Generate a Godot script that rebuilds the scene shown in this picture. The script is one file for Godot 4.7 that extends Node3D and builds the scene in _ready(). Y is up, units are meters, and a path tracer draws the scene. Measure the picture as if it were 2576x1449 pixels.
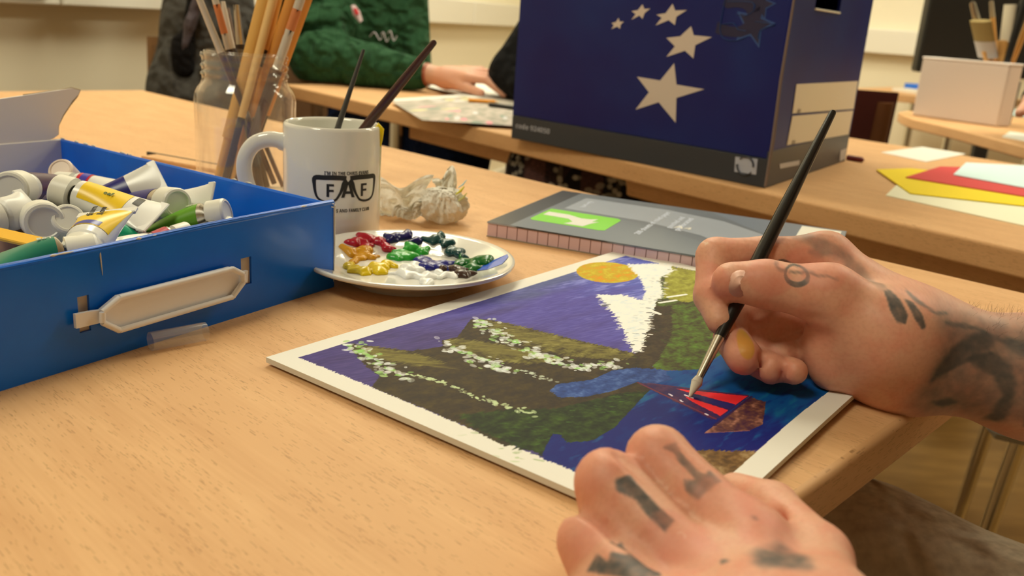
extends Node3D
# An evening painting class: a hand paints a landscape board on a beech table among paint tubes, brushes and boxes.

const TABLE := 0.74
var M := {}
var taken := {}
var rng := RandomNumberGenerator.new()


# ---------------------------------------------------------------- naming and tagging
func numbered(called: String) -> String:
	var n: int = taken.get(called, -1) + 1
	taken[called] = n
	return called if n == 0 else "%s_%03d" % [called, n]


func tag(o: Node, label := "", category := "", group := "") -> Node:
	if label: o.set_meta("label", label)
	if category: o.set_meta("category", category)
	if group: o.set_meta("group", group)
	return o


func thing(called: String, label: String, category: String, at := Vector3.ZERO, group := "") -> Node3D:
	var o := Node3D.new()
	o.name = numbered(called)
	add_child(o)
	o.position = at
	tag(o, label, category, group)
	return o


func structure(o: Node) -> Node:
	o.set_meta("kind", "structure")
	return o


# ---------------------------------------------------------------- materials
func lin(r: float, g: float, b: float) -> Color:
	return Color(r, g, b).linear_to_srgb()


func mat(c: Color, rough := 0.6, metal := 0.0, spec := 0.5) -> StandardMaterial3D:
	var m := StandardMaterial3D.new()
	m.albedo_color = c
	m.roughness = rough
	m.metallic = metal
	m.metallic_specular = spec
	m.cull_mode = BaseMaterial3D.CULL_DISABLED
	return m


func tex_mat(img: Image, rough := 0.6, spec := 0.5) -> StandardMaterial3D:
	var m := mat(Color.WHITE, rough, 0.0, spec)
	img.generate_mipmaps()
	m.albedo_texture = ImageTexture.create_from_image(img)
	m.texture_repeat = true
	return m


func noise(seed_: int, freq: float, oct := 3, kind := FastNoiseLite.TYPE_SIMPLEX_SMOOTH) -> FastNoiseLite:
	var n := FastNoiseLite.new()
	n.seed = seed_
	n.frequency = freq
	n.noise_type = kind
	n.fractal_octaves = oct
	return n


func bump_from(img: Image, m: StandardMaterial3D, depth_cm: float) -> void:
	m.heightmap_enabled = true
	m.heightmap_texture = ImageTexture.create_from_image(img)
	m.heightmap_scale = depth_cm


func cloth_mat(c: Color, seed_: int, amount := 0.12, folds := 1.0) -> StandardMaterial3D:
	var m := mat(c, 0.95, 0.0, 0.2)
	var n := NoiseTexture2D.new()
	n.width = 256
	n.height = 256
	n.seamless = true
	n.noise = noise(seed_, 0.06, 4)
	var g := Gradient.new()
	g.set_color(0, Color(1 - amount, 1 - amount, 1 - amount))
	g.set_color(1, Color(1, 1, 1))
	n.color_ramp = g
	m.albedo_texture = n
	m.uv1_triplanar = true
	m.uv1_scale = Vector3(7, 7, 7)
	var w := NoiseTexture2D.new()
	w.width = 256
	w.height = 256
	w.seamless = true
	w.noise = noise(seed_ + 200, 0.011, 2)
	m.heightmap_enabled = true
	m.heightmap_texture = w
	m.heightmap_scale = 1.6 * folds
	m.rim_enabled = true
	m.rim = 0.25
	m.rim_tint = 0.6
	return m


# ---------------------------------------------------------------- mesh builder (outward faces run counter-clockwise here; turned at commit)
class B:
	var v := PackedVector3Array()
	var n := PackedVector3Array()
	var uv := PackedVector2Array()
	var col := PackedColorArray()
	var idx := PackedInt32Array()
	var colored := false
	var ink := Color.WHITE

	func vert(p: Vector3, nn: Vector3, t := Vector2.ZERO) -> int:
		v.append(p)
		n.append(nn)
		uv.append(t)
		col.append(ink)
		return v.size() - 1

	func tri(a: int, b: int, c: int) -> void:
		idx.append(a)
		idx.append(b)
		idx.append(c)

	func face(pts: Array, uvs := []) -> void:
		var nn: Vector3 = (pts[1] - pts[0]).cross(pts[2] - pts[0]).normalized()
		var s := v.size()
		for i in pts.size():
			var t: Vector2
			if uvs.size():
				t = uvs[i]
			else:
				var p: Vector3 = pts[i]
				var a := nn.abs()
				t = Vector2(p.x, p.z) if a.y >= a.x and a.y >= a.z else (Vector2(p.z, p.y) if a.x > a.z else Vector2(p.x, p.y))
			vert(pts[i], nn, t)
		for i in range(1, pts.size() - 1):
			tri(s, s + i, s + i + 1)

	# box with chamfered edges
	func box(c: Vector3, size: Vector3, bevel := 0.0, x := Transform3D.IDENTITY) -> void:
		var h := size / 2
		var b := minf(bevel, minf(h.x, minf(h.y, h.z)) * 0.9)
		var ax := [Vector3(1, 0, 0), Vector3(0, 1, 0), Vector3(0, 0, 1)]
		for k in 3:
			for s in [-1.0, 1.0]:
				var nn: Vector3 = ax[k] * s
				var p: Vector3 = ax[(k + 1) % 3]
				var q: Vector3 = ax[(k + 2) % 3]
				if s < 0:
					var w := p
					p = q
					q = w
				var hp: float = absf(p.dot(h)) - b
				var hq: float = absf(q.dot(h)) - b
				var o: Vector3 = c + nn * absf(nn.dot(h))
				face([x * (o - p * hp - q * hq), x * (o + p * hp - q * hq), x * (o + p * hp + q * hq), x * (o - p * hp + q * hq)])
		if b <= 0: return
		for k in 3:
			for s in [-1.0, 1.0]:
				for t in [-1.0, 1.0]:
					var d: Vector3 = ax[k]
					var p: Vector3 = ax[(k + 1) % 3] * s
					var q: Vector3 = ax[(k + 2) % 3] * t
					var hd: float = absf(d.dot(h)) - b
					var e1: Vector3 = c + p * absf(p.dot(h)) + q * (absf(q.dot(h)) - b)
					var e2: Vector3 = c + p * (absf(p.dot(h)) - b) + q * absf(q.dot(h))
					var f := [x * (e1 - d * hd), x * (e2 - d * hd), x * (e2 + d * hd), x * (e1 + d * hd)]
					if s * t > 0: f.reverse()
					face(f)
		for sx in [-1.0, 1.0]:
			for sy in [-1.0, 1.0]:
				for sz in [-1.0, 1.0]:
					var f := [
						x * (c + Vector3(sx * h.x, sy * (h.y - b), sz * (h.z - b))),
						x * (c + Vector3(sx * (h.x - b), sy * h.y, sz * (h.z - b))),
						x * (c + Vector3(sx * (h.x - b), sy * (h.y - b), sz * h.z)),
					]
					if sx * sy * sz < 0: f.reverse()
					face(f)

	# tube through points; radii per point; squash flattens along the frame's second axis
	func sweep(pts: Array, rad: Array, sides := 12, caps := true, squash := 1.0, up := Vector3.UP, vscale := 1.0) -> void:
		var s := v.size()
		var m := pts.size()
		var along := 0.0
		var prev := Vector3.ZERO
		var f0: Vector3
		var f1: Vector3
		for i in m:
			var d: Vector3 = (pts[mini(i + 1, m - 1)] - pts[maxi(i - 1, 0)]).normalized()
			var side: Vector3
			if i == 0:
				side = up.cross(d)
				if side.length() < 0.05: side = Vector3(1, 0, 0).cross(d)
			else:
				side = prev - d * prev.dot(d)
			side = side.normalized()
			prev = side
			var other := d.cross(side)
			if i: along += (pts[i] - pts[i - 1]).length()
			if i == 0: f0 = -d
			f1 = d
			for k in sides + 1:
				var a := TAU * k / sides
				var r: float = rad[i]
				var off := side * cos(a) * r + other * sin(a) * r * squash
				var nn := (side * cos(a) + other * sin(a) / squash).normalized()
				vert(pts[i] + off, nn, Vector2(float(k) / sides, along * vscale))
		for i in m - 1:
			for k in sides:
				var a := s + i * (sides + 1) + k
				var b := a + 1
				var c := a + sides + 1
				var d2 := c + 1
				tri(a, b, c)
				tri(b, d2, c)
		if caps:
			for e in 2:
				var base := s + (0 if e == 0 else (m - 1) * (sides + 1))
				var nn := f0 if e == 0 else f1
				var c := vert(pts[0 if e == 0 else m - 1], nn, Vector2(0.5, 0.0))
				var ring := v.size()
				for k in sides + 1: vert(v[base + k], nn, Vector2(0.5, 0.0))
				for k in sides:
					if e == 0: tri(c, ring + k + 1, ring + k)
					else: tri(c, ring + k, ring + k + 1)

	# profile of Vector2(radius, height), turned about y
	func lathe(prof: Array, sides := 48, x := Transform3D.IDENTITY, planar := 0.0, sharp := 0.6) -> void:
		var m := prof.size()
		var along := 0.0
		for i in m - 1:
			var p: Vector2 = prof[i]
			var q: Vector2 = prof[i + 1]
			var d := (q - p).normalized()
			var n0 := Vector2(d.y, -d.x)
			var na := n0
			var nb := n0
			if i > 0:
				var dp: Vector2 = (p - prof[i - 1]).normalized()
				if dp.dot(d) > sharp: na = (n0 + Vector2(dp.y, -dp.x)).normalized()
			if i < m - 2:
				var dn: Vector2 = (prof[i + 2] - q).normalized()
				if dn.dot(d) > sharp: nb = (n0 + Vector2(dn.y, -dn.x)).normalized()
			var s := v.size()
			var len := (q - p).length()
			for k in sides + 1:
				var a := TAU * k / sides
				var ca := cos(a)
				var sa := sin(a)
				var p3 := Vector3(ca * p.x, p.y, -sa * p.x)
				var q3 := Vector3(ca * q.x, q.y, -sa * q.x)
				var t0 := Vector2(float(k) / sides, along)
				var t1 := Vector2(float(k) / sides, along + len)
				if planar > 0:
					t0 = Vector2(0.5 + p3.x / planar, 0.5 + p3.z / planar)
					t1 = Vector2(0.5 + q3.x / planar, 0.5 + q3.z / planar)
				vert(x * p3, x.basis * Vector3(ca * na.x, na.y, -sa * na.x), t0)
				vert(x * q3, x.basis * Vector3(ca * nb.x, nb.y, -sa * nb.x), t1)
			for k in sides:
				var a := s + k * 2
				tri(a, a + 2, a + 1)
				tri(a + 2, a + 3, a + 1)
			along += len

	# flat outline with thickness: poly in the x-y plane of frame x, thick along its z
	func plate(poly: PackedVector2Array, thick: float, x := Transform3D.IDENTITY, uvscale := 1.0) -> void:
		var p := poly
		if Geometry2D.is_polygon_clockwise(p): p.reverse()
		var t := Geometry2D.triangulate_polygon(p)
		for side in 2:
			var s := v.size()
			var nn := x.basis.z.normalized() * (1.0 if side == 0 else -1.0)
			for q in p: vert(x * Vector3(q.x, q.y, thick if side == 0 else 0.0), nn, q * uvscale)
			for i in range(0, t.size(), 3):
				var a := t[i]
				var b := t[i + 1]
				var c := t[i + 2]
				var ccw := (p[b] - p[a]).cross(p[c] - p[a]) > 0
				if ccw == (side == 0): tri(s + a, s + b, s + c)
				else: tri(s + a, s + c, s + b)
		if thick <= 0: return
		for i in p.size():
			var a := p[i]
			var b := p[(i + 1) % p.size()]
			face([x * Vector3(a.x, a.y, 0), x * Vector3(b.x, b.y, 0), x * Vector3(b.x, b.y, thick), x * Vector3(a.x, a.y, thick)], [a * uvscale, b * uvscale, b * uvscale, a * uvscale])

	# smooth sheet of (nu+1)x(nv+1) points
	func sheet(nu: int, nv: int, f: Callable, flip := false, uvf = null) -> void:
		var s := v.size()
		for j in nv + 1:
			for i in nu + 1:
				var a := float(i) / nu
				var b := float(j) / nv
				var e := 0.002
				var p: Vector3 = f.call(a, b)
				var du: Vector3 = f.call(minf(a + e, 1.0), b) - f.call(maxf(a - e, 0.0), b)
				var dv: Vector3 = f.call(a, minf(b + e, 1.0)) - f.call(a, maxf(b - e, 0.0))
				var nn := du.cross(dv).normalized()
				if flip: nn = -nn
				vert(p, nn, uvf.call(a, b) if uvf != null else Vector2(a, b))
		for j in nv:
			for i in nu:
				var a := s + j * (nu + 1) + i
				var c := a + nu + 1
				if flip:
					tri(a, c, a + 1)
					tri(a + 1, c, c + 1)
				else:
					tri(a, a + 1, c)
					tri(a + 1, c + 1, c)

	func shift(d: Vector3) -> void:
		for i in v.size(): v[i] += d

	func mesh() -> ArrayMesh:
		var a := []
		a.resize(Mesh.ARRAY_MAX)
		var turned := idx.duplicate()
		for i in range(0, turned.size(), 3):
			var w := turned[i + 1]
			turned[i + 1] = turned[i + 2]
			turned[i + 2] = w
		a[Mesh.ARRAY_VERTEX] = v
		a[Mesh.ARRAY_NORMAL] = n
		a[Mesh.ARRAY_TEX_UV] = uv
		if colored: a[Mesh.ARRAY_COLOR] = col
		a[Mesh.ARRAY_INDEX] = turned
		var m := ArrayMesh.new()
		m.add_surface_from_arrays(Mesh.PRIMITIVE_TRIANGLES, a)
		return m


func put(called: String, b: B, m: Material, parent: Node = null) -> MeshInstance3D:
	var o := MeshInstance3D.new()
	o.mesh = b.mesh()
	o.material_override = m
	if parent == null:
		o.name = numbered(called)
		add_child(o)
	else:
		o.name = called
		parent.add_child(o, true)
	return o


# a mesh given in world coordinates under a thing that stands at its base
func put_at(called: String, b: B, m: Material, parent: Node3D) -> MeshInstance3D:
	b.shift(-parent.position)
	return put(called, b, m, parent)


func rot(x: Vector3, y: Vector3, z: Vector3, o: Vector3) -> Transform3D:
	return Transform3D(Basis(x, y, z), o)


# frame whose y runs along d
func along(o: Vector3, d: Vector3, hint := Vector3(0, 0, 1)) -> Transform3D:
	var y := d.normalized()
	var x := y.cross(hint)
	if x.length() < 0.01: x = y.cross(Vector3(1, 0, 0))
	x = x.normalized()
	return Transform3D(Basis(x, y, x.cross(y)), o)


func smooth_path(pts: Array, per := 6) -> Array:
	var out := []
	for i in pts.size() - 1:
		var p0: Vector3 = pts[maxi(i - 1, 0)]
		var p1: Vector3 = pts[i]
		var p2: Vector3 = pts[i + 1]
		var p3: Vector3 = pts[mini(i + 2, pts.size() - 1)]
		for k in per: out.append(p1.cubic_interpolate(p2, p0, p3, float(k) / per))
	out.append(pts[-1])
	return out


func smooth_nums(r: Array, per := 6) -> Array:
	var out := []
	for i in r.size() - 1:
		for k in per: out.append(lerpf(r[i], r[i + 1], smoothstep(0.0, 1.0, float(k) / per)))
	out.append(r[-1])
	return out


# flat lettering: text laid on the x-y plane of frame x (thin raised print); height in metres
func lettering(b: B, text: String, height: float, x: Transform3D, bold := true, serif := false, bend_r := 0.0, depth := 0.0002, width := 0.0) -> void:
	var t := TextMesh.new()
	var f := SystemFont.new()
	f.font_names = PackedStringArray(["Droid Serif" if serif else "Droid Sans"])
	f.font_weight = 700 if bold else 400
	t.font = f
	t.text = text
	t.font_size = 64
	t.pixel_size = 0.01
	t.depth = 0.01
	t.curve_step = 1.0
	var a := t.get_mesh_arrays() if t.get_surface_count() == 1 else []
	var k := height / (64 * 0.01 * 0.72)
	var all_v := PackedVector3Array()
	var all_i := PackedInt32Array()
	for s in t.get_surface_count():
		var arr: Array = t.surface_get_arrays(s)
		var base := all_v.size()
		all_v.append_array(arr[Mesh.ARRAY_VERTEX])
		if arr[Mesh.ARRAY_INDEX] != null:
			for i in arr[Mesh.ARRAY_INDEX]: all_i.append(base + i)
		else:
			for i in arr[Mesh.ARRAY_VERTEX].size(): all_i.append(base + i)
	if all_v.is_empty(): return
	var lo := 1e9
	var hi := -1e9
	for p in all_v:
		lo = minf(lo, p.x)
		hi = maxf(hi, p.x)
	var kx := k if width <= 0 else width / (hi - lo)
	var s0 := b.v.size()
	for p in all_v:
		var q := Vector3((p.x - (lo + hi) / 2) * kx, p.y * k, (p.z + 0.005) / 0.01 * depth)
		if bend_r > 0:
			var ang := q.x / bend_r
			q = Vector3(sin(ang) * (bend_r + q.z), q.y, cos(ang) * (bend_r + q.z))
			b.vert(x * q, (x.basis * Vector3(sin(ang), 0, cos(ang))).normalized())
		else:
			b.vert(x * q, x.basis.z.normalized())
	for i in range(0, all_i.size(), 3): b.tri(s0 + all_i[i], s0 + all_i[i + 2], s0 + all_i[i + 1])


# ---------------------------------------------------------------- smooth bodies: tapered capsules joined by a smooth minimum, meshed as surface nets
# bone: [a, b, ra, rb, k] ; a negative ra cuts a groove
func body(b: B, bones: Array, cell: float, paint = null, uvf = null, floor_y := -1e9) -> void:
	var lo := Vector3(1e9, 1e9, 1e9)
	var hi := -lo
	for bn in bones:
		var r: float = maxf(absf(bn[2]), absf(bn[3])) + cell * 3
		for p in [bn[0], bn[1]]:
			lo = lo.min(p - Vector3.ONE * r)
			hi = hi.max(p + Vector3.ONE * r)
	var sx := int((hi.x - lo.x) / cell) + 2
	var sy := int((hi.y - lo.y) / cell) + 2
	var sz := int((hi.z - lo.z) / cell) + 2
	var g := PackedFloat32Array()
	g.resize(sx * sy * sz)
	g.fill(1.0)
	for bn in bones:
		var a: Vector3 = bn[0]
		var e: Vector3 = bn[1]
		var cut: bool = bn[2] < 0
		var ra: float = absf(bn[2])
		var rb: float = absf(bn[3])
		var k: float = bn[4]
		var reach := maxf(ra, rb) + k * 1.5 + cell * 3.0
		var mn := ((a.min(e) - Vector3.ONE * reach - lo) / cell)
		var mx := ((a.max(e) + Vector3.ONE * reach - lo) / cell)
		var ab := e - a
		var l2 := maxf(ab.length_squared(), 1e-12)
		for z in range(maxi(0, int(mn.z)), mini(sz - 1, int(mx.z) + 1) + 1):
			for y in range(maxi(0, int(mn.y)), mini(sy - 1, int(mx.y) + 1) + 1):
				var row := (z * sy + y) * sx
				for x in range(maxi(0, int(mn.x)), mini(sx - 1, int(mx.x) + 1) + 1):
					var p := lo + Vector3(x, y, z) * cell - a
					var t := clampf(p.dot(ab) / l2, 0.0, 1.0)
					var d := (p - ab * t).length() - (ra + (rb - ra) * t)
					var o := g[row + x]
					if cut:
						var h2 := maxf(k - absf(o + d), 0.0) / k
						g[row + x] = maxf(o, -d) + h2 * h2 * k * 0.25
					else:
						var h := maxf(k - absf(o - d), 0.0) / k
						g[row + x] = minf(o, d) - h * h * k * 0.25
	if floor_y > -1e8:
		for y in sy:
			var fy := floor_y - (lo.y + y * cell)
			if fy < -0.02: break
			for z in sz:
				for x in sx:
					var i := (z * sy + y) * sx + x
					g[i] = maxf(g[i], fy)
	var where := {}
	var st := [1, sx, sx * sy]
	for z in sz - 1:
		for y in sy - 1:
			var row := (z * sy + y) * sx
			for x in sx - 1:
				var i := row + x
				var g0 := g[i]
				var neg := g0 < 0
				var i2 := i + sx
				var i3: int = i + sx * sy
				var i4: int = i3 + sx
				if neg == (g[i + 1] < 0) and neg == (g[i2] < 0) and neg == (g[i2 + 1] < 0) and neg == (g[i3] < 0) and neg == (g[i3 + 1] < 0) and neg == (g[i4] < 0) and neg == (g[i4 + 1] < 0):
					continue
				var c := [g0, g[i + 1], g[i2], g[i2 + 1], g[i3], g[i3 + 1], g[i4], g[i4 + 1]]
				var sum := Vector3.ZERO
				var cnt := 0
				for q in [[0, 1], [2, 3], [4, 5], [6, 7], [0, 2], [1, 3], [4, 6], [5, 7], [0, 4], [1, 5], [2, 6], [3, 7]]:
					var ga: float = c[q[0]]
					var gb: float = c[q[1]]
					if (ga < 0) != (gb < 0):
						var t := ga / (ga - gb)
						var pa := Vector3(q[0] & 1, (q[0] >> 1) & 1, q[0] >> 2)
						var pb := Vector3(q[1] & 1, (q[1] >> 1) & 1, q[1] >> 2)
						sum += pa.lerp(pb, t)
						cnt += 1
				var f := sum / cnt
				var nx := lerpf(lerpf(c[1] - c[0], c[3] - c[2], f.y), lerpf(c[5] - c[4], c[7] - c[6], f.y), f.z)
				var ny := lerpf(lerpf(c[2] - c[0], c[3] - c[1], f.x), lerpf(c[6] - c[4], c[7] - c[5], f.x), f.z)
				var nz := lerpf(lerpf(c[4] - c[0], c[5] - c[1], f.x), lerpf(c[6] - c[2], c[7] - c[3], f.x), f.y)
				var p := lo + (Vector3(x, y, z) + f) * cell
				var nn := Vector3(nx, ny, nz).normalized()
				if paint != null: b.ink = paint.call(p, nn)
				where[i] = b.vert(p, nn, uvf.call(p, nn) if uvf != null else Vector2.ZERO)
	for i in where:
		var neg := g[i] < 0
		for ax in 3:
			var e: int = i + st[ax]
			if neg == (g[e] < 0): continue
			var s1: int = st[(ax + 1) % 3]
			var s2: int = st[(ax + 2) % 3]
			if not (where.has(i - s1) and where.has(i - s2) and where.has(i - s1 - s2)): continue
			var p: int = where[i]
			var q: int = where[i - s1]
			var r: int = where[i - s1 - s2]
			var t: int = where[i - s2]
			if neg:
				b.tri(p, q, r)
				b.tri(p, r, t)
			else:
				b.tri(p, r, q)
				b.tri(p, t, r)
	b.ink = Color.WHITE


# even out a surface-net mesh
func relax(b: B, from: int, rounds: int, amount := 0.5) -> void:
	var cnt := b.v.size() - from
	for r in rounds:
		var sum := PackedVector3Array()
		sum.resize(cnt)
		var w := PackedInt32Array()
		w.resize(cnt)
		for i in range(0, b.idx.size(), 3):
			for k in 3:
				var a := b.idx[i + k] - from
				var c := b.idx[i + (k + 1) % 3] - from
				if a < 0 or c < 0: continue
				sum[a] += b.v[c + from]
				sum[c] += b.v[a + from]
				w[a] += 1
				w[c] += 1
		for i in cnt:
			if w[i]: b.v[from + i] = b.v[from + i].lerp(sum[i] / w[i], amount)
	var nn := PackedVector3Array()
	nn.resize(cnt)
	for i in range(0, b.idx.size(), 3):
		if b.idx[i] < from: continue
		var f := (b.v[b.idx[i + 1]] - b.v[b.idx[i]]).cross(b.v[b.idx[i + 2]] - b.v[b.idx[i]])
		for k in 3: nn[b.idx[i + k] - from] += f
	for i in cnt:
		if nn[i].length_squared() > 0: b.n[from + i] = nn[i].normalized()


# ---------------------------------------------------------------- painting into images
func poly_px(flat: Array, w: float, h: float) -> PackedVector2Array:
	var p := PackedVector2Array()
	for i in range(0, flat.size(), 2): p.append(Vector2(flat[i] * w, flat[i + 1] * h))
	return p


# fill a polygon; ragged edges by noise; alpha softness in pixels; the tint callable may vary the colour
func fill_poly(img: Image, p: PackedVector2Array, c: Color, rag := 0.0, tint = null, soft := 1.0, seed_ := 1) -> void:
	var w := img.get_width()
	var h := img.get_height()
	var nx := noise(seed_, 0.05, 3)
	var x0 := w
	var x1 := 0
	var y0 := h
	var y1 := 0
	for q in p:
		x0 = mini(x0, int(q.x - rag - 2))
		x1 = maxi(x1, int(q.x + rag + 2))
		y0 = mini(y0, int(q.y - rag - 2))
		y1 = maxi(y1, int(q.y + rag + 2))
	for y in range(maxi(0, y0), mini(h - 1, y1) + 1):
		# scanline crossings per row, the row itself wandering by noise when ragged
		for sub in 1:
			var yy := y + 0.5
			var xs := PackedFloat32Array()
			for i in p.size():
				var a := p[i]
				var b := p[(i + 1) % p.size()]
				if (a.y <= yy) != (b.y <= yy):
					var xc := a.x + (yy - a.y) / (b.y - a.y) * (b.x - a.x)
					if rag > 0: xc += nx.get_noise_2d(xc * 0.2 + i * 31.0, yy * 3.0) * rag * 2.0
					xs.append(xc)
			xs.sort()
			for k in range(0, xs.size() - 1, 2):
				for x in range(maxi(0, int(xs[k] - soft)), mini(w - 1, int(xs[k + 1] + soft)) + 1):
					var al := clampf(minf(x + 0.5 - xs[k], xs[k + 1] - x - 0.5) / soft + 0.5, 0.0, 1.0) * c.a
					if al <= 0: continue
					var cc := c
					if tint != null: cc = tint.call(x, y, c)
					var o := img.get_pixel(x, y)
					img.set_pixel(x, y, o.lerp(Color(cc.r, cc.g, cc.b, o.a), al * cc.a / maxf(c.a, 0.001)))


func dab(img: Image, x: float, y: float, rx: float, ry: float, ang: float, c: Color, streak := 0.0, nz: FastNoiseLite = null) -> void:
	var R := int(maxf(rx, ry)) + 1
	var ca := cos(ang)
	var sa := sin(ang)
	for j in range(-R, R + 1):
		for i in range(-R, R + 1):
			var px := int(x) + i
			var py := int(y) + j
			if px < 0 or py < 0 or px >= img.get_width() or py >= img.get_height(): continue
			var u := (i * ca + j * sa) / rx
			var w := (-i * sa + j * ca) / ry
			var d := u * u + w * w
			if d > 1.0: continue
			var al := c.a * clampf((1.0 - d) * 3.0, 0.0, 1.0)
			if streak > 0 and nz: al *= clampf(1.0 - streak * (0.5 + nz.get_noise_2d(u * 3.0 + x, w * ry * 2.5 + y)) * 1.4, 0.0, 1.0)
			var o := img.get_pixel(px, py)
			img.set_pixel(px, py, o.lerp(Color(c.r, c.g, c.b), al))


func _ready() -> void:
	rng.seed = 7
	# ---- camera: a phone held over the table
	var cam := Camera3D.new()
	cam.name = "camera"
	add_child(cam)
	cam.transform = Transform3D(Basis(Vector3(0.9976, 0.0668, -0.0203), Vector3(-0.0698, 0.9547, -0.2894), Vector3(0.0000, 0.2901, 0.9570)), Vector3(0, 0.92, 0))
	var lens := CameraAttributesPhysical.new()
	lens.frustum_focal_length = 54.0117
	lens.frustum_focus_distance = 0.5
	lens.frustum_near = 0.02
	lens.frustum_far = 60.0
	lens.exposure_aperture = 20.0
	cam.attributes = lens
	cam.fov = 35.9106
	cam.current = true
	# ---- surroundings: a closed room, so no sky reaches it
	var env := Environment.new()
	env.background_mode = Environment.BG_COLOR
	env.background_color = Color(0.0, 0.0, 0.0)
	env.tonemap_mode = Environment.TONE_MAPPER_LINEAR
	env.tonemap_exposure = 1.64
	env.sdfgi_enabled = true
	env.ssao_enabled = true
	env.ssil_enabled = true
	var we := WorldEnvironment.new()
	we.name = "environment"
	we.environment = env
	add_child(we)
	# ---- lamps
	materials()
	for p in [Vector3(-0.35, 2.56, -1.9), Vector3(1.5, 2.56, -2.0), Vector3(0.6, 2.56, -3.6), Vector3(2.9, 2.56, -2.4), Vector3(-1.0, 2.56, 0.3), Vector3(-0.3, 2.56, -3.2)]: ceiling_lamp(p)
	# ---- room
	room()
	tables()
	# ---- the painter's table
	painting()
	paint_box()
	mug_and_plate()
	jar_of_brushes()
	notepad()
	crumpled_tissue()
	# ---- behind
	archive_box()
	behind()
	# ---- people
	painter()
	sitters()


func materials() -> void:
	M.white_plastic = mat(lin(0.78, 0.77, 0.73), 0.35)
	M.black = mat(lin(0.012, 0.012, 0.013), 0.4)
	M.chrome = mat(Color(0.86, 0.84, 0.8), 0.18, 1.0)
	M.tin = mat(Color(0.8, 0.78, 0.74), 0.3, 1.0)
	M.wall = mat(lin(0.84, 0.77, 0.61), 0.9, 0.0, 0.25)
	M.trunk = mat(lin(0.80, 0.77, 0.69), 0.5)
	M.ceiling = mat(lin(0.78, 0.76, 0.7), 0.9)
	M.beech = beech(11, Vector2(1.7, 3.4))
	M.beech_edge = beech(12, Vector2(1.7, 3.4))
	M.paper = mat(lin(0.8, 0.79, 0.74), 0.85, 0.0, 0.3)
	M.grey_lacquer = mat(lin(0.06, 0.06, 0.062), 0.25)
	M.maroon = mat(lin(0.05, 0.012, 0.012), 0.25)
	M.text_white = mat(lin(0.72, 0.72, 0.7), 0.7)
	M.text_black = mat(lin(0.015, 0.015, 0.015), 0.5)


# beech laminate: short dark pores lying along the grain (u), broad faint figure
func beech(seed_: int, rep: Vector2) -> StandardMaterial3D:
	var w := 2048
	var h := 1024
	var img := Image.create(w, h, false, Image.FORMAT_RGB8)
	var data := PackedByteArray()
	data.resize(w * h * 3)
	var broad := noise(seed_, 1.0, 4)
	var grain := noise(seed_ + 1, 1.0, 3)
	# coarse rows: figure sampled every fourth pixel
	var base := Vector3(0.862, 0.682, 0.498) * 255.0
	for y in h:
		var wrap := minf(1.0, minf(y, h - 1 - y) / 60.0)
		for x4 in w / 4:
			var x := x4 * 4
			var wx := minf(1.0, minf(x, w - 1 - x) / 120.0)
			var v := (broad.get_noise_2d(x * 0.0022, y * 0.009) * 0.045 + grain.get_noise_2d(x * 0.004, y * 0.11) * 0.03) * wrap * wx
			var r := clampi(int(base.x * (1.0 + v * 0.8)), 0, 255)
			var g := clampi(int(base.y * (1.0 + v * 1.2)), 0, 255)
			var b := clampi(int(base.z * (1.0 + v * 1.5)), 0, 255)
			for k in 4:
				var i := (y * w + x + k) * 3
				data[i] = r
				data[i + 1] = g
				data[i + 2] = b
	var rg := RandomNumberGenerator.new()
	rg.seed = seed_
	for n in 15000:
		var x := rg.randi() % w
		var y := rg.randi() % h
		var dens := broad.get_noise_2d(x * 0.004, y * 0.012)
		if rg.randf() > 0.55 + dens: continue
		var len := rg.randi_range(5, 18)
		var dark := rg.randf_range(0.80, 0.94)
		var slope := rg.randf_range(-0.07, 0.07)
		for k in len:
			var i := (((y + int(k * slope) + h) % h) * w + (x + k) % w) * 3
			data[i] = int(data[i] * dark)
			data[i + 1] = int(data[i + 1] * dark * 0.98)
			data[i + 2] = int(data[i + 2] * dark * 0.95)
	img = Image.create_from_data(w, h, false, Image.FORMAT_RGB8, data)
	var m := tex_mat(img, 0.52, 0.3)
	m.uv1_scale = Vector3(rep.x, rep.y, 1)
	return m


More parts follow.
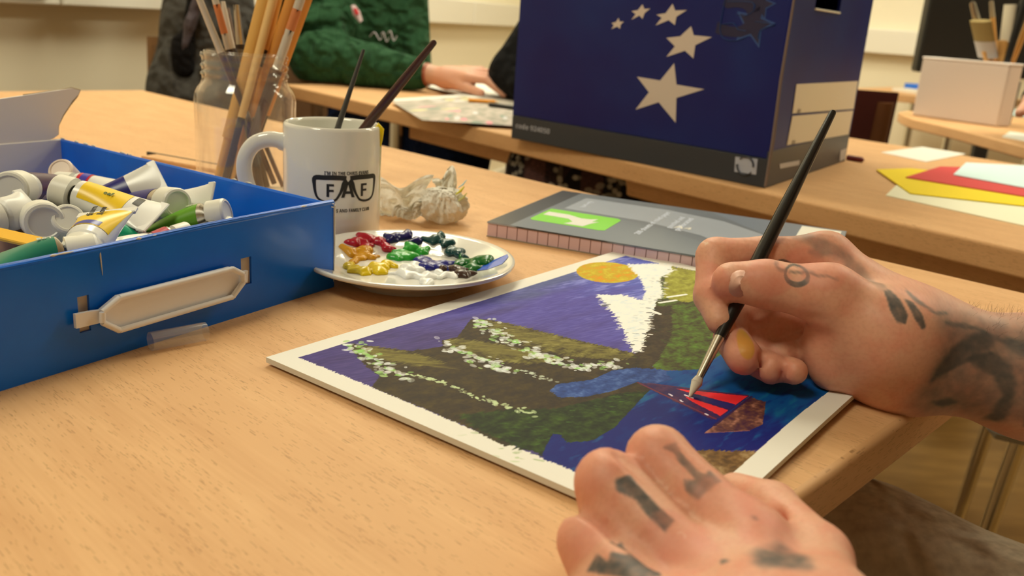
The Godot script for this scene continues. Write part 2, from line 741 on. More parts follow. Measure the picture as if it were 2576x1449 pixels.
func ceiling_lamp(p: Vector3) -> void:
	var spot := "over the far left end of the tables" if p.x < -0.2 and p.z < -1.0 and p.z > -3.0 else ("over the archive box" if p.x < 1.6 and p.z > -3.0 and p.x > 0 else (("by the far corner of the room" if p.x > 0 else "near the left wall beyond the tables") if p.z < -3.0 else ("over the rounded table" if p.x > 2 else ("left of the paint box" if p.z < 1.0 else "behind the photographer on the left"))))
	var t := thing("ceiling_light", "square white ceiling light panel " + spot, "light", p, "ceiling light panels")
	var b := B.new()
	for s in [[Vector3(0.31, 0, 0), Vector3(0.03, 0.05, 0.65)], [Vector3(-0.31, 0, 0), Vector3(0.03, 0.05, 0.65)], [Vector3(0, 0, 0.31), Vector3(0.59, 0.05, 0.03)], [Vector3(0, 0, -0.31), Vector3(0.59, 0.05, 0.03)]]:
		b.box(s[0] + Vector3(0, 0.01, 0), s[1], 0.004)
	put("frame", b, M.white_plastic, t)
	var glow := mat(Color(1, 0.95, 0.85), 0.6)
	glow.emission_enabled = true
	glow.emission = Color(1.0, 0.97, 0.88)
	glow.emission_energy_multiplier = 2.0
	var d := B.new()
	d.box(Vector3(0, 0.012, 0), Vector3(0.59, 0.01, 0.59), 0.0)
	put("diffuser", d, glow, t)
	var l := AreaLight3D.new()
	l.name = "panel_light"
	l.area_size = Vector2(0.58, 0.58)
	l.light_color = Color(1.0, 0.98, 0.86)
	l.light_energy = 1.1
	l.area_range = 12.0
	l.shadow_enabled = true
	l.rotation.x = -PI / 2
	l.position = Vector3(0, -0.002, 0)
	t.add_child(l)


# ---------------------------------------------------------------- room
func wall(called: String, a: Vector2, c: Vector2, thick := 0.12) -> void:
	var d := c - a
	var b := B.new()
	# inner face on the line a-c, body outward
	var u := Vector3(d.x, 0, d.y).normalized()
	var outw := u.cross(Vector3.UP)
	b.box(Vector3(d.length() / 2, 1.3, thick / 2), Vector3(d.length() + 0.2, 2.64, thick), 0.0, rot(u, Vector3.UP, outw, Vector3(a.x, 0, a.y)))
	structure(put(called, b, M.wall))


func room() -> void:
	var P := [Vector2(-2.85, 2.3), Vector2(0.1, -5.6), Vector2(5.6, -0.95), Vector2(2.7, 4.6)]
	var names := ["wall_left", "wall_back", "wall_right", "wall_front"]
	for i in 4: wall(names[i], P[(i + 1) % 4], P[i])
	# floor: brown timber-look vinyl
	var fm := mat(Color.WHITE, 0.38, 0.0, 0.5)
	var n := NoiseTexture2D.new()
	n.width = 512
	n.height = 512
	n.seamless = true
	n.noise = noise(5, 0.012, 4)
	var g := Gradient.new()
	g.set_color(0, lin(0.30, 0.165, 0.045))
	g.set_color(1, lin(0.46, 0.27, 0.085))
	n.color_ramp = g
	fm.albedo_texture = n
	fm.uv1_scale = Vector3(0.7, 2.6, 1)
	var b := B.new()
	b.box(Vector3(1.2, -0.05, -0.5), Vector3(11, 0.1, 12), 0.0)
	var fl := put("floor", b, fm)
	structure(fl)
	b = B.new()
	b.box(Vector3(1.2, 2.65, -0.5), Vector3(11, 0.1, 12), 0.0)
	structure(put("ceiling", b, M.ceiling))
	# dado trunking along both walls in view, with its cover joints, and a skirting board
	for i in [0, 1]:
		var a: Vector2 = P[i]
		var c: Vector2 = P[i + 1]
		var d := c - a
		var u := Vector3(d.x, 0, d.y).normalized()
		var inw := -Vector3.UP.cross(u) * -1.0
		inw = Vector3(-u.z, 0, u.x)
		var t := Node3D.new()
		t.name = "trim_%d" % (i + 1)
		add_child(t)
		structure(t)
		var L := d.length()
		var x := rot(u, Vector3.UP, u.cross(Vector3.UP), Vector3(a.x, 0, a.y))
		if x.basis.z.dot(inw) < 0: inw = -inw
		var side := 1.0 if x.basis.z.dot(Vector3(0.8, 0, -0.5) - Vector3(a.x, 0, a.y)) > 0 else -1.0
		var pieces := int(L / 1.1)
		for k in pieces:
			b = B.new()
			b.box(Vector3((k + 0.5) * L / pieces, 0.93, side * 0.028), Vector3(L / pieces - 0.006, 0.108, 0.052), 0.004, x)
			put("trunking_cover", b, M.trunk, t)
		b = B.new()
		b.box(Vector3(L / 2, 0.93, side * 0.02), Vector3(L, 0.1, 0.038), 0.0, x)
		put("trunking_base", b, M.trunk, t)
		for k in [2.35, 3.3, 4.7, 6.2]:
			if k > L: continue
			b = B.new()
			b.box(Vector3(k, 0.935, side * 0.058), Vector3(0.146, 0.086, 0.01), 0.004, x)
			put("socket_plate", b, M.white_plastic, t)
		var s := B.new()
		s.box(Vector3(L / 2, 0.05, side * 0.009), Vector3(L, 0.1, 0.016), 0.003, x)
		structure(put("baseboard_left" if i == 0 else "baseboard_back", s, M.trunk))


# ---------------------------------------------------------------- tables
func slab(t: Node3D, called: String, poly: PackedVector2Array, x: Transform3D, thick: float, edge: float) -> void:
	# poly in the table's own plane (x along the grain, y across); top face at height 0 of frame x, rounded rim
	var b := B.new()
	var inset := Geometry2D.offset_polygon(poly, -edge * 0.5)
	var p: PackedVector2Array = inset[0]
	if Geometry2D.is_polygon_clockwise(p): p.reverse()
	var tr := Geometry2D.triangulate_polygon(p)
	for s in 2:
		var base := b.v.size()
		var nn := x.basis.y * (1.0 if s == 0 else -1.0)
		for q in p: b.vert(x * Vector3(q.x, 0.0 if s == 0 else -thick, -q.y), nn, q)
		for i in range(0, tr.size(), 3):
			var ccw := (p[tr[i + 1]] - p[tr[i]]).cross(p[tr[i + 2]] - p[tr[i]]) > 0
			if ccw == (s == 0): b.tri(base + tr[i], base + tr[i + 1], base + tr[i + 2])
			else: b.tri(base + tr[i], base + tr[i + 2], base + tr[i + 1])
	put_at(called, b, M.beech, t)
	# rim: quarter-round lips and a flat band
	var r := B.new()
	var prof := []
	var e := edge * 0.5
	for k in 5: prof.append(Vector2(e * sin(k * PI / 8), -e * (1 - cos(k * PI / 8))))
	for k in 5: prof.append(Vector2(e * cos(k * PI / 8), -thick + e * (1 - sin(k * PI / 8))))
	var m := p.size()
	var run := 0.0
	for i in m:
		var a := p[i]
		var c := p[(i + 1) % m]
		var dl := (c - a).length()
		var na := ((a - p[(i + m - 1) % m]).normalized().rotated(-PI / 2) + (c - a).normalized().rotated(-PI / 2)).normalized()
		var nc := ((p[(i + 2) % m] - c).normalized().rotated(-PI / 2) + (c - a).normalized().rotated(-PI / 2)).normalized()
		var s0 := r.v.size()
		for k in prof.size():
			var q: Vector2 = prof[k]
			var pn: Vector2 = prof[mini(k + 1, prof.size() - 1)] - prof[maxi(k - 1, 0)]
			var n2 := Vector2(-pn.y, pn.x).normalized()
			for z in 2:
				var at := a if z == 0 else c
				var nn2 := na if z == 0 else nc
				var pos := at + nn2 * q.x
				var nrm := x.basis * (Vector3(nn2.x, 0, -nn2.y) * n2.x + Vector3(0, n2.y, 0))
				r.vert(x * Vector3(pos.x, q.y, -pos.y), nrm.normalized(), Vector2(run + (0.0 if z == 0 else dl), q.y))
		for k in prof.size() - 1:
			var i0 := s0 + k * 2
			r.tri(i0, i0 + 2, i0 + 1)
			r.tri(i0 + 1, i0 + 2, i0 + 3)
		run += dl
	put_at("edge_band", r, M.beech_edge, t)


func rect2(x0: float, y0: float, x1: float, y1: float, r := 0.0) -> PackedVector2Array:
	var p := PackedVector2Array()
	if r <= 0:
		return PackedVector2Array([Vector2(x0, y0), Vector2(x1, y0), Vector2(x1, y1), Vector2(x0, y1)])
	for c in [[x1 - r, y0 + r, -PI / 2], [x1 - r, y1 - r, 0.0], [x0 + r, y1 - r, PI / 2], [x0 + r, y0 + r, PI]]:
		for k in 6: p.append(Vector2(c[0], c[1]) + Vector2.from_angle(c[2] + k * PI / 10) * r)
	return p


func chrome_leg(t: Node3D, p: Vector3, top: float, r := 0.016) -> void:
	var b := B.new()
	b.sweep([Vector3(p.x, 0.012, p.z), Vector3(p.x, top, p.z)], [r, r], 14)
	put_at("leg", b, M.chrome, t)
	b = B.new()
	b.sweep([Vector3(p.x, 0, p.z), Vector3(p.x, 0.014, p.z)], [r * 1.15, r * 1.15], 12)
	put_at("foot_cap", b, M.black, t)


func tables() -> void:
	# the painter's table: grain along its length
	var u := Vector3(0.7347, 0.0000, 0.6784)
	var w := Vector3(0.6784, -0.0000, -0.7347)
	var o := Vector3(-0.6852, 0.7400, -1.6856)
	var x := rot(u, Vector3.UP, -w, o)
	var t := thing("table", "beech topped table the painting lies on, in the foreground", "table", Vector3(o.x, 0, o.z) + u * 0.75 - w * 0.4)
	slab(t, "tabletop", rect2(-0.0715, -1.02, 1.5156, 0.0, 0.006), x, 0.025, 0.008)
	for p in [Vector2(-0.0715 + 0.12, -0.94), Vector2(1.5156 - 0.3, -0.94), Vector2(-0.0715 + 0.12, -0.09), Vector2(1.5156 - 0.3, -0.09)]:
		var q := x * Vector3(p.x, 0, -p.y)
		chrome_leg(t, q, 0.716)
	# the table behind it, under the archive box
	u = Vector3(0.6433, 0.0000, 0.7656)
	w = Vector3(0.7656, 0.0000, -0.6433)
	o = Vector3(-0.4951, 0.7400, -2.0044)
	x = rot(u, Vector3.UP, -w, o)
	t = thing("table", "beech topped table behind the first, carrying the dark blue archive box", "table", Vector3(o.x, 0, o.z) + u * 0.8 + w * 0.35)
	slab(t, "tabletop", rect2(-0.10, 0.0, 1.72, 0.72, 0.006), x, 0.028, 0.008)
	for p in [Vector2(0.27, 0.08), Vector2(1.64, 0.08), Vector2(0.0, 0.64), Vector2(1.64, 0.64)]:
		chrome_leg(t, x * Vector3(p.x, 0, -p.y), 0.713)
	var b := B.new()
	b.box(Vector3(0.95, -0.05, -0.1), Vector3(1.3, 0.04, 0.02), 0.002, x)
	put_at("apron", b, M.beech, t)
	for k in [[0.72, 0.0], [1.0, 0.05]]:
		b = B.new()
		b.box(Vector3(k[0], -0.07 - k[1], -0.16), Vector3(0.05, 0.12, 0.02), 0.002, x)
		put_at("apron_bracket", b, M.beech, t)


# ---------------------------------------------------------------- the painted board
# u runs along the board's top edge (left to right of the picture's sky), v from the sky down to the shore
func painting() -> void:
	var w := 1416
	var h := 972
	var img := Image.create(w, h, false, Image.FORMAT_RGB8)
	var hgt := Image.create(w / 2, h / 2, false, Image.FORMAT_L8)
	hgt.fill(Color(0.25, 0.25, 0.25))
	img.fill(lin(0.84, 0.83, 0.79))
	var n1 := noise(21, 0.006, 4)
	var n2 := noise(22, 0.03, 4)
	var n3 := noise(23, 0.11, 3)
	# streaky brushwork: long along u for the sky
	var sky := func(x, y, _c):
		var u: float = x / float(w)
		var v: float = y / float(h)
		var s := n1.get_noise_2d(x * 0.35 + y * 0.5, y * 1.8 - x * 0.45)
		var f := n3.get_noise_2d(x * 0.10 + y * 0.2, y * 0.9 - x * 0.24)
		var c := Color(0.291, 0.239, 0.518).lerp(Color(0.347, 0.314, 0.683), smoothstep(0.15, 0.55, u + s * 0.25))
		c = c.lerp(Color(0.372, 0.415, 0.809), smoothstep(0.55, 0.9, u + s * 0.2))
		c = c.lerp(Color(0.356, 0.407, 0.586), clampf(smoothstep(0.16, 0.05, v + s * 0.05) * smoothstep(0.3, 0.6, u) * smoothstep(0.95, 0.7, u), 0, 1) * 0.75)
		c = c.lerp(Color(0.686, 0.696, 0.964), clampf(smoothstep(0.12, 0.5, s + f * 0.5) * smoothstep(0.45, 0.8, u), 0, 1) * 0.6)
		c = c.lerp(Color(0.251, 0.188, 0.421), clampf(smoothstep(0.1, 0.5, -s) * 0.4 * smoothstep(0.6, 0.2, u), 0, 1))
		return c.lightened(clampf(f * 0.10, 0, 1)).darkened(clampf(-f * 0.12, 0, 1))
	var edge := poly_px([0.0351,0.0446, 0.3332,0.0477, 0.6886,0.0514, 0.9597,0.0520, 0.9631,0.1784, 0.9669,0.3054] + [0.952, 0.47, 0.955, 0.78, 0.953, 0.935] + [0.5254,0.9526, 0.3948,0.9482, 0.3211,0.9491, 0.2397,0.9510, 0.1721,0.9529] + [0.05, 0.93] + [0.0389,0.7414, 0.0387,0.6381, 0.0373,0.5201, 0.0381,0.4198, 0.0372,0.2643, 0.0364,0.1656], w, h)
	fill_poly(img, edge, Color(1, 1, 1), 3.0, sky, 1.0, 3)
	var rag := func(base: Color, amp: float, lo: Color, hi: Color):
		return func(x, y, _c):
			var a := n2.get_noise_2d(x * 0.5, y * 1.0)
			var b := n3.get_noise_2d(x * 0.6, y * 0.6)
			var c := base.lerp(hi, clampf((a + b * 0.5) * amp, 0, 1)).lerp(lo, clampf(-(a + b * 0.5) * amp, 0, 1))
			return c
	# far right mountain
	var g1: Callable = rag.call(Color(0.307, 0.356, 0.139), 1.3, Color(0.251, 0.197, 0.139), Color(0.372, 0.507, 0.178))
	fill_poly(img, poly_px([0.9453,0.1637, 0.9729,0.3011] + [0.952, 0.47, 0.955, 0.62, 0.78, 0.66] + [0.4457,0.6917, 0.4016,0.6161, 0.4383,0.5339, 0.6113,0.4175, 0.7519,0.3210], w, h), Color(0.283, 0.340, 0.139), 4.0, g1, 2.0, 5)
	var g2: Callable = rag.call(Color(0.605, 0.600, 0.207), 1.2, Color(0.484, 0.465, 0.178), Color(0.710, 0.709, 0.324))
	fill_poly(img, poly_px([0.9626,0.2075, 0.9699,0.3033, 0.8552,0.4478, 0.7562,0.4314, 0.7457,0.3618, 0.8623,0.2751], w, h), Color(0.605, 0.600, 0.207), 8.0, g2, 5.0, 6)
	var br: Callable = rag.call(Color(0.251, 0.197, 0.149), 1.0, Color(0.178, 0.147, 0.110), Color(0.323, 0.281, 0.159))
	fill_poly(img, poly_px([0.6830,0.3770, 0.7132,0.4148, 0.5700,0.5256, 0.4519,0.5860, 0.4042,0.6038, 0.4342,0.5352, 0.5519,0.4632], w, h), Color(0.251, 0.197, 0.149), 8.0, br, 6.0, 7)
	# brown mass of the left mountains
	var mass := poly_px([0.1249,0.0443, 0.1369,0.0735, 0.1545,0.1169, 0.1821,0.1766, 0.2487,0.1726, 0.2788,0.1834, 0.3616,0.1240, 0.3850,0.1539, 0.4013,0.2609, 0.4138,0.3671, 0.4272,0.4566, 0.4383,0.5339, 0.4066,0.6070, 0.3479,0.6496, 0.3027,0.6864, 0.1907,0.7084, 0.0926,0.6601, 0.0298,0.6125, 0.0373,0.5201, 0.0381,0.4198, 0.0372,0.2643, 0.0741,0.2314, 0.0851,0.1729, 0.1065,0.1085], w, h)
	var bm: Callable = rag.call(Color(0.243, 0.197, 0.139), 1.1, Color(0.187, 0.155, 0.139), Color(0.315, 0.264, 0.139))
	fill_poly(img, mass, Color(0.235, 0.188, 0.139), 3.0, bm, 2.0, 8)
	# olive sunny flanks
	var ol: Callable = rag.call(Color(0.420, 0.390, 0.188), 1.5, Color(0.267, 0.230, 0.139), Color(0.565, 0.541, 0.294))
	for pg in [[0.3642,0.1273, 0.3870,0.1644, 0.4046,0.2574, 0.4175,0.3866, 0.4383,0.5339, 0.4017,0.5387, 0.3559,0.4576, 0.3323,0.3590, 0.3442,0.2395], [0.2525,0.1775, 0.2832,0.1964, 0.3064,0.2833, 0.3300,0.4395, 0.2713,0.4024, 0.2429,0.3228, 0.2379,0.2474], [0.1289,0.0563, 0.1545,0.1169, 0.1805,0.1910, 0.1818,0.2725, 0.1358,0.2413, 0.1236,0.1631]]: fill_poly(img, poly_px(pg, w, h), Color(0.420, 0.390, 0.188), 10.0, ol, 8.0, 24)
	# purple gaps between the peaks
	fill_poly(img, poly_px([0.1847,0.1230, 0.2555,0.1637, 0.2326,0.1999, 0.1948,0.1835], w, h), Color(0.339, 0.289, 0.644), 3.0, sky, 4.0, 9)
	# olive flanks: long dry strokes falling to the right of each crest
	var rg := RandomNumberGenerator.new()
	rg.seed = 5
	for f in [[[0.1369,0.0735, 0.1686,0.2075], [0.1236,0.1631, 0.1687,0.3010]], [[0.2725,0.2037, 0.3036,0.2865], [0.2531,0.2875, 0.3300,0.4395]], [[0.3792,0.1544, 0.4136,0.4245], [0.3421,0.2661, 0.4103,0.5471]]]:
		for k in 330:
			var a := Vector2(lerpf(f[0][0], f[0][2], rg.randf()), 0)
			var t := rg.randf()
			var s := rg.randf()
			var p0 := Vector2(f[0][0], f[0][1]).lerp(Vector2(f[0][2], f[0][3]), t)
			var p1 := Vector2(f[1][0], f[1][1]).lerp(Vector2(f[1][2], f[1][3]), t)
			var q := p0.lerp(p1, s)
			var c := Color(0.476, 0.440, 0.207).lerp(Color(0.661, 0.642, 0.372), rg.randf() * rg.randf()) if rg.randf() < 0.7 else Color(0.323, 0.281, 0.159)
			c.a = rg.randf_range(0.35, 0.85)
			dab(img, q.x * w, q.y * h, rg.randf_range(16, 48), rg.randf_range(1.2, 2.6), rg.randf_range(0.75, 1.05), c, 0.8, n3)
	# dark meadow and its bright greens
	var mg: Callable = rag.call(Color(0.162, 0.214, 0.100), 1.2, Color(0.106, 0.138, 0.100), Color(0.251, 0.340, 0.120))
	fill_poly(img, poly_px([0.0441,0.5116, 0.0436,0.6326, 0.0428,0.7374, 0.1221,0.7353, 0.2429,0.7083, 0.3260,0.6769, 0.1650,0.5861], w, h), Color(0.178, 0.247, 0.139), 5.0, mg, 4.0, 25)
	fill_poly(img, poly_px([0.0552,0.4682, 0.1108,0.5098, 0.1703,0.5808, 0.2381,0.6102, 0.2811,0.6289, 0.3238,0.6740, 0.2721,0.6976, 0.1928,0.7066, 0.1357,0.6882, 0.1017,0.6508, 0.0645,0.6628, 0.0370,0.6399, 0.0400,0.5733], w, h), Color(0.154, 0.214, 0.110), 9.0, mg, 6.0, 10)
	for k in 260:
		var cx := [0.0834,0.5792, 0.1806,0.6455, 0.2630,0.6448, 0.5676,0.5606, 0.5629,0.6285, 0.4715,0.6122, 0.0747,0.6343, 0.6658,0.4869]
		var j := rg.randi() % 8
		var c := Color(0.283, 0.465, 0.129).lerp(Color(0.404, 0.633, 0.207), rg.randf()) if rg.randf() < 0.6 else Color(0.178, 0.281, 0.120)
		c.a = rg.randf_range(0.2, 0.6)
		dab(img, (cx[j * 2] + rg.randfn() * 0.035) * w, (cx[j * 2 + 1] + rg.randfn() * 0.035) * h, rg.randf_range(4, 12), rg.randf_range(2, 5), rg.randf_range(0.4, 1.3), c, 0.8, n3)
	# sea
	var seat := func(x, y, _c):
		var u: float = x / float(w)
		var v: float = y / float(h)
		var s := n2.get_noise_2d(x * 0.25, y * 0.9)
		var c := Color(0.074, 0.113, 0.459).lerp(Color(0.051, 0.314, 0.605), smoothstep(0.26, 0.42, u + s * 0.12))
		c = c.lerp(Color(0.106, 0.457, 0.634), smoothstep(0.2, 0.6, s) * 0.55)
		c = c.lerp(Color(0.051, 0.222, 0.207), smoothstep(0.70, 0.90, u + s * 0.1))
		c = c.lerp(Color(0.058, 0.172, 0.498), smoothstep(0.15, 0.5, -s) * 0.5)
		return c
	fill_poly(img, poly_px([0.0450,0.6764, 0.1034,0.6419, 0.1072,0.6542, 0.0944,0.6802, 0.1233,0.7086, 0.1768,0.7075, 0.2642,0.6812, 0.3346,0.6604, 0.3943,0.6219, 0.4534,0.6862] + [0.78, 0.655, 0.955, 0.62, 0.955, 0.78, 0.953, 0.935] + [0.5254,0.9526, 0.3948,0.9482, 0.3211,0.9491, 0.2478,0.9498, 0.1873,0.8620, 0.1267,0.8762] + [0.05, 0.93] + [0.0389,0.7414, 0.0380,0.6906], w, h), Color(0.058, 0.256, 0.547), 4.0, seat, 2.0, 11)
	# inlet
	var inl: Callable = rag.call(Color(0.195, 0.306, 0.595), 1.2, Color(0.138, 0.222, 0.459), Color(0.347, 0.465, 0.741))
	fill_poly(img, poly_px([0.2127,0.5204, 0.2398,0.5098, 0.2948,0.5473, 0.3479,0.5497, 0.3855,0.5785, 0.4100,0.6274, 0.3841,0.6694, 0.3439,0.6528, 0.3342,0.6219, 0.2788,0.6117, 0.2315,0.5876, 0.2046,0.5555], w, h), Color(0.195, 0.306, 0.595), 4.0, inl, 2.0, 12)
	# shore
	var sh: Callable = rag.call(Color(0.484, 0.365, 0.227), 1.4, Color(0.339, 0.256, 0.178), Color(0.645, 0.541, 0.391))
	fill_poly(img, poly_px([0.1457,0.8539, 0.1995,0.8689, 0.2201,0.9097, 0.2458,0.9511, 0.1721,0.9529] + [0.05, 0.93, 0.08, 0.86], w, h), Color(0.484, 0.365, 0.227), 6.0, sh, 3.0, 13)
	# boat: sail bands, mast, hull
	fill_poly(img, poly_px([0.3338,0.6272, 0.3466,0.6507, 0.4112,0.8317, 0.3117,0.8357, 0.2945,0.8263], w, h), Color(0.251, 0.147, 0.353), 2.0, rag.call(Color(0.243, 0.130, 0.333), 1.0, Color(0.162, 0.130, 0.401), Color(0.388, 0.214, 0.353)), 1.5, 14)
	fill_poly(img, poly_px([0.3570,0.6998, 0.4085,0.8307, 0.3629,0.8300, 0.3576,0.7460], w, h), Color(0.935, 0.188, 0.227), 1.0, null, 1.5, 15)
	fill_poly(img, poly_px([0.3415,0.7321, 0.3409,0.8307, 0.3141,0.8315, 0.3317,0.7540], w, h), Color(0.911, 0.197, 0.227), 1.0, null, 1.5, 16)
	fill_poly(img, poly_px([0.3590,0.7311, 0.3664,0.8295, 0.3451,0.8314, 0.3454,0.7457], w, h), Color(0.162, 0.138, 0.421), 1.0, null, 1.5, 17)
	fill_poly(img, poly_px([0.2489,0.8433, 0.2795,0.8418, 0.4080,0.8328, 0.4044,0.8718, 0.3269,0.9118, 0.2958,0.9034], w, h), Color(0.452, 0.289, 0.256), 3.0, rag.call(Color(0.428, 0.272, 0.246), 1.6, Color(0.283, 0.155, 0.256), Color(0.677, 0.474, 0.421)), 1.5, 18)
	var line := func(a, c, wd: float, col: Color):
		var p := Vector2(a[0] * w, a[1] * h)
		var q := Vector2(a[2] * w, a[3] * h)
		var steps := int(p.distance_to(q) / 2.0)
		for k in steps + 1:
			var t := p.lerp(q, k / float(maxi(steps, 1)))
			dab(img, t.x + rg.randf_range(-0.4, 0.4), t.y + rg.randf_range(-0.4, 0.4), wd, wd * 0.8, 0.0, col)
	line.call([0.3355,0.6267, 0.3008,0.8304], 0, 3.2, Color(0.452, 0.188, 0.275))
	line.call([0.3448,0.6424, 0.4104,0.8277], 0, 2.6, Color(0.347, 0.172, 0.333))
	line.call([0.2783,0.8426, 0.4106,0.8365], 0, 3.0, Color(0.235, 0.147, 0.333))
	line.call([0.2489,0.8433, 0.2958,0.9034], 0, 1.6, Color(0.605, 0.382, 0.401))
	for q in [[0.3316,0.7044, 0.3290,0.7120], [0.3232,0.7367, 0.3211,0.7420], [0.3454,0.7292, 0.3436,0.7488], [0.3062,0.8052, 0.3047,0.8106]]: line.call(q, 0, 3.2, Color(0.907, 0.864, 0.935))
	# sun
	var sunp := []
	var sc := [0.7664,0.0462, 0.8584,0.1883, 0.8871,0.0483, 0.7512,0.1632]
	for k in 40:
		var a := TAU * k / 40.0
		var mid := (Vector2(sc[0], sc[1]) + Vector2(sc[2], sc[3])) / 2
		var e1 := (Vector2(sc[2], sc[3]) - Vector2(sc[0], sc[1])) / 2
		var e2 := (Vector2(sc[6], sc[7]) - Vector2(sc[4], sc[5])) / 2
		var q := mid + e1 * cos(a) + e2 * sin(a)
		sunp.append(q.x)
		sunp.append(q.y)
	fill_poly(img, poly_px(sunp, w, h), Color(0.790, 0.675, 0.110), 2.0, rag.call(Color(0.782, 0.667, 0.100), 1.6, Color(0.895, 0.591, 0.062), Color(0.830, 0.768, 0.207)), 1.5, 19)
	fill_poly(hgt, poly_px(sunp, w / 2, h / 2), Color(0.55, 0.55, 0.55), 2.0, null, 2.0, 20)
	# snow peaks
	var snow: Callable = rag.call(Color(0.959, 0.964, 0.964), 0.9, Color(0.830, 0.902, 0.964), Color(0.964, 0.964, 0.964))
	for pg in [[0.9016,0.1069, 0.9853,0.2042, 0.9297,0.2501, 0.8676,0.2545, 0.7649,0.3467, 0.7114,0.3665, 0.6198,0.4284, 0.6264,0.3942, 0.6996,0.3332, 0.7500,0.2991, 0.8241,0.2240], [0.6579,0.2154, 0.7000,0.2670, 0.7017,0.3264, 0.7298,0.3517, 0.6508,0.4032, 0.5483,0.4741, 0.4495,0.5351, 0.4406,0.5233, 0.4929,0.4630, 0.5701,0.3651, 0.6297,0.2741]]:
		fill_poly(img, poly_px(pg, w, h), Color(0.959, 0.964, 0.964), 9.0, snow, 1.5, 21)
		fill_poly(hgt, poly_px(pg, w / 2, h / 2), Color(0.6, 0.6, 0.6), 4.0, null, 1.5, 21)
	for q in [[0.7130,0.3777, 0.7516,0.3976], [0.7580,0.3674, 0.8014,0.3915], [0.6571,0.3981, 0.6519,0.4265]]: line.call(q, 0, 7.0, Color(0.951, 0.961, 0.964))
	# loaded-brush ends along the snow, and ground showing through it
	for e in [[0.9459,0.2348, 0.8649,0.2621, 0.7649,0.3467, 0.7127,0.3680], [0.6830,0.3770, 0.6175,0.4255, 0.5483,0.4741, 0.4965,0.5046, 0.4485,0.5338], [0.6483,0.2415, 0.6073,0.3046, 0.5608,0.3782, 0.4939,0.4644, 0.4438,0.5206]]:
		for k in 46:
			var i: int = rg.randi() % (e.size() / 2 - 1)
			var u := rg.randf()
			var q := Vector2(lerpf(e[i * 2], e[i * 2 + 2], u), lerpf(e[i * 2 + 1], e[i * 2 + 3], u)) + Vector2(rg.randfn() * 0.006, rg.randfn() * 0.006)
			var rr := rg.randf_range(3.0, 7.5)
			dab(img, q.x * w, q.y * h, rr * 1.5, rr * 0.7, rg.randf_range(0.3, 1.3), Color(0.959, 0.964, 0.964) if rg.randf() < 0.72 else Color(0.388, 0.390, 0.421), 0.3, n2)
	for k in 40:
		var u := rg.randf()
		var e: Array = [0.8539,0.2380, 0.7431,0.3346, 0.6172,0.3825, 0.4898,0.4958]
		var i := rg.randi() % 3
		var q := Vector2(lerpf(e[i * 2], e[i * 2 + 2], u), lerpf(e[i * 2 + 1], e[i * 2 + 3], u)) + Vector2(rg.randfn() * 0.012, rg.randfn() * 0.008)
		dab(img, q.x * w, q.y * h, rg.randf_range(3, 9), rg.randf_range(1.0, 2.2), rg.randf_range(0.4, 1.2), Color(Color(0.605, 0.675, 0.741), 0.7))
	# thick light strokes down each crest: white, cream and pale green dabs
	for ridge in [[[0.1294,0.0502, 0.1220,0.0968, 0.1074,0.1631, 0.0977,0.2197, 0.0966,0.2621], 90, 0.6], [[0.2511,0.1757, 0.2320,0.2429, 0.2294,0.3048, 0.2283,0.3570, 0.2359,0.3979], 90, 0.15], [[0.3642,0.1273, 0.3432,0.2160, 0.3256,0.3086, 0.3109,0.4042, 0.3205,0.4813, 0.3741,0.5471], 210, 0.3]]:
		var f: Array = ridge[0]
		var m := f.size() / 2
		for k in ridge[1]:
			var t := rg.randf() * (m - 1)
			var i := mini(int(t), m - 2)
			var q := Vector2(f[i * 2], f[i * 2 + 1]).lerp(Vector2(f[i * 2 + 2], f[i * 2 + 3]), t - i)
			q += Vector2(rg.randfn() * 0.011, rg.randfn() * 0.013)
			var c := Color(0.911, 0.935, 0.964)
			if rg.randf() < ridge[2]: c = Color(0.694, 0.826, 0.556).lerp(Color(0.565, 0.826, 0.421), rg.randf())
			elif rg.randf() < 0.25: c = Color(0.798, 0.843, 0.838)
			c.a = rg.randf_range(0.75, 1.0)
			var rr := rg.randf_range(4.0, 13.0)
			var an := rg.randf_range(0.0, PI)
			dab(img, q.x * w, q.y * h, rr, rr * 0.66, an, c, 0.35, n2)
			dab(hgt, q.x * w / 2, q.y * h / 2, rr / 2, rr * 0.33, an, Color(0.8, 0.8, 0.8, 0.8))
	for thin in [[[0.1070,0.2588, 0.1213,0.3073, 0.1250,0.3577, 0.1201,0.4381, 0.1236,0.4949, 0.1328,0.5532], 110, Color(0.790, 0.868, 0.692)], [[0.2427,0.4011, 0.2479,0.4386, 0.2424,0.4844], 36, Color(0.790, 0.843, 0.789)]]:
		var f: Array = thin[0]
		var m := f.size() / 2
		for k in thin[1]:
			var t := rg.randf() * (m - 1)
			var i := mini(int(t), m - 2)
			var q := Vector2(f[i * 2], f[i * 2 + 1]).lerp(Vector2(f[i * 2 + 2], f[i * 2 + 3]), t - i)
			q += Vector2(rg.randfn() * 0.003, rg.randfn() * 0.006) * (0.6 + t / m)
			var rr := rg.randf_range(3.0, 8.0) * (0.7 + 0.6 * t / m)
			dab(img, q.x * w, q.y * h, rr, rr * 0.6, rg.randf_range(0.0, PI), thin[2], 0.4, n2)
			dab(hgt, q.x * w / 2, q.y * h / 2, rr / 2, rr * 0.25, 0.8, Color(0.7, 0.7, 0.7, 0.7))
	# canvas tooth
	for y in h / 2:
		for x in w / 2:
			var c := hgt.get_pixel(x, y)
			var q := c.r + n3.get_noise_2d(x * 3.0, y * 3.0) * 0.06
			hgt.set_pixel(x, y, Color(q, q, q))
	var face_mat := tex_mat(img, 0.5, 0.2)
	face_mat.texture_repeat = false
	bump_from(hgt, face_mat, 0.035)
	# the board itself: 3 mm panel, its rim lifting a little off the table
	var o := Vector3(-0.1240, 0.7400, -0.4255)
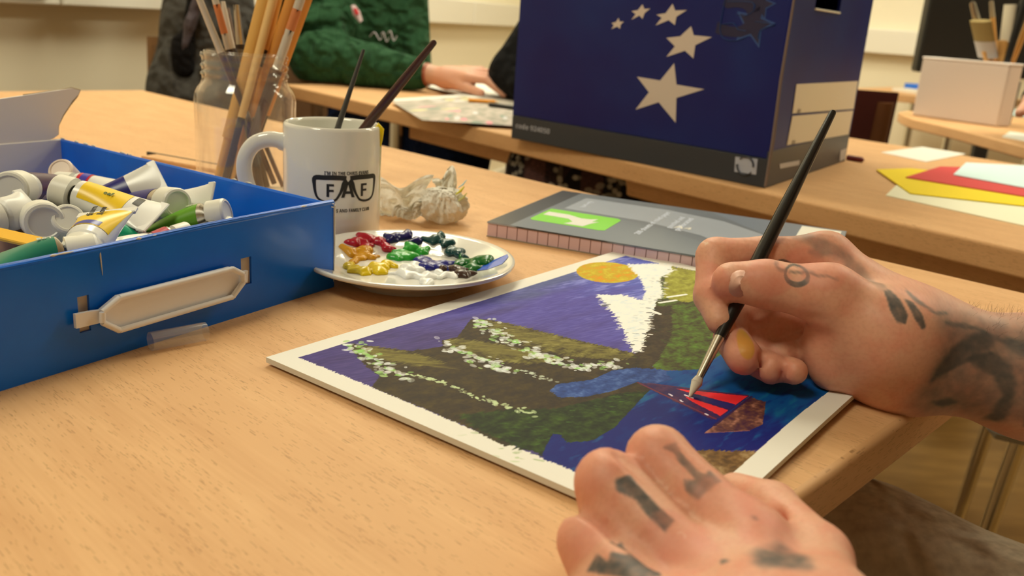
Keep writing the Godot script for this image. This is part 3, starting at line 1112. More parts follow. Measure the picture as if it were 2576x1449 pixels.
	var u := Vector3(0.5966, 0.0000, -0.8026)
	var v := Vector3(0.8026, 0.0000, 0.5966)
	var t := thing("painting_board", "white edged canvas board with a half finished mountain lake landscape and red sailed boat", "painting", o + u * 0.177 + v * 0.1215)
	var lift := func(a: float, b: float):
		var e := maxf(absf(a - 0.5), absf(b - 0.5)) * 2.0
		return 0.0016 * e * e * e + 0.0012 * exp(-pow((b - 1.0) / 0.1, 2.0)) * pow(sin(PI * a), 2.0)
	var top := func(a: float, b: float): return o + u * a * 0.354 + v * b * 0.243 + Vector3(0, 0.003 + lift.call(a, b), 0)
	var low := func(a: float, b: float): return o + u * a * 0.354 + v * b * 0.243 + Vector3(0, 0.0001 + lift.call(a, b), 0)
	var b := B.new()
	b.sheet(24, 18, top, true)
	put_at("painted_face", b, face_mat, t)
	b = B.new()
	b.sheet(24, 18, low)
	for k in 4:
		var side := func(s: float, z: float):
			var a := s if k == 0 else (1.0 if k == 1 else (1.0 - s if k == 2 else 0.0))
			var c := 0.0 if k == 0 else (s if k == 1 else (1.0 if k == 2 else 1.0 - s))
			var p: Vector3 = low.call(a, c)
			var q: Vector3 = top.call(a, c)
			return p.lerp(q, z)
		b.sheet(24, 1, side, true)
	put_at("panel_edge", b, mat(lin(0.70, 0.66, 0.57), 0.9), t)


# ---------------------------------------------------------------- blue cardboard box of paint tubes
func paint_box() -> void:
	var k := Vector3(-0.1190, 0.7400, -0.5674)
	var f := Vector3(-0.5022, 0.0000, 0.8647)
	var r := Vector3(-0.8288, -0.0000, -0.5595)
	var n := Vector3(0.8647, -0.0000, 0.5022)
	var up := Vector3.UP
	var H := 0.057
	var FL := 0.31
	var RL := 0.3267
	var t := thing("paint_box", "open blue glossy cardboard box full of paint tubes, with a white carry handle", "box", k + f * FL / 2 + r * RL / 2)
	# glossy printed board; scuffs show the bare white card along the folds
	var blue := Image.create(512, 256, false, Image.FORMAT_RGB8)
	var ns := noise(31, 0.02, 4)
	for y in 256:
		for x in 512:
			var q := ns.get_noise_2d(x * 0.5, y) * 0.5
			blue.set_pixel(x, y, Color(0.051, 0.390, 0.848).lerp(Color(0.051, 0.457, 0.935), clampf(0.5 + q, 0, 1)))
	var bm := tex_mat(blue, 0.3, 0.35)
	bm.clearcoat_enabled = true
	bm.clearcoat = 0.25
	bm.clearcoat_roughness = 0.16
	bm.uv1_scale = Vector3(3, 3, 1)
	var wavy := NoiseTexture2D.new()
	wavy.width = 256
	wavy.height = 256
	wavy.seamless = true
	wavy.noise = noise(32, 0.008, 2)
	bm.heightmap_enabled = true
	bm.heightmap_texture = wavy
	bm.heightmap_scale = 0.12
	var card := mat(lin(0.62, 0.54, 0.42), 0.9)
	var white := mat(lin(0.80, 0.78, 0.80), 0.75)
	# front wall: outer layer with two handle slots
	var b := B.new()
	var fx := rot(f, up, -n, k)
	if fx.basis.determinant() < 0: fx = rot(f, up, f.cross(up), k)
	var zo := 1.0 if fx.basis.z.dot(n) > 0 else -1.0
	var cols := [0.0, 0.0720, 0.0800, 0.1772, 0.1834, FL]
	for i in 5:
		var x0: float = cols[i]
		var x1: float = cols[i + 1]
		var rows := [[0.0, H]]
		if i == 1: rows = [[0.0, 0.0185], [0.0352, H]]
		if i == 3: rows = [[0.0, 0.0172], [0.0358, H]]
		for q in rows: b.box(Vector3((x0 + x1) / 2, (q[0] + q[1]) / 2, -zo * 0.0008), Vector3(x1 - x0, q[1] - q[0], 0.0016), 0.0, fx)
	put_at("front_wall", b, bm, t)
	b = B.new()
	b.box(Vector3(FL / 2, H / 2 - 0.001, -zo * 0.0024), Vector3(FL - 0.004, H - 0.003, 0.0014), 0.0, fx)
	put_at("front_lining", b, card, t)
	b = B.new()
	b.box(Vector3(FL / 2, H / 2, -zo * 0.0038), Vector3(FL - 0.006, H, 0.0012), 0.0, fx)
	put_at("front_inside", b, bm, t)
	# rolled top edge of the front wall
	b = B.new()
	b.sweep([fx * Vector3(0, H, -zo * 0.0022), fx * Vector3(FL * 0.33, H + 0.0006, -zo * 0.0022), fx * Vector3(FL * 0.66, H - 0.0004, -zo * 0.0022), fx * Vector3(FL, H, -zo * 0.0022)], [0.0023, 0.0023, 0.0023, 0.0023], 10)
	put_at("front_rim", b, bm, t)
	# right wall, back wall and floor
	var rx := rot(r, up, r.cross(up), k)
	var zi := 1.0 if rx.basis.z.dot(f) > 0 else -1.0
	b = B.new()
	b.box(Vector3(RL / 2, H / 2, zi * 0.0015), Vector3(RL, H, 0.003), 0.0012, rx)
	put_at("side_wall", b, bm, t)
	b = B.new()
	var bo := k + r * RL
	var bx := rot(f, up, f.cross(up), bo)
	var zb := 1.0 if bx.basis.z.dot(r) > 0 else -1.0
	b.box(Vector3(FL / 2, H / 2, -zb * 0.0015), Vector3(FL, H, 0.003), 0.0008, bx)
	put_at("back_wall", b, white, t)
	b = B.new()
	var q0 := k + f * 0.002 + r * 0.002 + up * 0.0004
	b.face([q0, q0 + r * (RL - 0.004), q0 + r * (RL - 0.004) + f * (FL - 0.004), q0 + f * (FL - 0.004)])
	b.face([q0 + up * 0.0016, q0 + up * 0.0016 + f * (FL - 0.004), q0 + up * 0.0016 + r * (RL - 0.004) + f * (FL - 0.004), q0 + up * 0.0016 + r * (RL - 0.004)])
	put_at("base", b, bm, t)
	b = B.new()
	var lx := rot(r, up, r.cross(up), k + f * FL)
	b.box(Vector3(RL / 2, H / 2, -zi * 0.0015), Vector3(RL, H, 0.003), 0.0012, lx)
	put_at("end_wall", b, bm, t)
	# torn white flap standing up from the back wall
	b = B.new()
	var torn := PackedVector2Array([Vector2(0.012, H), Vector2(0.2, H), Vector2(0.2, H + 0.03), Vector2(0.06, H + 0.034), Vector2(0.03, H + 0.037), Vector2(-0.012, H + 0.0415), Vector2(-0.019, H + 0.0395), Vector2(-0.017, H + 0.036), Vector2(-0.011, H + 0.031), Vector2(-0.008, H + 0.027), Vector2(-0.002, H + 0.02), Vector2(0.003, H + 0.011), Vector2(0.0035, H + 0.004), Vector2(0.008, H + 0.001)])
	b.plate(torn, 0.0022, Transform3D(bx.basis, bx.origin - r * zb * zb * 0.002))
	put_at("torn_flap", b, mat(lin(0.84, 0.80, 0.79), 0.8), t)
	b = B.new()
	var tp := []
	for q in [[0.03, 0.0372], [0.0, 0.0395], [-0.012, 0.0412], [-0.019, 0.0392], [-0.0165, 0.0352], [-0.009, 0.028], [-0.002, 0.0195], [0.003, 0.011], [0.0035, 0.004], [0.009, 0.0008]]: tp.append(bx * Vector3(q[0], H + q[1], 0.0))
	b.sweep(tp, [0.0006, 0.001, 0.0014, 0.0018, 0.0015, 0.0017, 0.0016, 0.0014, 0.0013, 0.0008], 7)
	put_at("torn_edge", b, mat(lin(0.36, 0.28, 0.18), 0.95), t)
	# worn white corner and nicks on the rims
	b = B.new()
	var rg := RandomNumberGenerator.new()
	rg.seed = 3
	for q in 26:
		var s := rg.randf()
		var p := k + up * (H + 0.0006) + r * rg.randf() * RL + f * 0.0015
		if q % 3 == 0: p = fx * Vector3(s * 0.24, H + 0.0016, -zo * 0.001)
		if q < 8: p = k + up * (H - rg.randf() * 0.002) + f * rg.randf() * 0.004 + r * rg.randf() * 0.006
		var d := r if q % 3 else f
		b.sweep([p - d * rg.randf_range(0.001, 0.005), p, p + d * rg.randf_range(0.001, 0.006)], [0.0002, rg.randf_range(0.0005, 0.0011), 0.0002], 6)
	b.sweep([fx * Vector3(0.0005, 0.004, zo * 0.0002), fx * Vector3(0.0003, 0.03, zo * 0.0003), fx * Vector3(0.0005, 0.056, zo * 0.0002)], [0.0003, 0.0006, 0.0009], 6)
	b.sweep([fx * Vector3(0.169, 0.058, -zo * 0.001), fx * Vector3(0.1695, 0.054, zo * 0.0001), fx * Vector3(0.169, 0.044, zo * 0.0001)], [0.0005, 0.0004, 0.0001], 6)
	put_at("worn_card", b, mat(lin(0.66, 0.62, 0.56), 0.95), t).set_meta("kind", "stuff")
	# carry handle: a white plastic strap with a sunken grip, its ends hooked through the slots
	var outline: Array = [Vector2(0.1878, 0.0292), Vector2(0.1805, 0.0288), Vector2(0.1745, 0.0281), Vector2(0.1646, 0.0332), Vector2(0.0918, 0.0335), Vector2(0.0843, 0.0289), Vector2(0.0786, 0.0286), Vector2(0.0793, 0.0215), Vector2(0.0839, 0.0225), Vector2(0.0924, 0.0153), Vector2(0.1659, 0.0149), Vector2(0.1750, 0.0215), Vector2(0.1878, 0.0219)]
	b = B.new()
	var hp := PackedVector2Array(outline)
	var hx := Transform3D(fx.basis, k + n * 0.0045)
	b.plate(hp, 0.002 * zo if zo > 0 else 0.002, hx)
	var hand := put_at("handle", b, mat(lin(0.84, 0.84, 0.88), 0.42), t)
	var rim: Array = [Vector2(0.1749, 0.0277), Vector2(0.1650, 0.0328), Vector2(0.0923, 0.0330), Vector2(0.0848, 0.0284), Vector2(0.0843, 0.0234), Vector2(0.0928, 0.0162), Vector2(0.1662, 0.0157), Vector2(0.1753, 0.0224)]
	b = B.new()
	for i in rim.size():
		var p: Vector2 = rim[i]
		var q: Vector2 = rim[(i + 1) % rim.size()]
		var pts := [fx * Vector3(p.x, p.y, zo * 0.0066), fx * Vector3(q.x, q.y, zo * 0.0066)]
		b.sweep(pts, [0.0016, 0.0016], 8)
	b.shift(-t.position)
	put("grip_rim", b, mat(lin(0.84, 0.84, 0.88), 0.4), hand)
	tubes()
	# clear plastic sleeve lying against the foot of the box
	var c0 := Vector3(-0.1873, 0.7455, -0.4342)
	var c1 := Vector3(-0.1655, 0.7455, -0.4549)
	var s := thing("plastic_sleeve", "short clear plastic tube lying on the table against the blue box", "tube", Vector3(c0.x, TABLE, c0.z))
	b = B.new()
	var rr := 0.0052
	var dirc := (c1 - c0).normalized()
	c0.y = TABLE + rr
	c1.y = TABLE + rr
	var cx := along(c0, c1 - c0)
	var L := (c1 - c0).length()
	b.lathe([Vector2(rr - 0.0004, 0), Vector2(rr, 0), Vector2(rr, L), Vector2(rr - 0.0004, L), Vector2(rr - 0.0004, 0)], 28, cx)
	var clear := mat(Color(0.95, 0.95, 0.95, 0.07), 0.15)
	clear.transparency = BaseMaterial3D.TRANSPARENCY_ALPHA
	put_at("sleeve", b, clear, s)


# one tube: cap, ribbed cap side, shoulder, body flattening to a crimped tail, printed band
func paint_tube(called: String, label: String, cap_end: Vector3, tail: Vector3, r: float, spec: Dictionary) -> Node3D:
	var t := thing(called, label, "paint tube", cap_end, "paint tubes in the blue box")
	var d := tail - cap_end
	var L := d.length()
	d /= L
	var flat: Vector3 = spec.get("flat", Vector3.UP)
	var side := flat.cross(d).normalized()
	var nrm := d.cross(side).normalized()
	var x := along(cap_end, d)
	var cl: float = spec.get("cap_len", 0.013)
	var cr: float = spec.get("cap_r", r * 0.95)
	var b := B.new()
	b.lathe([Vector2(0.0, 0.0008), Vector2(cr * 0.72, 0.0008), Vector2(cr * 0.78, 0.0), Vector2(cr * 0.92, 0.0003), Vector2(cr, 0.0015), Vector2(cr * 1.02, cl), Vector2(cr * 0.6, cl)], 26, x, 0.0, 0.9)
	if cl > 0: put_at("cap", b, spec.get("cap_mat", M.tube_cap), t)
	var body_mat: Material = spec.get("body", M.tube_white)
	var neck := cl + 0.0012
	var shoulder := neck + r * 0.35
	var bend: Vector3 = spec.get("bend", Vector3.ZERO)
	var ring := func(z: float, grow: float):
		var q := clampf((z - shoulder) / (L - shoulder), 0.0, 1.0)
		var fl := pow(q, 1.5)
		var a := lerpf(r, r * 1.5, fl) + grow
		var c := lerpf(r, 0.0009, fl) + grow
		if z < shoulder:
			var e := clampf((z - neck) / (shoulder - neck), 0, 1)
			a = lerpf(r * 0.55, r, sin(e * PI / 2)) + grow
			c = a
		return [a, c, bend * q * q]
	var loft := func(z0: float, z1: float, steps: int, grow: float, arc0: float, arc1: float):
		var o := B.new()
		var m := 28
		var s := 0
		for i in steps + 1:
			var z := lerpf(z0, z1, float(i) / steps)
			var q: Array = ring.call(z, grow)
			for j in m + 1:
				var an := lerpf(arc0, arc1, float(j) / m)
				var off: Vector3 = side * cos(an) * q[0] + nrm * sin(an) * q[1]
				var nn: Vector3 = (side * cos(an) / q[0] + nrm * sin(an) / q[1]).normalized()
				o.vert(cap_end + d * z + off + q[2], nn, Vector2(float(j) / m, float(i) / steps))
		for i in steps:
			for j in m:
				var a := i * (m + 1) + j
				o.tri(a, a + 1, a + m + 1)
				o.tri(a + 1, a + m + 2, a + m + 1)
		return o
	var tb: MeshInstance3D = put_at("body", loft.call(neck, L, 18, 0.0, 0.0, TAU), body_mat, t)
	if spec.get("collar", null) != null:
		put_at("collar", loft.call(neck, shoulder + 0.004, 6, 0.00012, 0.0, TAU), spec.collar, t)
	for band in spec.get("bands", []):
		# [from, to (fractions of the length), colour, arc from, arc to]
		var a0: float = band[3] if band.size() > 3 else 0.0
		var a1: float = band[4] if band.size() > 4 else TAU
		var o: B = loft.call(lerpf(shoulder, L, band[0]), lerpf(shoulder, L, band[1]), 12, 0.00018 if band.size() < 6 else 0.0003, a0, a1)
		o.shift(-t.position)
		put("printed_band", o, mat(band[2], 0.32), tb)
	# crimp: folded flat end
	b = B.new()
	var q: Array = ring.call(L, 0.0)
	b.box(Vector3(0, 0, 0), Vector3(q[0] * 2.0, 0.0022, 0.006), 0.0006, rot(side, nrm, d, cap_end + d * (L - 0.002) + q[2]))
	if spec.get("crimp", true): put_at("crimp", b, body_mat, t)
	if spec.has("text"):
		b = B.new()
		var tz: float = lerpf(shoulder, L, spec.get("text_at", 0.35))
		var qq: Array = ring.call(tz, 0.0004)
		var tx := rot(-d if spec.get("flip", false) else d, -side if spec.get("flip", false) else side, (d.cross(side)) , cap_end + d * tz + nrm * qq[1] + qq[2])
		if tx.basis.z.dot(nrm) < 0: tx.basis = Basis(tx.basis.x, -tx.basis.y, -tx.basis.z)
		var lines: Array = spec.text
		for i in lines.size():
			lettering(b, lines[i], spec.get("text_h", 0.0032), tx * Transform3D(Basis(), Vector3(0, (float(lines.size() - 1) / 2 - i) * spec.get("text_h", 0.0032) * 1.7, 0)), true)
		b.shift(-t.position)
		put("lettering", b, mat(spec.get("text_col", Color(0.1, 0.1, 0.1)), 0.5), tb)
	return t


func tubes() -> void:
	M.tube_cap = mat(lin(0.80, 0.79, 0.72), 0.38)
	M.tube_white = mat(lin(0.80, 0.80, 0.78), 0.25)
	M.tube_white.clearcoat_enabled = true
	M.tube_white.clearcoat = 0.5
	M.tube_metal = mat(Color(0.82, 0.81, 0.79), 0.25, 1.0)
	var yellow := Color(0.964, 0.810, 0.129)
	var navy := Color(0.114, 0.121, 0.479)
	var black := lin(0.02, 0.02, 0.02)
	# lower layer first
	paint_tube("paint_tube", "dark navy paint tube half buried under the yellow ones", Vector3(-0.3054, 0.7760, -0.5622), Vector3(-0.2679, 0.7740, -0.5652), 0.0095, {"body": mat(lin(0.02, 0.02, 0.05), 0.4), "cap_r": 0.008})
	paint_tube("paint_tube", "white paint tube with red and navy print, lying along the back of the box", Vector3(-0.3377, 0.7820, -0.6374), Vector3(-0.2842, 0.7820, -0.6325), 0.0095, {"bands": [[0.05, 0.3, Color(0.806, 0.130, 0.227)], [0.12, 0.26, Color(0.243, 0.214, 0.692), 0.6, 2.6, 1]], "flat": Vector3(0.2, 1, 0.3)})
	paint_tube("paint_tube", "navy paint tube with a white pinched tail sticking up at the back", Vector3(-0.3015, 0.7740, -0.6053), Vector3(-0.2568, 0.7960, -0.6265), 0.0085, {"bands": [[0.0, 0.55, navy]], "flat": Vector3(0.1, 0.6, 0.8), "cap_len": 0.0})
	paint_tube("paint_tube", "white paint tube with a flat bent tail, behind the navy cap", Vector3(-0.2528, 0.7760, -0.6125), Vector3(-0.2091, 0.7870, -0.5929), 0.0095, {"flat": Vector3(0.2, 0.5, 0.8)})
	paint_tube("paint_tube", "navy blue metal paint tube with a silver collar and big white cap", Vector3(-0.2260, 0.7870, -0.5788), Vector3(-0.2893, 0.7760, -0.6313), 0.0092, {"body": M.tube_metal, "bands": [[0.08, 0.9, navy]], "collar": M.tube_metal, "cap_len": 0.016, "cap_r": 0.0105})
	paint_tube("paint_tube", "bright green metal paint tube with a white cap near the box corner", Vector3(-0.1906, 0.7850, -0.5720), Vector3(-0.2444, 0.7700, -0.5724), 0.0095, {"body": M.tube_metal, "bands": [[0.03, 1.0, Color(0.388, 0.633, 0.149)]], "collar": M.tube_metal, "cap_len": 0.012, "cap_r": 0.0098, "text": ["SAP"], "text_h": 0.003, "text_col": Color(0.8, 0.85, 0.7), "text_at": 0.15})
	paint_tube("paint_tube", "small silver and black paint tube lying low along the front wall", Vector3(-0.1878, 0.7770, -0.5726), Vector3(-0.2232, 0.7680, -0.5378), 0.007, {"body": M.tube_metal, "bands": [[0.1, 0.7, black]], "cap_len": 0.009, "cap_r": 0.006})
	paint_tube("paint_tube", "silver paint tube with a crimson print tucked under the front rim", Vector3(-0.2054, 0.7780, -0.5422), Vector3(-0.2346, 0.7700, -0.5073), 0.0075, {"body": M.tube_metal, "bands": [[0.02, 0.3, Color(0.710, 0.172, 0.265)]], "cap_len": 0.010, "cap_r": 0.0068})
	paint_tube("paint_tube", "white paint tube with brown lettering lying just inside the front wall", Vector3(-0.2361, 0.7740, -0.4916), Vector3(-0.2187, 0.7740, -0.5463), 0.0075, {"bands": [[0.5, 0.95, Color(0.484, 0.340, 0.304), 0.3, 1.6]], "cap_len": 0.01})
	paint_tube("paint_tube", "emerald green paint tube peeping out beside the yellow tubes", Vector3(-0.2559, 0.7780, -0.5236), Vector3(-0.2370, 0.7720, -0.5427), 0.0085, {"body": mat(Color(0.051, 0.633, 0.479), 0.3), "cap_len": 0.008})
	# tape and stick
	var tp := thing("tape_roll", "roll of brown tape lying among the tubes at the left", "tape", Vector3(-0.3090, 0.7700, -0.5338))
	var b := B.new()
	b.lathe([Vector2(0.010, -0.005), Vector2(0.0155, -0.005), Vector2(0.0155, 0.005), Vector2(0.010, 0.005), Vector2(0.010, -0.005)], 32, along(Vector3.ZERO, Vector3(0.12, 1, 0.25)))
	put("tape", b, mat(Color(0.766, 0.591, 0.450), 0.5), tp)
	b = B.new()
	b.lathe([Vector2(0.0088, -0.0049), Vector2(0.0099, -0.0049), Vector2(0.0099, 0.0049), Vector2(0.0088, 0.0049), Vector2(0.0088, -0.0049)], 32, along(Vector3.ZERO, Vector3(0.12, 1, 0.25)))
	put("core", b, mat(Color(0.484, 0.356, 0.256), 0.9), tp)
	# upper layer
	paint_tube("paint_tube", "paint tube with a brown and blue label, its round white cap facing the camera", Vector3(-0.3290, 0.7920, -0.5618), Vector3(-0.3460, 0.7740, -0.6913), 0.0105, {"bands": [[0.05, 0.5, Color(0.299, 0.214, 0.333)], [0.3, 0.42, Color(0.243, 0.298, 0.692), 3.3, 5.6, 1], [0.1, 0.3, Color(0.686, 0.633, 0.692), 3.6, 4.3, 1]], "cap_len": 0.016, "cap_r": 0.0122})
	paint_tube("paint_tube", "paint tube with a pale pinkish cap leaning on the torn flap", Vector3(-0.3372, 0.7920, -0.6427), Vector3(-0.3377, 0.7620, -0.6821), 0.0095, {"bands": [[0.0, 0.3, Color(0.863, 0.256, 0.256)]], "cap_mat": mat(lin(0.8, 0.66, 0.58), 0.4), "cap_len": 0.017})
	paint_tube("paint_tube", "paint tube whose round white cap points at the camera, left of the yellow tube", Vector3(-0.2784, 0.7860, -0.5084), Vector3(-0.3270, 0.7800, -0.5739), 0.0095, {"cap_len": 0.014, "cap_r": 0.0118, "body": mat(lin(0.03, 0.03, 0.035), 0.4)})
	paint_tube("paint_tube", "plain white paint tube with a square folded tail at the left edge", Vector3(-0.3124, 0.7860, -0.4976), Vector3(-0.2951, 0.7900, -0.5298), 0.0105, {"flat": Vector3(0.3, 0.75, 0.6)})
	paint_tube("paint_tube", "white paint tube with a yellow label and bar code, lying across the pile", Vector3(-0.2941, 0.7960, -0.5536), Vector3(-0.2282, 0.7840, -0.5471), 0.0108, {"bands": [[0.06, 0.62, yellow, 0.75, 2.5], [0.12, 0.20, Color(0.162, 0.549, 0.595), 4.9, 5.5, 1], [0.68, 0.76, black, 0.75, 1.5, 1]], "cap_len": 0.012, "cap_r": 0.0108, "flat": Vector3(-0.25, 1, 0.35), "text": ["leaf"], "text_h": 0.003, "text_at": 0.38, "text_col": Color(0.25, 0.4, 0.2)})
	paint_tube("paint_tube", "stubby white cap tube beside the yellow label tube, standing on its end", Vector3(-0.2678, 0.7880, -0.5159), Vector3(-0.2925, 0.7600, -0.5497), 0.0085, {"cap_len": 0.016, "cap_r": 0.0095})
	paint_tube("paint_tube", "squeezed yellow paint tube with black print lying over the front wall", Vector3(-0.2248, 0.7860, -0.4392), Vector3(-0.2309, 0.8000, -0.4889), 0.0112, {"bands": [[0.08, 0.86, yellow, 0.25, 2.9], [0.10, 0.24, Color(0.283, 0.298, 0.644), 1.1, 2.3, 1]], "flat": Vector3(-0.1, 0.8, 0.6), "cap_len": 0.010, "text": ["medium", "yellow"], "text_h": 0.0034, "text_at": 0.58, "flip": false})
	paint_tube("paint_tube", "dark green paint tube with a silver collar, lowest at the left front", Vector3(-0.2179, 0.7900, -0.4471), Vector3(-0.2605, 0.7860, -0.4174), 0.0095, {"body": mat(Color(0.051, 0.474, 0.382), 0.3), "bands": [[0.0, 1.0, Color(0.051, 0.474, 0.382)]], "collar": M.tube_metal, "cap_len": 0.015, "cap_r": 0.0085, "text": ["Log"], "text_h": 0.003, "text_at": 0.14, "text_col": Color(0.8, 0.85, 0.8)})
	paint_tube("paint_tube", "bright yellow paint tube cut by the left edge of the picture", Vector3(-0.3804, 0.7840, -0.5971), Vector3(-0.3630, 0.7740, -0.6119), 0.010, {"body": mat(Color(0.911, 0.885, 0.110), 0.35)})
	# the bottom of the pile
	var rg := RandomNumberGenerator.new()
	rg.seed = 44
	var kk := Vector3(-0.1190, 0.7400, -0.5674)
	var ff := Vector3(-0.5022, 0.0000, 0.8647)
	var rr := Vector3(-0.8288, -0.0000, -0.5595)
	var hues := [lin(0.02, 0.02, 0.05), lin(0.45, 0.05, 0.04), lin(0.05, 0.2, 0.06), lin(0.3, 0.16, 0.05), lin(0.05, 0.06, 0.3), lin(0.6, 0.4, 0.03)]
	for i in 34:
		var a := Vector2(0.05 + (i % 6) * 0.039 + rg.randf_range(-0.008, 0.008), 0.045 + int(i / 6.0) * 0.045 + rg.randf_range(-0.008, 0.008))
		var an := rg.randf() * TAU
		var d := (ff * cos(an) + rr * sin(an)) * rg.randf_range(0.022, 0.032)
		var c0 := kk + ff * a.x + rr * a.y + Vector3(0, 0.0115 + rg.randf() * 0.011, 0)
		paint_tube("paint_tube", "small paint tube buried low in the pile inside the blue box", c0 - d, c0 + d, 0.0082, {"bands": [[0.08, 0.75, hues[i % 6]]], "cap_len": 0.011})
	# flat orange stick
	var a0 := Vector3(-0.2895, 0.7900, -0.4673)
	var a1 := Vector3(-0.2499, 0.7860, -0.4607)
	var s := thing("wooden_stick", "flat orange-yellow wooden stick lying over the tubes at the left", "stick", a0)
	b = B.new()
	var x := along(a0, a1 - a0, Vector3(0.05, 1, 0.3))
	b.box(Vector3(0, (a1 - a0).length() / 2, 0), Vector3(0.0095, (a1 - a0).length(), 0.0024), 0.0006, x)
	put_at("stick", b, mat(Color(0.964, 0.742, 0.207), 0.45), s)


# ---------------------------------------------------------------- mug, plate, jar, pad, tissue
# flat strip along 2-d points bent round a cylinder (metres; x sideways, y up)
func ribbon(b: B, pts: Array, wid: Array, x: Transform3D, bend_r: float, off: float) -> void:
	var s := b.v.size()
	for i in pts.size():
		var p: Vector2 = pts[i]
		var d: Vector2 = (pts[mini(i + 1, pts.size() - 1)] - pts[maxi(i - 1, 0)]).normalized()
		var nn := Vector2(-d.y, d.x)
		for k in [-1.0, 1.0]:
			var q: Vector2 = p + nn * float(wid[mini(i, wid.size() - 1)]) * 0.5 * k
			var a := q.x / bend_r
			b.vert(x * Vector3(sin(a) * (bend_r + off), q.y, cos(a) * (bend_r + off)), x.basis * Vector3(sin(a), 0, cos(a)))
	for i in pts.size() - 1:
		var a := s + i * 2
		b.tri(a, a + 2, a + 1)
		b.tri(a + 1, a + 2, a + 3)


func mug_and_plate() -> void:
	var glaze := mat(lin(0.86, 0.85, 0.80), 0.12, 0.0, 0.5)
	glaze.clearcoat_enabled = true
	glaze.clearcoat = 0.4
	glaze.clearcoat_roughness = 0.06
	M.glaze = glaze
	# ---- mug
	var c := Vector3(-0.1480, 0.7400, -0.6963)
	var t := thing("mug", "white ceramic mug with a black spectacles print, holding two brushes", "mug", c)
	var R := 0.0378
	var b := B.new()
	b.lathe([Vector2(0, 0.001), Vector2(R - 0.008, 0.001), Vector2(R - 0.006, 0.0), Vector2(R - 0.003, 0.0004), Vector2(R - 0.0006, 0.003), Vector2(R, 0.007), Vector2(R, 0.090), Vector2(R - 0.0006, 0.0922), Vector2(R - 0.0018, 0.093), Vector2(R - 0.0031, 0.0922), Vector2(R - 0.0037, 0.090), Vector2(R - 0.004, 0.012), Vector2(R - 0.008, 0.006), Vector2(0, 0.005)], 72)
	put("body", b, glaze, t)
	var hd := Vector3(-0.9696, -0.0000, 0.1039).normalized()
	b = B.new()
	var hp := []
	for q in [[0.033, 0.0745], [0.047, 0.0775], [0.060, 0.073], [0.0672, 0.062], [0.0678, 0.048], [0.0625, 0.033], [0.052, 0.023], [0.035, 0.018]]: hp.append(hd * q[0] + Vector3(0, q[1], 0))
	hp = smooth_path(hp, 6)
	var hr := []
	for i in hp.size(): hr.append(0.0062 if i > 3 and i < hp.size() - 4 else 0.0072)
	b.sweep(hp, hr, 18, true, 0.72, Vector3.UP.cross(hd))
	put("handle", b, glaze, t)
	b = B.new()
	b.lathe([Vector2(0, 0.070), Vector2(R - 0.0039, 0.070)], 48)
	var wm := mat(lin(0.42, 0.46, 0.36), 0.08)
	put("paint_water", b, wm, t)
	# print
	var fz := Vector3(0.5000, 0.0000, 0.8660)
	var px := rot(Vector3.UP.cross(fz), Vector3.UP, fz, Vector3.ZERO)
	var ink = M.text_black
	b = B.new()
	lettering(b, "I'M IN THE CHRIS EVANS", 0.0026, px * Transform3D(Basis(), Vector3(0, 0.0598, 0)), true, false, R + 0.0001, 0.0001, 0.036)
	put("lettering", b, ink, t)
	b = B.new()
	lettering(b, "FRIENDS AND FAMILY CLUB", 0.0026, px * Transform3D(Basis(), Vector3(0, 0.0312, 0)), true, false, R + 0.0001, 0.0001, 0.039)
	put("lettering", b, ink, t)
	for q in [["F", -0.0135, 0.0465, 0.0098], ["A", 0.0, 0.047, 0.0118], ["F", 0.0135, 0.0465, 0.0098]]:
		b = B.new()
		lettering(b, q[0], q[3], px * Transform3D(Basis(Vector3.UP, q[1] / R), Vector3(0, q[2], 0)), true, false, R + 0.0001, 0.0001)
		put("letter", b, ink, t)
	for s in [-1.0, 1.0]:
		b = B.new()
		var lens := [Vector2(1.5, 56.0), Vector2(8, 56.6), Vector2(18, 56.4), Vector2(25.0, 55.8), Vector2(25.6, 51), Vector2(24.2, 43.0), Vector2(21.0, 39.2), Vector2(15.5, 38.0), Vector2(10.0, 39.2), Vector2(7.0, 43.0), Vector2(5.0, 47.0), Vector2(3.2, 52.5), Vector2(1.0, 54.5)]
		var pts := []
		for q in lens: pts.append(Vector3(q.x * s * 0.001, q.y * 0.001, 0))
		pts = smooth_path(pts, 4)
		var p2 := []
		var wd := []
		for i in pts.size():
			p2.append(Vector2(pts[i].x, pts[i].y))
			var u := float(i) / pts.size()
			wd.append(lerpf(0.0036, 0.0017, smoothstep(0.22, 0.45, u)) if u < 0.7 else lerpf(0.0017, 0.0032, smoothstep(0.7, 0.95, u)))
		ribbon(b, p2, wd, px, R, 0.0002)
		put("spectacle_frame", b, ink, t)
	# yellow paint run over the rim
	var yd := Vector3(0.9976, 0.0000, 0.0697)
	b = B.new()
	b.sweep([yd * (R - 0.004) + Vector3(0, 0.0900, 0), yd * (R - 0.0018) + Vector3(0, 0.0936, 0), yd * R + Vector3(0, 0.0905, 0), yd * (R + 0.0002) + Vector3(0, 0.083, 0), yd * (R - 0.0003) + Vector3(0, 0.076, 0)], [0.0012, 0.0022, 0.0028, 0.0016, 0.0006], 10)
	put("paint_drip", b, mat(Color(0.964, 0.864, 0.062), 0.25), t)
	b = B.new()
	var run := []
	for i in 12: run.append(yd * (R - 0.0006) + Vector3(0, lerpf(0.080, 0.020, i / 11.0), 0))
	b.sweep(run, [0.0008, 0.0013, 0.0010, 0.0012, 0.0009, 0.0012, 0.0010, 0.0011, 0.0008, 0.0009, 0.0006, 0.0002], 8)
	put("paint_drip", b, mat(Color(0.895, 0.910, 0.741), 0.3), t)
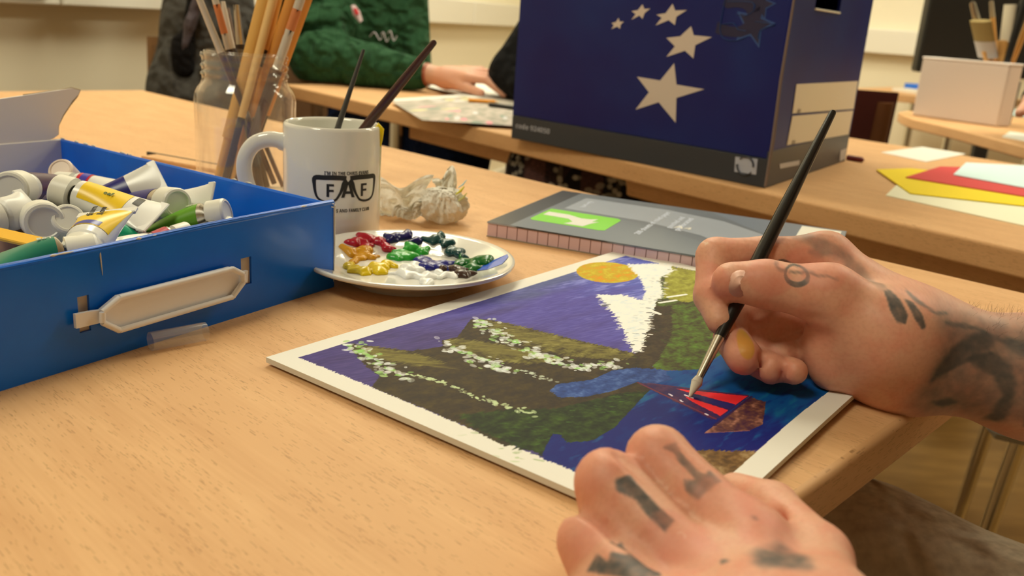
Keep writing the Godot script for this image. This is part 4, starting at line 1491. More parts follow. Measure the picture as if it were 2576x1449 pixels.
	# brushes standing in it
	brush("paintbrush", "thin dark grey brush handle standing in the mug", Vector3(-0.1473, 0.8212, -0.7000), Vector3(-0.1296, 0.8877, -0.7200), [[-0.45, 0.0, 0.002, 0.0026, M.grey_lacquer, "handle_foot"], [0.0, 1.0, 0.0026, 0.0013, M.grey_lacquer, "handle"]], "brushes in the mug")
	brush("paintbrush", "thick dark maroon brush handle leaning in the mug", Vector3(-0.1224, 0.8326, -0.7050), Vector3(-0.0714, 0.8984, -0.6900), [[-0.42, 0.0, 0.0032, 0.0038, M.maroon, "handle_foot"], [0.0, 0.55, 0.0040, 0.0036, M.maroon, "handle"], [0.55, 1.0, 0.0036, 0.0024, M.maroon, "handle_end"]], "brushes in the mug")
	# ---- plate
	var pc := Vector3(-0.0735, 0.7400, -0.6005)
	t = thing("plate", "small white china plate used as a palette, dotted with wet paint", "plate", pc)
	var img := Image.create(512, 512, false, Image.FORMAT_RGB8)
	img.fill(lin(0.80, 0.79, 0.74))
	var nz := noise(41, 0.2, 3)
	var rg := RandomNumberGenerator.new()
	rg.seed = 12
	var at := func(a: float, z: float): return Vector2(0.5 + a / 0.16, 0.5 + z / 0.16) * 512.0
	for s in [[[-0.0073,-0.0961, 0.0026,-0.0936, 0.0086,-0.0817, 0.0142,-0.0727], Color(0.388, 0.801, 0.362), 26, 9.0], [[-0.0061,-0.0994, -0.0024,-0.1005], Color(0.887, 0.927, 0.304), 8, 6.0], [[0.0450,-0.0778, 0.0510,-0.0641, 0.0552,-0.0591], Color(0.364, 0.717, 0.304), 14, 7.0], [[0.0338,-0.0812, 0.0452,-0.0740], Color(0.951, 0.944, 0.595), 12, 6.0], [[0.0582,-0.0599, 0.0625,-0.0513], Color(0.766, 0.885, 0.547), 8, 5.0], [[0.0271,-0.0872, 0.0325,-0.0781], Color(0.964, 0.964, 0.838), 8, 6.0]]:
		var f: Array = s[0]
		for k in s[2]:
			var i := rg.randi() % (f.size() / 2 - 1)
			var u := rg.randf()
			var p: Vector2 = at.call(lerpf(f[i * 2], f[i * 2 + 2], u), lerpf(f[i * 2 + 1], f[i * 2 + 3], u))
			var col: Color = s[1]
			col.a = rg.randf_range(0.5, 0.95)
			dab(img, p.x + rg.randfn() * 3.0, p.y + rg.randfn() * 3.0, rg.randf_range(0.6, 1.5) * s[3], 2.6, rg.randf_range(0.9, 1.9), col, 0.9, nz)
	var pm := tex_mat(img, 0.12, 0.5)
	pm.clearcoat_enabled = true
	pm.clearcoat = 0.4
	pm.clearcoat_roughness = 0.05
	b = B.new()
	b.lathe([Vector2(0, 0.0035), Vector2(0.040, 0.0035), Vector2(0.0405, 0.0), Vector2(0.0435, 0.0), Vector2(0.0460, 0.0035), Vector2(0.0560, 0.0078), Vector2(0.0680, 0.0122), Vector2(0.0735, 0.0142), Vector2(0.0745, 0.0156), Vector2(0.0742, 0.0168), Vector2(0.0728, 0.0173), Vector2(0.0690, 0.0158), Vector2(0.0560, 0.0115), Vector2(0.0500, 0.0088), Vector2(0.0470, 0.0072), Vector2(0.0440, 0.0066), Vector2(0, 0.0062)], 96, Transform3D.IDENTITY, 0.16)
	put("plate_body", b, pm, t)
	# ---- paint squeezed out on it: each pat a lump of its own
	var yellow := Color(0.895, 0.776, 0.081)
	for q in [
		["crimson red", [-0.0449,-0.0402, -0.0405,-0.0489, -0.0329,-0.0486, -0.0259,-0.0457, -0.0356,-0.0380], Color(0.686, 0.071, 0.178), 0.0042, 1.0],
		["ochre yellow", [-0.0438,-0.0191, -0.0393,-0.0262, -0.0344,-0.0311, -0.0310,-0.0204, -0.0380,-0.0116], Color(0.830, 0.591, 0.110), 0.0044, 1.0],
		["bright yellow", [-0.0395,0.0074, -0.0325,0.0108, -0.0268,0.0040, -0.0202,0.0022, -0.0166,-0.0020, -0.0245,0.0170, -0.0174,0.0109], yellow, 0.0046, 1.0],
		["deep navy", [-0.0204,-0.0548, -0.0152,-0.0614, -0.0097,-0.0656, -0.0037,-0.0597], Color(0.106, 0.113, 0.382), 0.0036, 1.0],
		["leaf green", [-0.0130,-0.0254, -0.0085,-0.0349, -0.0058,-0.0478, -0.0007,-0.0431, -0.0004,-0.0289, -0.0060,-0.0273], Color(0.178, 0.633, 0.207), 0.0046, 1.2],
		["ultramarine blue", [0.0052,-0.0190, 0.0105,-0.0227, 0.0161,-0.0108, 0.0205,-0.0088, 0.0250,-0.0132, 0.0140,-0.0038, 0.0095,-0.0135], Color(0.114, 0.147, 0.518), 0.0044, 1.0],
		["dark sea green", [0.0101,-0.0561, 0.0141,-0.0649, 0.0206,-0.0541, 0.0275,-0.0439, 0.0333,-0.0383], Color(0.051, 0.264, 0.275), 0.0042, 1.0],
		["grass green", [0.0332,-0.0177, 0.0384,-0.0247, 0.0440,-0.0184, 0.0496,-0.0221, 0.0550,-0.0169, 0.0444,-0.0119], Color(0.051, 0.407, 0.149), 0.0044, 1.0],
		["dark brown", [0.0274,-0.0052, 0.0338,-0.0026, 0.0385,0.0045, 0.0429,0.0075, 0.0361,0.0093], Color(0.251, 0.172, 0.149), 0.0038, 1.0],
		["creamy white", [-0.0030,0.0154, -0.0006,0.0023, 0.0037,-0.0075, 0.0069,0.0024, 0.0054,0.0173, 0.0151,0.0188, 0.0213,0.0131, 0.0292,0.0090, 0.0184,0.0239], Color(0.951, 0.961, 0.964), 0.0042, 1.0],
	]:
		pat(q[0], q[1], q[2], pc, q[3], q[4], rg)
	b = B.new()
	var sm: Array = [0.0478,-0.0021, 0.0517,-0.0095, 0.0599,-0.0160, 0.0684,-0.0205, 0.0694,-0.0142, 0.0653,-0.0004, 0.0552,0.0043]
	var smp := PackedVector2Array()
	for i in range(0, sm.size(), 2): smp.append(Vector2(sm[i], sm[i + 1]))
	var ctr := Vector2.ZERO
	for p in smp: ctr += p / smp.size()
	var blue := thing("paint_smear", "thin blue paint smear brushed onto the right rim of the plate", "paint", pc + Vector3(ctr.x, 0.0145, ctr.y), "paint on the plate")
	for i in smp.size():
		var a: Vector2 = smp[i]
		var e: Vector2 = smp[(i + 1) % smp.size()]
		var tri3 := []
		for q in [ctr, a, e]: tri3.append(pc + Vector3(q.x, plate_y(q.length()) + (0.0011 if q == ctr else 0.0002), q.y))
		if (tri3[1] - tri3[0]).cross(tri3[2] - tri3[0]).y < 0: tri3 = [tri3[0], tri3[2], tri3[1]]
		b.face(tri3)
	put_at("smear", b, mat(Color(0.122, 0.356, 0.838), 0.25), blue)


func plate_y(r: float) -> float:
	if r < 0.044: return 0.0064
	if r < 0.056: return lerpf(0.0066, 0.0115, (r - 0.044) / 0.012)
	return lerpf(0.0115, 0.0172, clampf((r - 0.056) / 0.0165, 0, 1))


func pat(colour: String, f: Array, c: Color, pc: Vector3, h: float, fat: float, rg: RandomNumberGenerator) -> void:
	var bones := []
	var m := f.size() / 2
	var mid := Vector3.ZERO
	for i in m: mid += Vector3(f[i * 2], 0, f[i * 2 + 1]) / m
	mid += Vector3(0, plate_y(Vector2(mid.x, mid.z).length()), 0)
	for i in m:
		var p := Vector3(f[i * 2], 0, f[i * 2 + 1])
		for k in 4:
			var q := p + Vector3(rg.randfn() * 0.0024, 0, rg.randfn() * 0.0028)
			var r := rg.randf_range(0.0018, 0.0032) * fat
			q.y = plate_y(Vector2(q.x, q.z).length()) + rg.randf_range(-0.0002, h - r * 1.1)
			var e := q + Vector3(rg.randfn() * 0.003, rg.randf_range(-0.0008, 0.0006), rg.randfn() * 0.003)
			e.y = maxf(e.y, plate_y(Vector2(e.x, e.z).length()))
			bones.append([pc + q, pc + e, r, r * 0.75, 0.0032])
	var b := B.new()
	body(b, bones, 0.0009)
	var t := thing("paint_pat", colour + " dollop of wet paint on the palette plate", "paint", pc + mid, "paint on the plate")
	var m2 := mat(c, 0.27, 0.0, 0.5)
	put_at("dollop", b, m2, t)


# a brush from p0 (low) to p1 (high); segments [t0, t1, r0, r1, material, part name]
func brush(called: String, label: String, p0: Vector3, p1: Vector3, segs: Array, group := "") -> Node3D:
	var t := thing(called, label, "brush", p0 + (p1 - p0) * minf(0.0, segs[0][0]), group)
	for s in segs:
		var b := B.new()
		var pts := []
		var rr := []
		for k in 7:
			var u := k / 6.0
			pts.append(p0.lerp(p1, lerpf(s[0], s[1], u)))
			rr.append(lerpf(s[2], s[3], u))
		if s[1] >= 1.0 and s[5] != "bristles":
			var d := (p1 - p0).normalized()
			pts.append(p1 + d * s[3] * 0.5)
			rr.append(s[3] * 0.8)
			pts.append(p1 + d * s[3] * 0.85)
			rr.append(s[3] * 0.3)
		b.sweep(pts, rr, 12, true, s[6] if s.size() > 6 else 1.0)
		put_at(s[5], b, s[4], t)
	return t


func jar_of_brushes() -> void:
	var c := Vector3(-0.2656, 0.7400, -0.8564)
	var t := thing("glass_jar", "clear glass screw top jar crammed with paintbrushes", "jar", c)
	var gl := mat(Color(0.97, 0.98, 0.96, 0.05), 0.02)
	gl.transparency = BaseMaterial3D.TRANSPARENCY_ALPHA
	var prof := [Vector2(0, 0.003), Vector2(0.036, 0.002), Vector2(0.042, 0.0), Vector2(0.0455, 0.004), Vector2(0.0465, 0.010), Vector2(0.0468, 0.05), Vector2(0.0468, 0.088), Vector2(0.0460, 0.094), Vector2(0.0435, 0.099), Vector2(0.0405, 0.103), Vector2(0.0390, 0.107), Vector2(0.0388, 0.110), Vector2(0.0402, 0.1115), Vector2(0.0402, 0.1130), Vector2(0.0388, 0.1145), Vector2(0.0388, 0.1175), Vector2(0.0400, 0.1190), Vector2(0.0400, 0.1203), Vector2(0.0386, 0.1218), Vector2(0.0386, 0.1262), Vector2(0.0398, 0.1275), Vector2(0.0400, 0.1300), Vector2(0.0390, 0.1318), Vector2(0.0375, 0.1320), Vector2(0.0368, 0.1305)]
	var inner := []
	for q in prof:
		if q.y > 0.0015 and q.x > 0.0: inner.append(Vector2(maxf(q.x - 0.0028, 0.0), q.y + 0.0016))
	inner.reverse()
	var b := B.new()
	b.lathe(prof, 64)
	put("glass_wall", b, gl, t)
	b = B.new()
	inner.append(Vector2(0, 0.0055))
	b.lathe(inner, 64)
	put("glass_lining", b, gl, t)
	var dark := mat(lin(0.035, 0.02, 0.016), 0.4)
	var maroon := mat(lin(0.06, 0.018, 0.02), 0.35)
	var wood := mat(Color(0.895, 0.692, 0.362), 0.45)
	var wood2 := mat(Color(0.863, 0.591, 0.265), 0.45)
	var wood3 := mat(Color(0.935, 0.776, 0.518), 0.45)
	var acrylic := mat(lin(0.62, 0.56, 0.48), 0.2)
	var orange := mat(Color(0.830, 0.507, 0.304), 0.4)
	var g := "brushes in the glass jar"
	var bl := [
		["pale clear handled brush with a dark lower half, leftmost in the jar", Vector3(-0.2400, 0.7490, -0.8600), Vector3(-0.2856, 0.8712, -0.8500), [[0, 1.0, 0.0026, 0.0032, maroon, "painted_shaft"], [1.0, 1.5, 0.0034, 0.0030, acrylic, "handle"]]],
		["pale clear handled brush with an orange band near its top", Vector3(-0.2514, 0.7423, -0.8750), Vector3(-0.2843, 0.8720, -0.8700), [[0, 1.0, 0.0030, 0.0040, dark, "painted_shaft"], [1.0, 1.12, 0.0034, 0.0032, acrylic, "handle_foot"], [1.12, 1.32, 0.0033, 0.0033, orange, "orange_band"], [1.32, 1.6, 0.0032, 0.003, acrylic, "handle"]]],
		["pale stubby brush leaning left with a dark end", Vector3(-0.2508, 0.7469, -0.8500), Vector3(-0.2868, 0.8751, -0.8850), [[0, 0.98, 0.0034, 0.0046, dark, "painted_shaft"], [0.98, 1.32, 0.0034, 0.0026, acrylic, "handle"]]],
		["speckled brown brush behind the pale ones", Vector3(-0.2579, 0.7437, -0.8650), Vector3(-0.2889, 0.8718, -0.9000), [[0, 1.0, 0.0030, 0.0036, maroon, "painted_shaft"], [1.0, 1.3, 0.0028, 0.002, mat(lin(0.2, 0.13, 0.1), 0.5), "handle"]]],
		["brush with a shining silver ferrule pointing up", Vector3(-0.2687, 0.7343, -0.8900), Vector3(-0.2833, 0.8771, -0.9000), [[0, 1.0, 0.003, 0.0042, dark, "handle"], [1.0, 1.26, 0.0044, 0.0030, M.tin, "ferrule"]]],
		["broad golden wooden brush handle, leftmost of the wooden ones", Vector3(-0.2946, 0.7446, -0.8500), Vector3(-0.2618, 0.8772, -0.8700), [[0, 0.35, 0.0034, 0.0044, wood, "handle_foot"], [0.35, 1.6, 0.0062, 0.0085, wood, "handle"]]],
		["slim wooden brush handle with a dark stained foot", Vector3(-0.2809, 0.7477, -0.8300), Vector3(-0.2517, 0.8782, -0.8600), [[0, 0.5, 0.003, 0.0034, dark, "painted_foot"], [0.5, 1.6, 0.0036, 0.0046, wood3, "handle"]]],
		["wooden brush handle with a chipped dark spot at the jar rim", Vector3(-0.2812, 0.7430, -0.8600), Vector3(-0.2525, 0.8775, -0.8800), [[0, 0.86, 0.0034, 0.0042, wood, "handle_foot"], [0.86, 0.98, 0.0046, 0.0046, dark, "dark_spot"], [0.98, 1.6, 0.0046, 0.0056, wood, "handle"]]],
		["black brush handle wedged between the wooden ones", Vector3(-0.3012, 0.7344, -0.8900), Vector3(-0.2522, 0.8771, -0.8950), [[0, 1.6, 0.0036, 0.0044, dark, "handle"]]],
		["orange wooden brush handle right of the black one", Vector3(-0.2921, 0.7378, -0.8750), Vector3(-0.2394, 0.8787, -0.8700), [[0, 0.3, 0.0034, 0.004, dark, "painted_foot"], [0.3, 1.6, 0.0048, 0.0076, wood2, "handle"]]],
		["pale clear handled brush on the right with an orange band", Vector3(-0.2720, 0.7450, -0.8400), Vector3(-0.2269, 0.8794, -0.8500), [[0, 0.85, 0.0038, 0.0058, maroon, "painted_shaft"], [0.85, 1.12, 0.0042, 0.0042, acrylic, "handle_foot"], [1.12, 1.26, 0.0042, 0.0042, orange, "orange_band"], [1.26, 1.6, 0.0042, 0.004, acrylic, "handle"]]],
		["broad orange wooden brush handle, rightmost in the jar", Vector3(-0.2818, 0.7360, -0.8800), Vector3(-0.2305, 0.8784, -0.8750), [[0, 0.55, 0.0034, 0.0042, dark, "painted_foot"], [0.55, 1.6, 0.0056, 0.0085, wood2, "handle"]]],
		["thin brown brush crossing the others towards the right foot of the jar", Vector3(-0.2287, 0.7485, -0.8500), Vector3(-0.2615, 0.8091, -0.8700), [[0, 1.0, 0.002, 0.0026, maroon, "handle"], [1.0, 1.25, 0.003, 0.0032, M.tin, "ferrule"]]],
	]
	for q in bl:
		brush("paintbrush", q[0], q[1], q[2], q[3], g)
	# a short thin strip lying on the table behind the blue box
	var sp0 := Vector3(-0.4322, 0.7420, -1.0210)
	var sp1 := Vector3(-0.3272, 0.7420, -0.9688)
	var st := thing("wooden_strip", "thin dark edged wooden strip lying on the table behind the blue box", "strip", Vector3(sp0.x, TABLE, sp0.z))
	b = B.new()
	b.box(Vector3(0, (sp1 - sp0).length() / 2, 0), Vector3(0.03, (sp1 - sp0).length(), 0.004), 0.0005, along(sp0 + Vector3(0.012, 0, 0.016), sp1 - sp0, Vector3.UP))
	put_at("strip", b, M.beech, st)
	b = B.new()
	b.box(Vector3(0, (sp1 - sp0).length() / 2, 0), Vector3(0.003, (sp1 - sp0).length(), 0.0045), 0.0, along(sp0 + Vector3(0.001, 0.0002, 0.001), sp1 - sp0, Vector3.UP))
	put_at("dark_edge", b, M.black, st)


func notepad() -> void:
	var nl := Vector3(-0.0111, 0.7530, -0.7346)
	var fl := Vector3(0.0451, 0.7530, -0.9108)
	var fr := Vector3(0.3037, 0.7530, -0.8043)
	var u := (fr - fl).normalized()
	var w := (nl - fl)
	w = w - u * w.dot(u)
	var L := (fr - fl).length()
	var Wd := w.length()
	w /= Wd
	var base := Vector3(fl.x, TABLE, fl.z)
	var t := thing("notepad", "thick grey covered refill pad with a green logo patch", "notepad", base + u * L / 2 + w * Wd / 2)
	var x := rot(u, Vector3.UP, w, base)
	var b := B.new()
	b.box(Vector3(L / 2, 0.006, Wd / 2), Vector3(L - 0.002, 0.0116, Wd - 0.004), 0.0, x)
	put_at("pages", b, mat(lin(0.42, 0.30, 0.24), 0.9), t)
	b = B.new()
	b.box(Vector3(L / 2, 0.0004, Wd / 2), Vector3(L, 0.0008, Wd), 0.0, x)
	put_at("back_card", b, mat(lin(0.3, 0.26, 0.2), 0.9), t)
	# near edge: punched page tabs
	var m := 30
	var tabm := mat(Color(0.855, 0.742, 0.780), 0.9)
	for i in m:
		b = B.new()
		b.box(Vector3((i + 0.5) * L / m, 0.006, Wd - 0.0016), Vector3(L / m - 0.0006, 0.0112, 0.0016), 0.0002, x)
		put_at("page_tab", b, tabm, t)
	# cover print
	var W := 640
	var Hh := 440
	var img := Image.create(W, Hh, false, Image.FORMAT_RGB8)
	img.fill(Color(0.452, 0.482, 0.527))
	var px := func(f: Array): return poly_px(f, W, Hh)
	fill_poly(img, px.call([0, 0, 0.075, 0, 0.075, 1, 0, 1]), Color(0.251, 0.256, 0.275), 0, null, 2.0)
	fill_poly(img, px.call([0.12, 0.12, 0.42, 0.12, 0.62, 0.2, 0.80, 0.42, 0.84, 0.48, 1, 0.2, 1, 1, 0.78, 0.86, 0.6, 0.6, 0.4, 0.48, 0.12, 0.46]), Color(0.637, 0.667, 0.731), 0, null, 3.0)
	fill_poly(img, px.call([0.075, 0.46, 0.3, 0.5, 0.5, 0.6, 0.66, 0.78, 0.75, 1, 0.075, 1]), Color(0.468, 0.499, 0.547), 0, null, 3.0)
	fill_poly(img, px.call([0.55, 0.0, 1, 0.0, 1, 0.2, 0.84, 0.48, 0.7, 0.25]), Color(0.484, 0.524, 0.595), 0, null, 3.0)
	var cm := tex_mat(img, 0.35, 0.5)
	b = B.new()
	var top := 0.0131
	b.face([x * Vector3(0, top, 0), x * Vector3(0, top, Wd), x * Vector3(L, top, Wd), x * Vector3(L, top, 0)], [Vector2(0, 0), Vector2(0, 1), Vector2(1, 1), Vector2(1, 0)])
	b.box(Vector3(L / 2, 0.0124, Wd / 2), Vector3(L, 0.0012, Wd), 0.0, x)
	put_at("cover", b, cm, t)
	# green patch with a white swoosh, white patches and faint print
	var px2 := Transform3D(Basis(u, -w, Vector3.UP), base + Vector3(0, top, 0))
	b = B.new()
	b.plate(PackedVector2Array([Vector2(0.088, -0.52), Vector2(0.088, -0.80), Vector2(0.10, -0.825), Vector2(0.32, -0.825), Vector2(0.335, -0.81), Vector2(0.335, -0.55), Vector2(0.32, -0.52)]) * Transform2D(Vector2(L, 0), Vector2(0, Wd), Vector2.ZERO), 0.00015, px2)
	var green := put_at("logo_patch", b, mat(Color(0.492, 0.843, 0.110), 0.4), t)
	b = B.new()
	var sw := PackedVector2Array()
	for q in [[0.10, -0.60], [0.17, -0.60], [0.22, -0.64], [0.25, -0.63], [0.27, -0.60], [0.265, -0.68], [0.285, -0.66], [0.27, -0.73], [0.262, -0.80], [0.20, -0.80], [0.215, -0.74], [0.19, -0.69], [0.10, -0.68]]: sw.append(Vector2(q[0] * L, q[1] * Wd))
	b.plate(sw, 0.0002, px2.translated(Vector3(0, 0.0001, 0)))
	b.shift(-t.position)
	put("logo_mark", b, M.text_white, green)
	for q in [[0.16, 0.20, 0.24, 0.38, "quad refill"], [0.43, 0.18, 0.45, 0.78, "200 sheets of ruled paper"], [0.49, 0.25, 0.5, 0.55, "punched and"], [0.52, 0.25, 0.53, 0.58, "perforated"]]:
		b = B.new()
		lettering(b, q[4], 0.005, px2 * Transform3D(Basis(Vector3(0, 0, 1), PI / 2), Vector3(q[0] * L, -(q[1] + q[3]) / 2 * Wd, 0.0001)), true, false, 0.0, 0.0001, (q[3] - q[1]) * Wd)
		put_at("lettering", b, mat(Color(0.830, 0.868, 0.964), 0.6), t)
	b = B.new()
	lettering(b, "A4", 0.009, px2 * Transform3D(Basis(), Vector3(0.53 * L, -0.5 * Wd, 0.0001)), true)
	put_at("lettering", b, M.text_white, t)
	b = B.new()
	b.plate(rect2(0.86 * L, -0.32 * Wd, 0.985 * L, -0.03 * Wd), 0.0002, px2)
	put_at("white_patch", b, M.paper, t)


func crumpled_tissue() -> void:
	var c := Vector3(-0.0769, 0.7400, -0.7842)
	var t := thing("crumpled_tissue", "crumpled white paper towel with yellow paint stains, beside the mug", "tissue", c)
	var pm := mat(lin(0.88, 0.87, 0.82), 0.95, 0.0, 0.2)
	pm.backlight_enabled = true
	pm.backlight = Color(0.6, 0.58, 0.52)
	pm.vertex_color_use_as_albedo = true
	var n := noise(51, 1.0, 3)
	# front rosette: deep pleats fanning down from a pinched crown
	var b := B.new()
	b.colored = true
	var rose := func(a: float, v: float):
		var an := a * TAU
		var p := v
		var fold := 0.5 + 0.5 * sin(an * 6.0 + sin(an * 2.0) * 1.3 + v * 2.0)
		var r := 0.004 + 0.021 * pow(p, 0.6) * (0.72 + 0.34 * fold) + n.get_noise_3d(cos(an) * 3.0, sin(an) * 3.0, v * 4.0) * 0.004
		var y := 0.031 - 0.030 * pow(p, 1.8) + fold * 0.004 * p
		if v > 0.8: r *= 1.0 - (v - 0.8) * 1.6
		return Vector3(cos(an) * r * 1.05, maxf(y, 0.0006), sin(an) * r) + Vector3(0.010, 0, 0.002)
	b.sheet(110, 26, rose)
	put("front_fold", b, pm, t)
	# rear sheet: a crinkled fan standing up
	for q in [[Vector3(-0.022, 0.0, -0.006), 0.6, 0.047, 0.032, 1], [Vector3(0.010, 0.018, -0.010), -0.25, 0.031, 0.018, 2], [Vector3(-0.016, 0.0, 0.006), 0.2, 0.020, 0.030, 3]]:
		b = B.new()
		b.colored = true
		var o: Vector3 = q[0]
		var fan := func(a: float, v: float):
			var an := (a - 0.5) * 2.2 + float(q[1])
			var k := sin(a * 17.0 + q[4]) * 0.0055 * v + n.get_noise_2d(a * 3.0 + q[4] * 9.0, v * 3.0) * 0.012 * v
			var rr: float = q[2] * v * (0.78 + 0.22 * sin(a * 9.0 + q[4] * 2.0)) + 0.002
			return o + Vector3(-sin(an) * rr * q[3] / 0.032, maxf(0.0008 - o.y, cos(an) * rr), k + 0.004 * v * cos(a * 5.0))
		b.sheet(70, 22, fan)
		put("rear_fold", b, pm, t)
	for q in [[Vector3(0.0255, 0.031, 0.010), 0.0022, Color(0.830, 0.801, 0.159)], [Vector3(0.028, 0.025, 0.008), 0.0018, Color(0.863, 0.868, 0.547)], [Vector3(0.027, 0.036, 0.004), 0.0012, Color(0.605, 0.843, 0.935)]]:
		b = B.new()
		b.sweep([q[0] + Vector3(-0.004, -0.003, 0.001), q[0], q[0] + Vector3(0.003, 0.004, -0.002)], [q[1] * 0.5, q[1], q[1] * 0.4], 8, true, 0.5)
		put("paint_stain", b, mat(q[2], 0.7), t)


# ---------------------------------------------------------------- dark blue archive box on the table behind
func archive_box() -> void:
	var L := Vector3(-0.0189, 0.7400, -1.4028)
	var C := Vector3(0.3026, 0.7400, -1.0912)
	var R := Vector3(0.5091, 0.7400, -1.4074)
	var H := 0.29
	var a := (C - L).normalized()
	var s := (R - C).normalized()
	var Wf := (C - L).length()
	var Ws := (R - C).length()
	var t := thing("archive_box", "tall dark blue cardboard archive box printed with white stars", "box", (L + R) / 2)
	var navy := mat(Color(0.122, 0.155, 0.459), 0.42, 0.0, 0.36)
	var nimg := NoiseTexture2D.new()
	nimg.width = 256
	nimg.height = 256
	nimg.seamless = true
	nimg.noise = noise(61, 0.01, 3)
	var g := Gradient.new()
	g.set_color(0, Color(0.058, 0.079, 0.411))
	g.set_color(1, Color(0.066, 0.172, 0.479))
	nimg.color_ramp = g
	navy.albedo_color = Color.WHITE
	navy.albedo_texture = nimg
	navy.uv1_scale = Vector3(2.2, 2.2, 1)
	var band := mat(Color(0.195, 0.222, 0.275), 0.4)
	var bh := 0.036
	# four walls as boards with thickness, open at the top for the lid
	var fx := rot(a, Vector3.UP, a.cross(Vector3.UP), L)
	var zf := 1.0 if fx.basis.z.dot(Vector3(0, 0, 1)) > 0 else -1.0
	var b := B.new()
	b.box(Vector3(Wf / 2, (H + bh) / 2, -zf * 0.002), Vector3(Wf - 0.001, H - bh, 0.004), 0.001, fx)
	put_at("front_panel", b, navy, t)
	b = B.new()
	b.box(Vector3(Wf / 2, bh / 2, -zf * 0.002), Vector3(Wf - 0.001, bh, 0.004), 0.001, fx)
	put_at("front_band", b, band, t)
	var sx := rot(s, Vector3.UP, s.cross(Vector3.UP), C)
	var zs := 1.0 if sx.basis.z.dot(a) > 0 else -1.0
	# side panel with a hand hole
	var hole: PackedVector2Array = PackedVector2Array([Vector2(0.0887, 0.2391), Vector2(0.1877, 0.2462), Vector2(0.2038, 0.2156), Vector2(0.1103, 0.2136)])
	var hx0 := minf(hole[0].x, hole[3].x)
	var hx1 := maxf(hole[1].x, hole[2].x)
	var hy0 := (hole[2].y + hole[3].y) / 2
	var hy1 := hy0 + 0.03
	b = B.new()
	var bs := 0.046
	b.box(Vector3(Ws / 2, (bs + hy0) / 2, -zs * 0.002), Vector3(Ws, hy0 - bs, 0.004), 0.0, sx)
	b.box(Vector3(Ws / 2, (hy1 + H) / 2, -zs * 0.002), Vector3(Ws, H - hy1, 0.004), 0.0, sx)
	b.box(Vector3(hx0 / 2, (hy0 + hy1) / 2, -zs * 0.002), Vector3(hx0, hy1 - hy0, 0.004), 0.0, sx)
	b.box(Vector3((hx1 + Ws) / 2, (hy0 + hy1) / 2, -zs * 0.002), Vector3(Ws - hx1, hy1 - hy0, 0.004), 0.0, sx)
	put_at("side_panel", b, navy, t)
	b = B.new()
	b.box(Vector3(Ws / 2, bs / 2, -zs * 0.002), Vector3(Ws, bs, 0.004), 0.001, sx)
	put_at("side_band", b, band, t)
	b = B.new()
	b.box(Vector3((hx0 + hx1) / 2, hy0 + 0.0012, -zs * 0.0005), Vector3(hx1 - hx0, 0.0025, 0.005), 0.0008, sx)
	put_at("hole_lip", b, M.paper, t)
	var F := R - a * Wf
	for q in [[F, R], [L, F]]:
		b = B.new()
		var d: Vector3 = (q[1] - q[0]).normalized()
		var bx := rot(d, Vector3.UP, d.cross(Vector3.UP), q[0])
		b.box(Vector3((q[1] - q[0]).length() / 2, H / 2, 0.002), Vector3((q[1] - q[0]).length() - 0.008, H, 0.003), 0.0, bx)
		put_at("rear_panel", b, navy, t)
	b = B.new()
	var mid := (L + R) / 2 + Vector3(0, H, 0)
	var cs := [L - a * 0.004, C + a * 0.004, R + a * 0.004, F - a * 0.004]
	var lid := []
	for q in cs: lid.append(q + Vector3(0, H + 0.004, 0))
	b.face(lid)
	for i in 4: b.face([lid[i] - Vector3(0, 0.018, 0), lid[(i + 1) % 4] - Vector3(0, 0.018, 0), lid[(i + 1) % 4], lid[i]])
	put_at("lid", b, navy, t)
	b = B.new()
	b.face([L + Vector3(0, 0.002, 0), F + Vector3(0, 0.002, 0), R + Vector3(0, 0.002, 0), C + Vector3(0, 0.002, 0)])
	put_at("base_panel", b, navy, t)
	# worn brown fold at the near corner
	b = B.new()
	b.sweep([C + Vector3(0, 0.002, 0), C + Vector3(0.001, 0.06, 0.0005), C + Vector3(-0.0006, 0.13, 0.0006), C + Vector3(0.0006, 0.22, 0.0004), C + Vector3(0, 0.285, 0)], [0.0016, 0.0022, 0.0018, 0.0014, 0.0018], 7)
	put_at("worn_fold", b, mat(Color(0.517, 0.457, 0.440), 0.9), t)
	# stars
	var star := mat(Color(0.863, 0.826, 0.809), 0.6)
	var ft := Transform3D(fx.basis if zf > 0 else Basis(fx.basis.x, fx.basis.y, -fx.basis.z), L + fx.basis.z * zf * 0.0002)
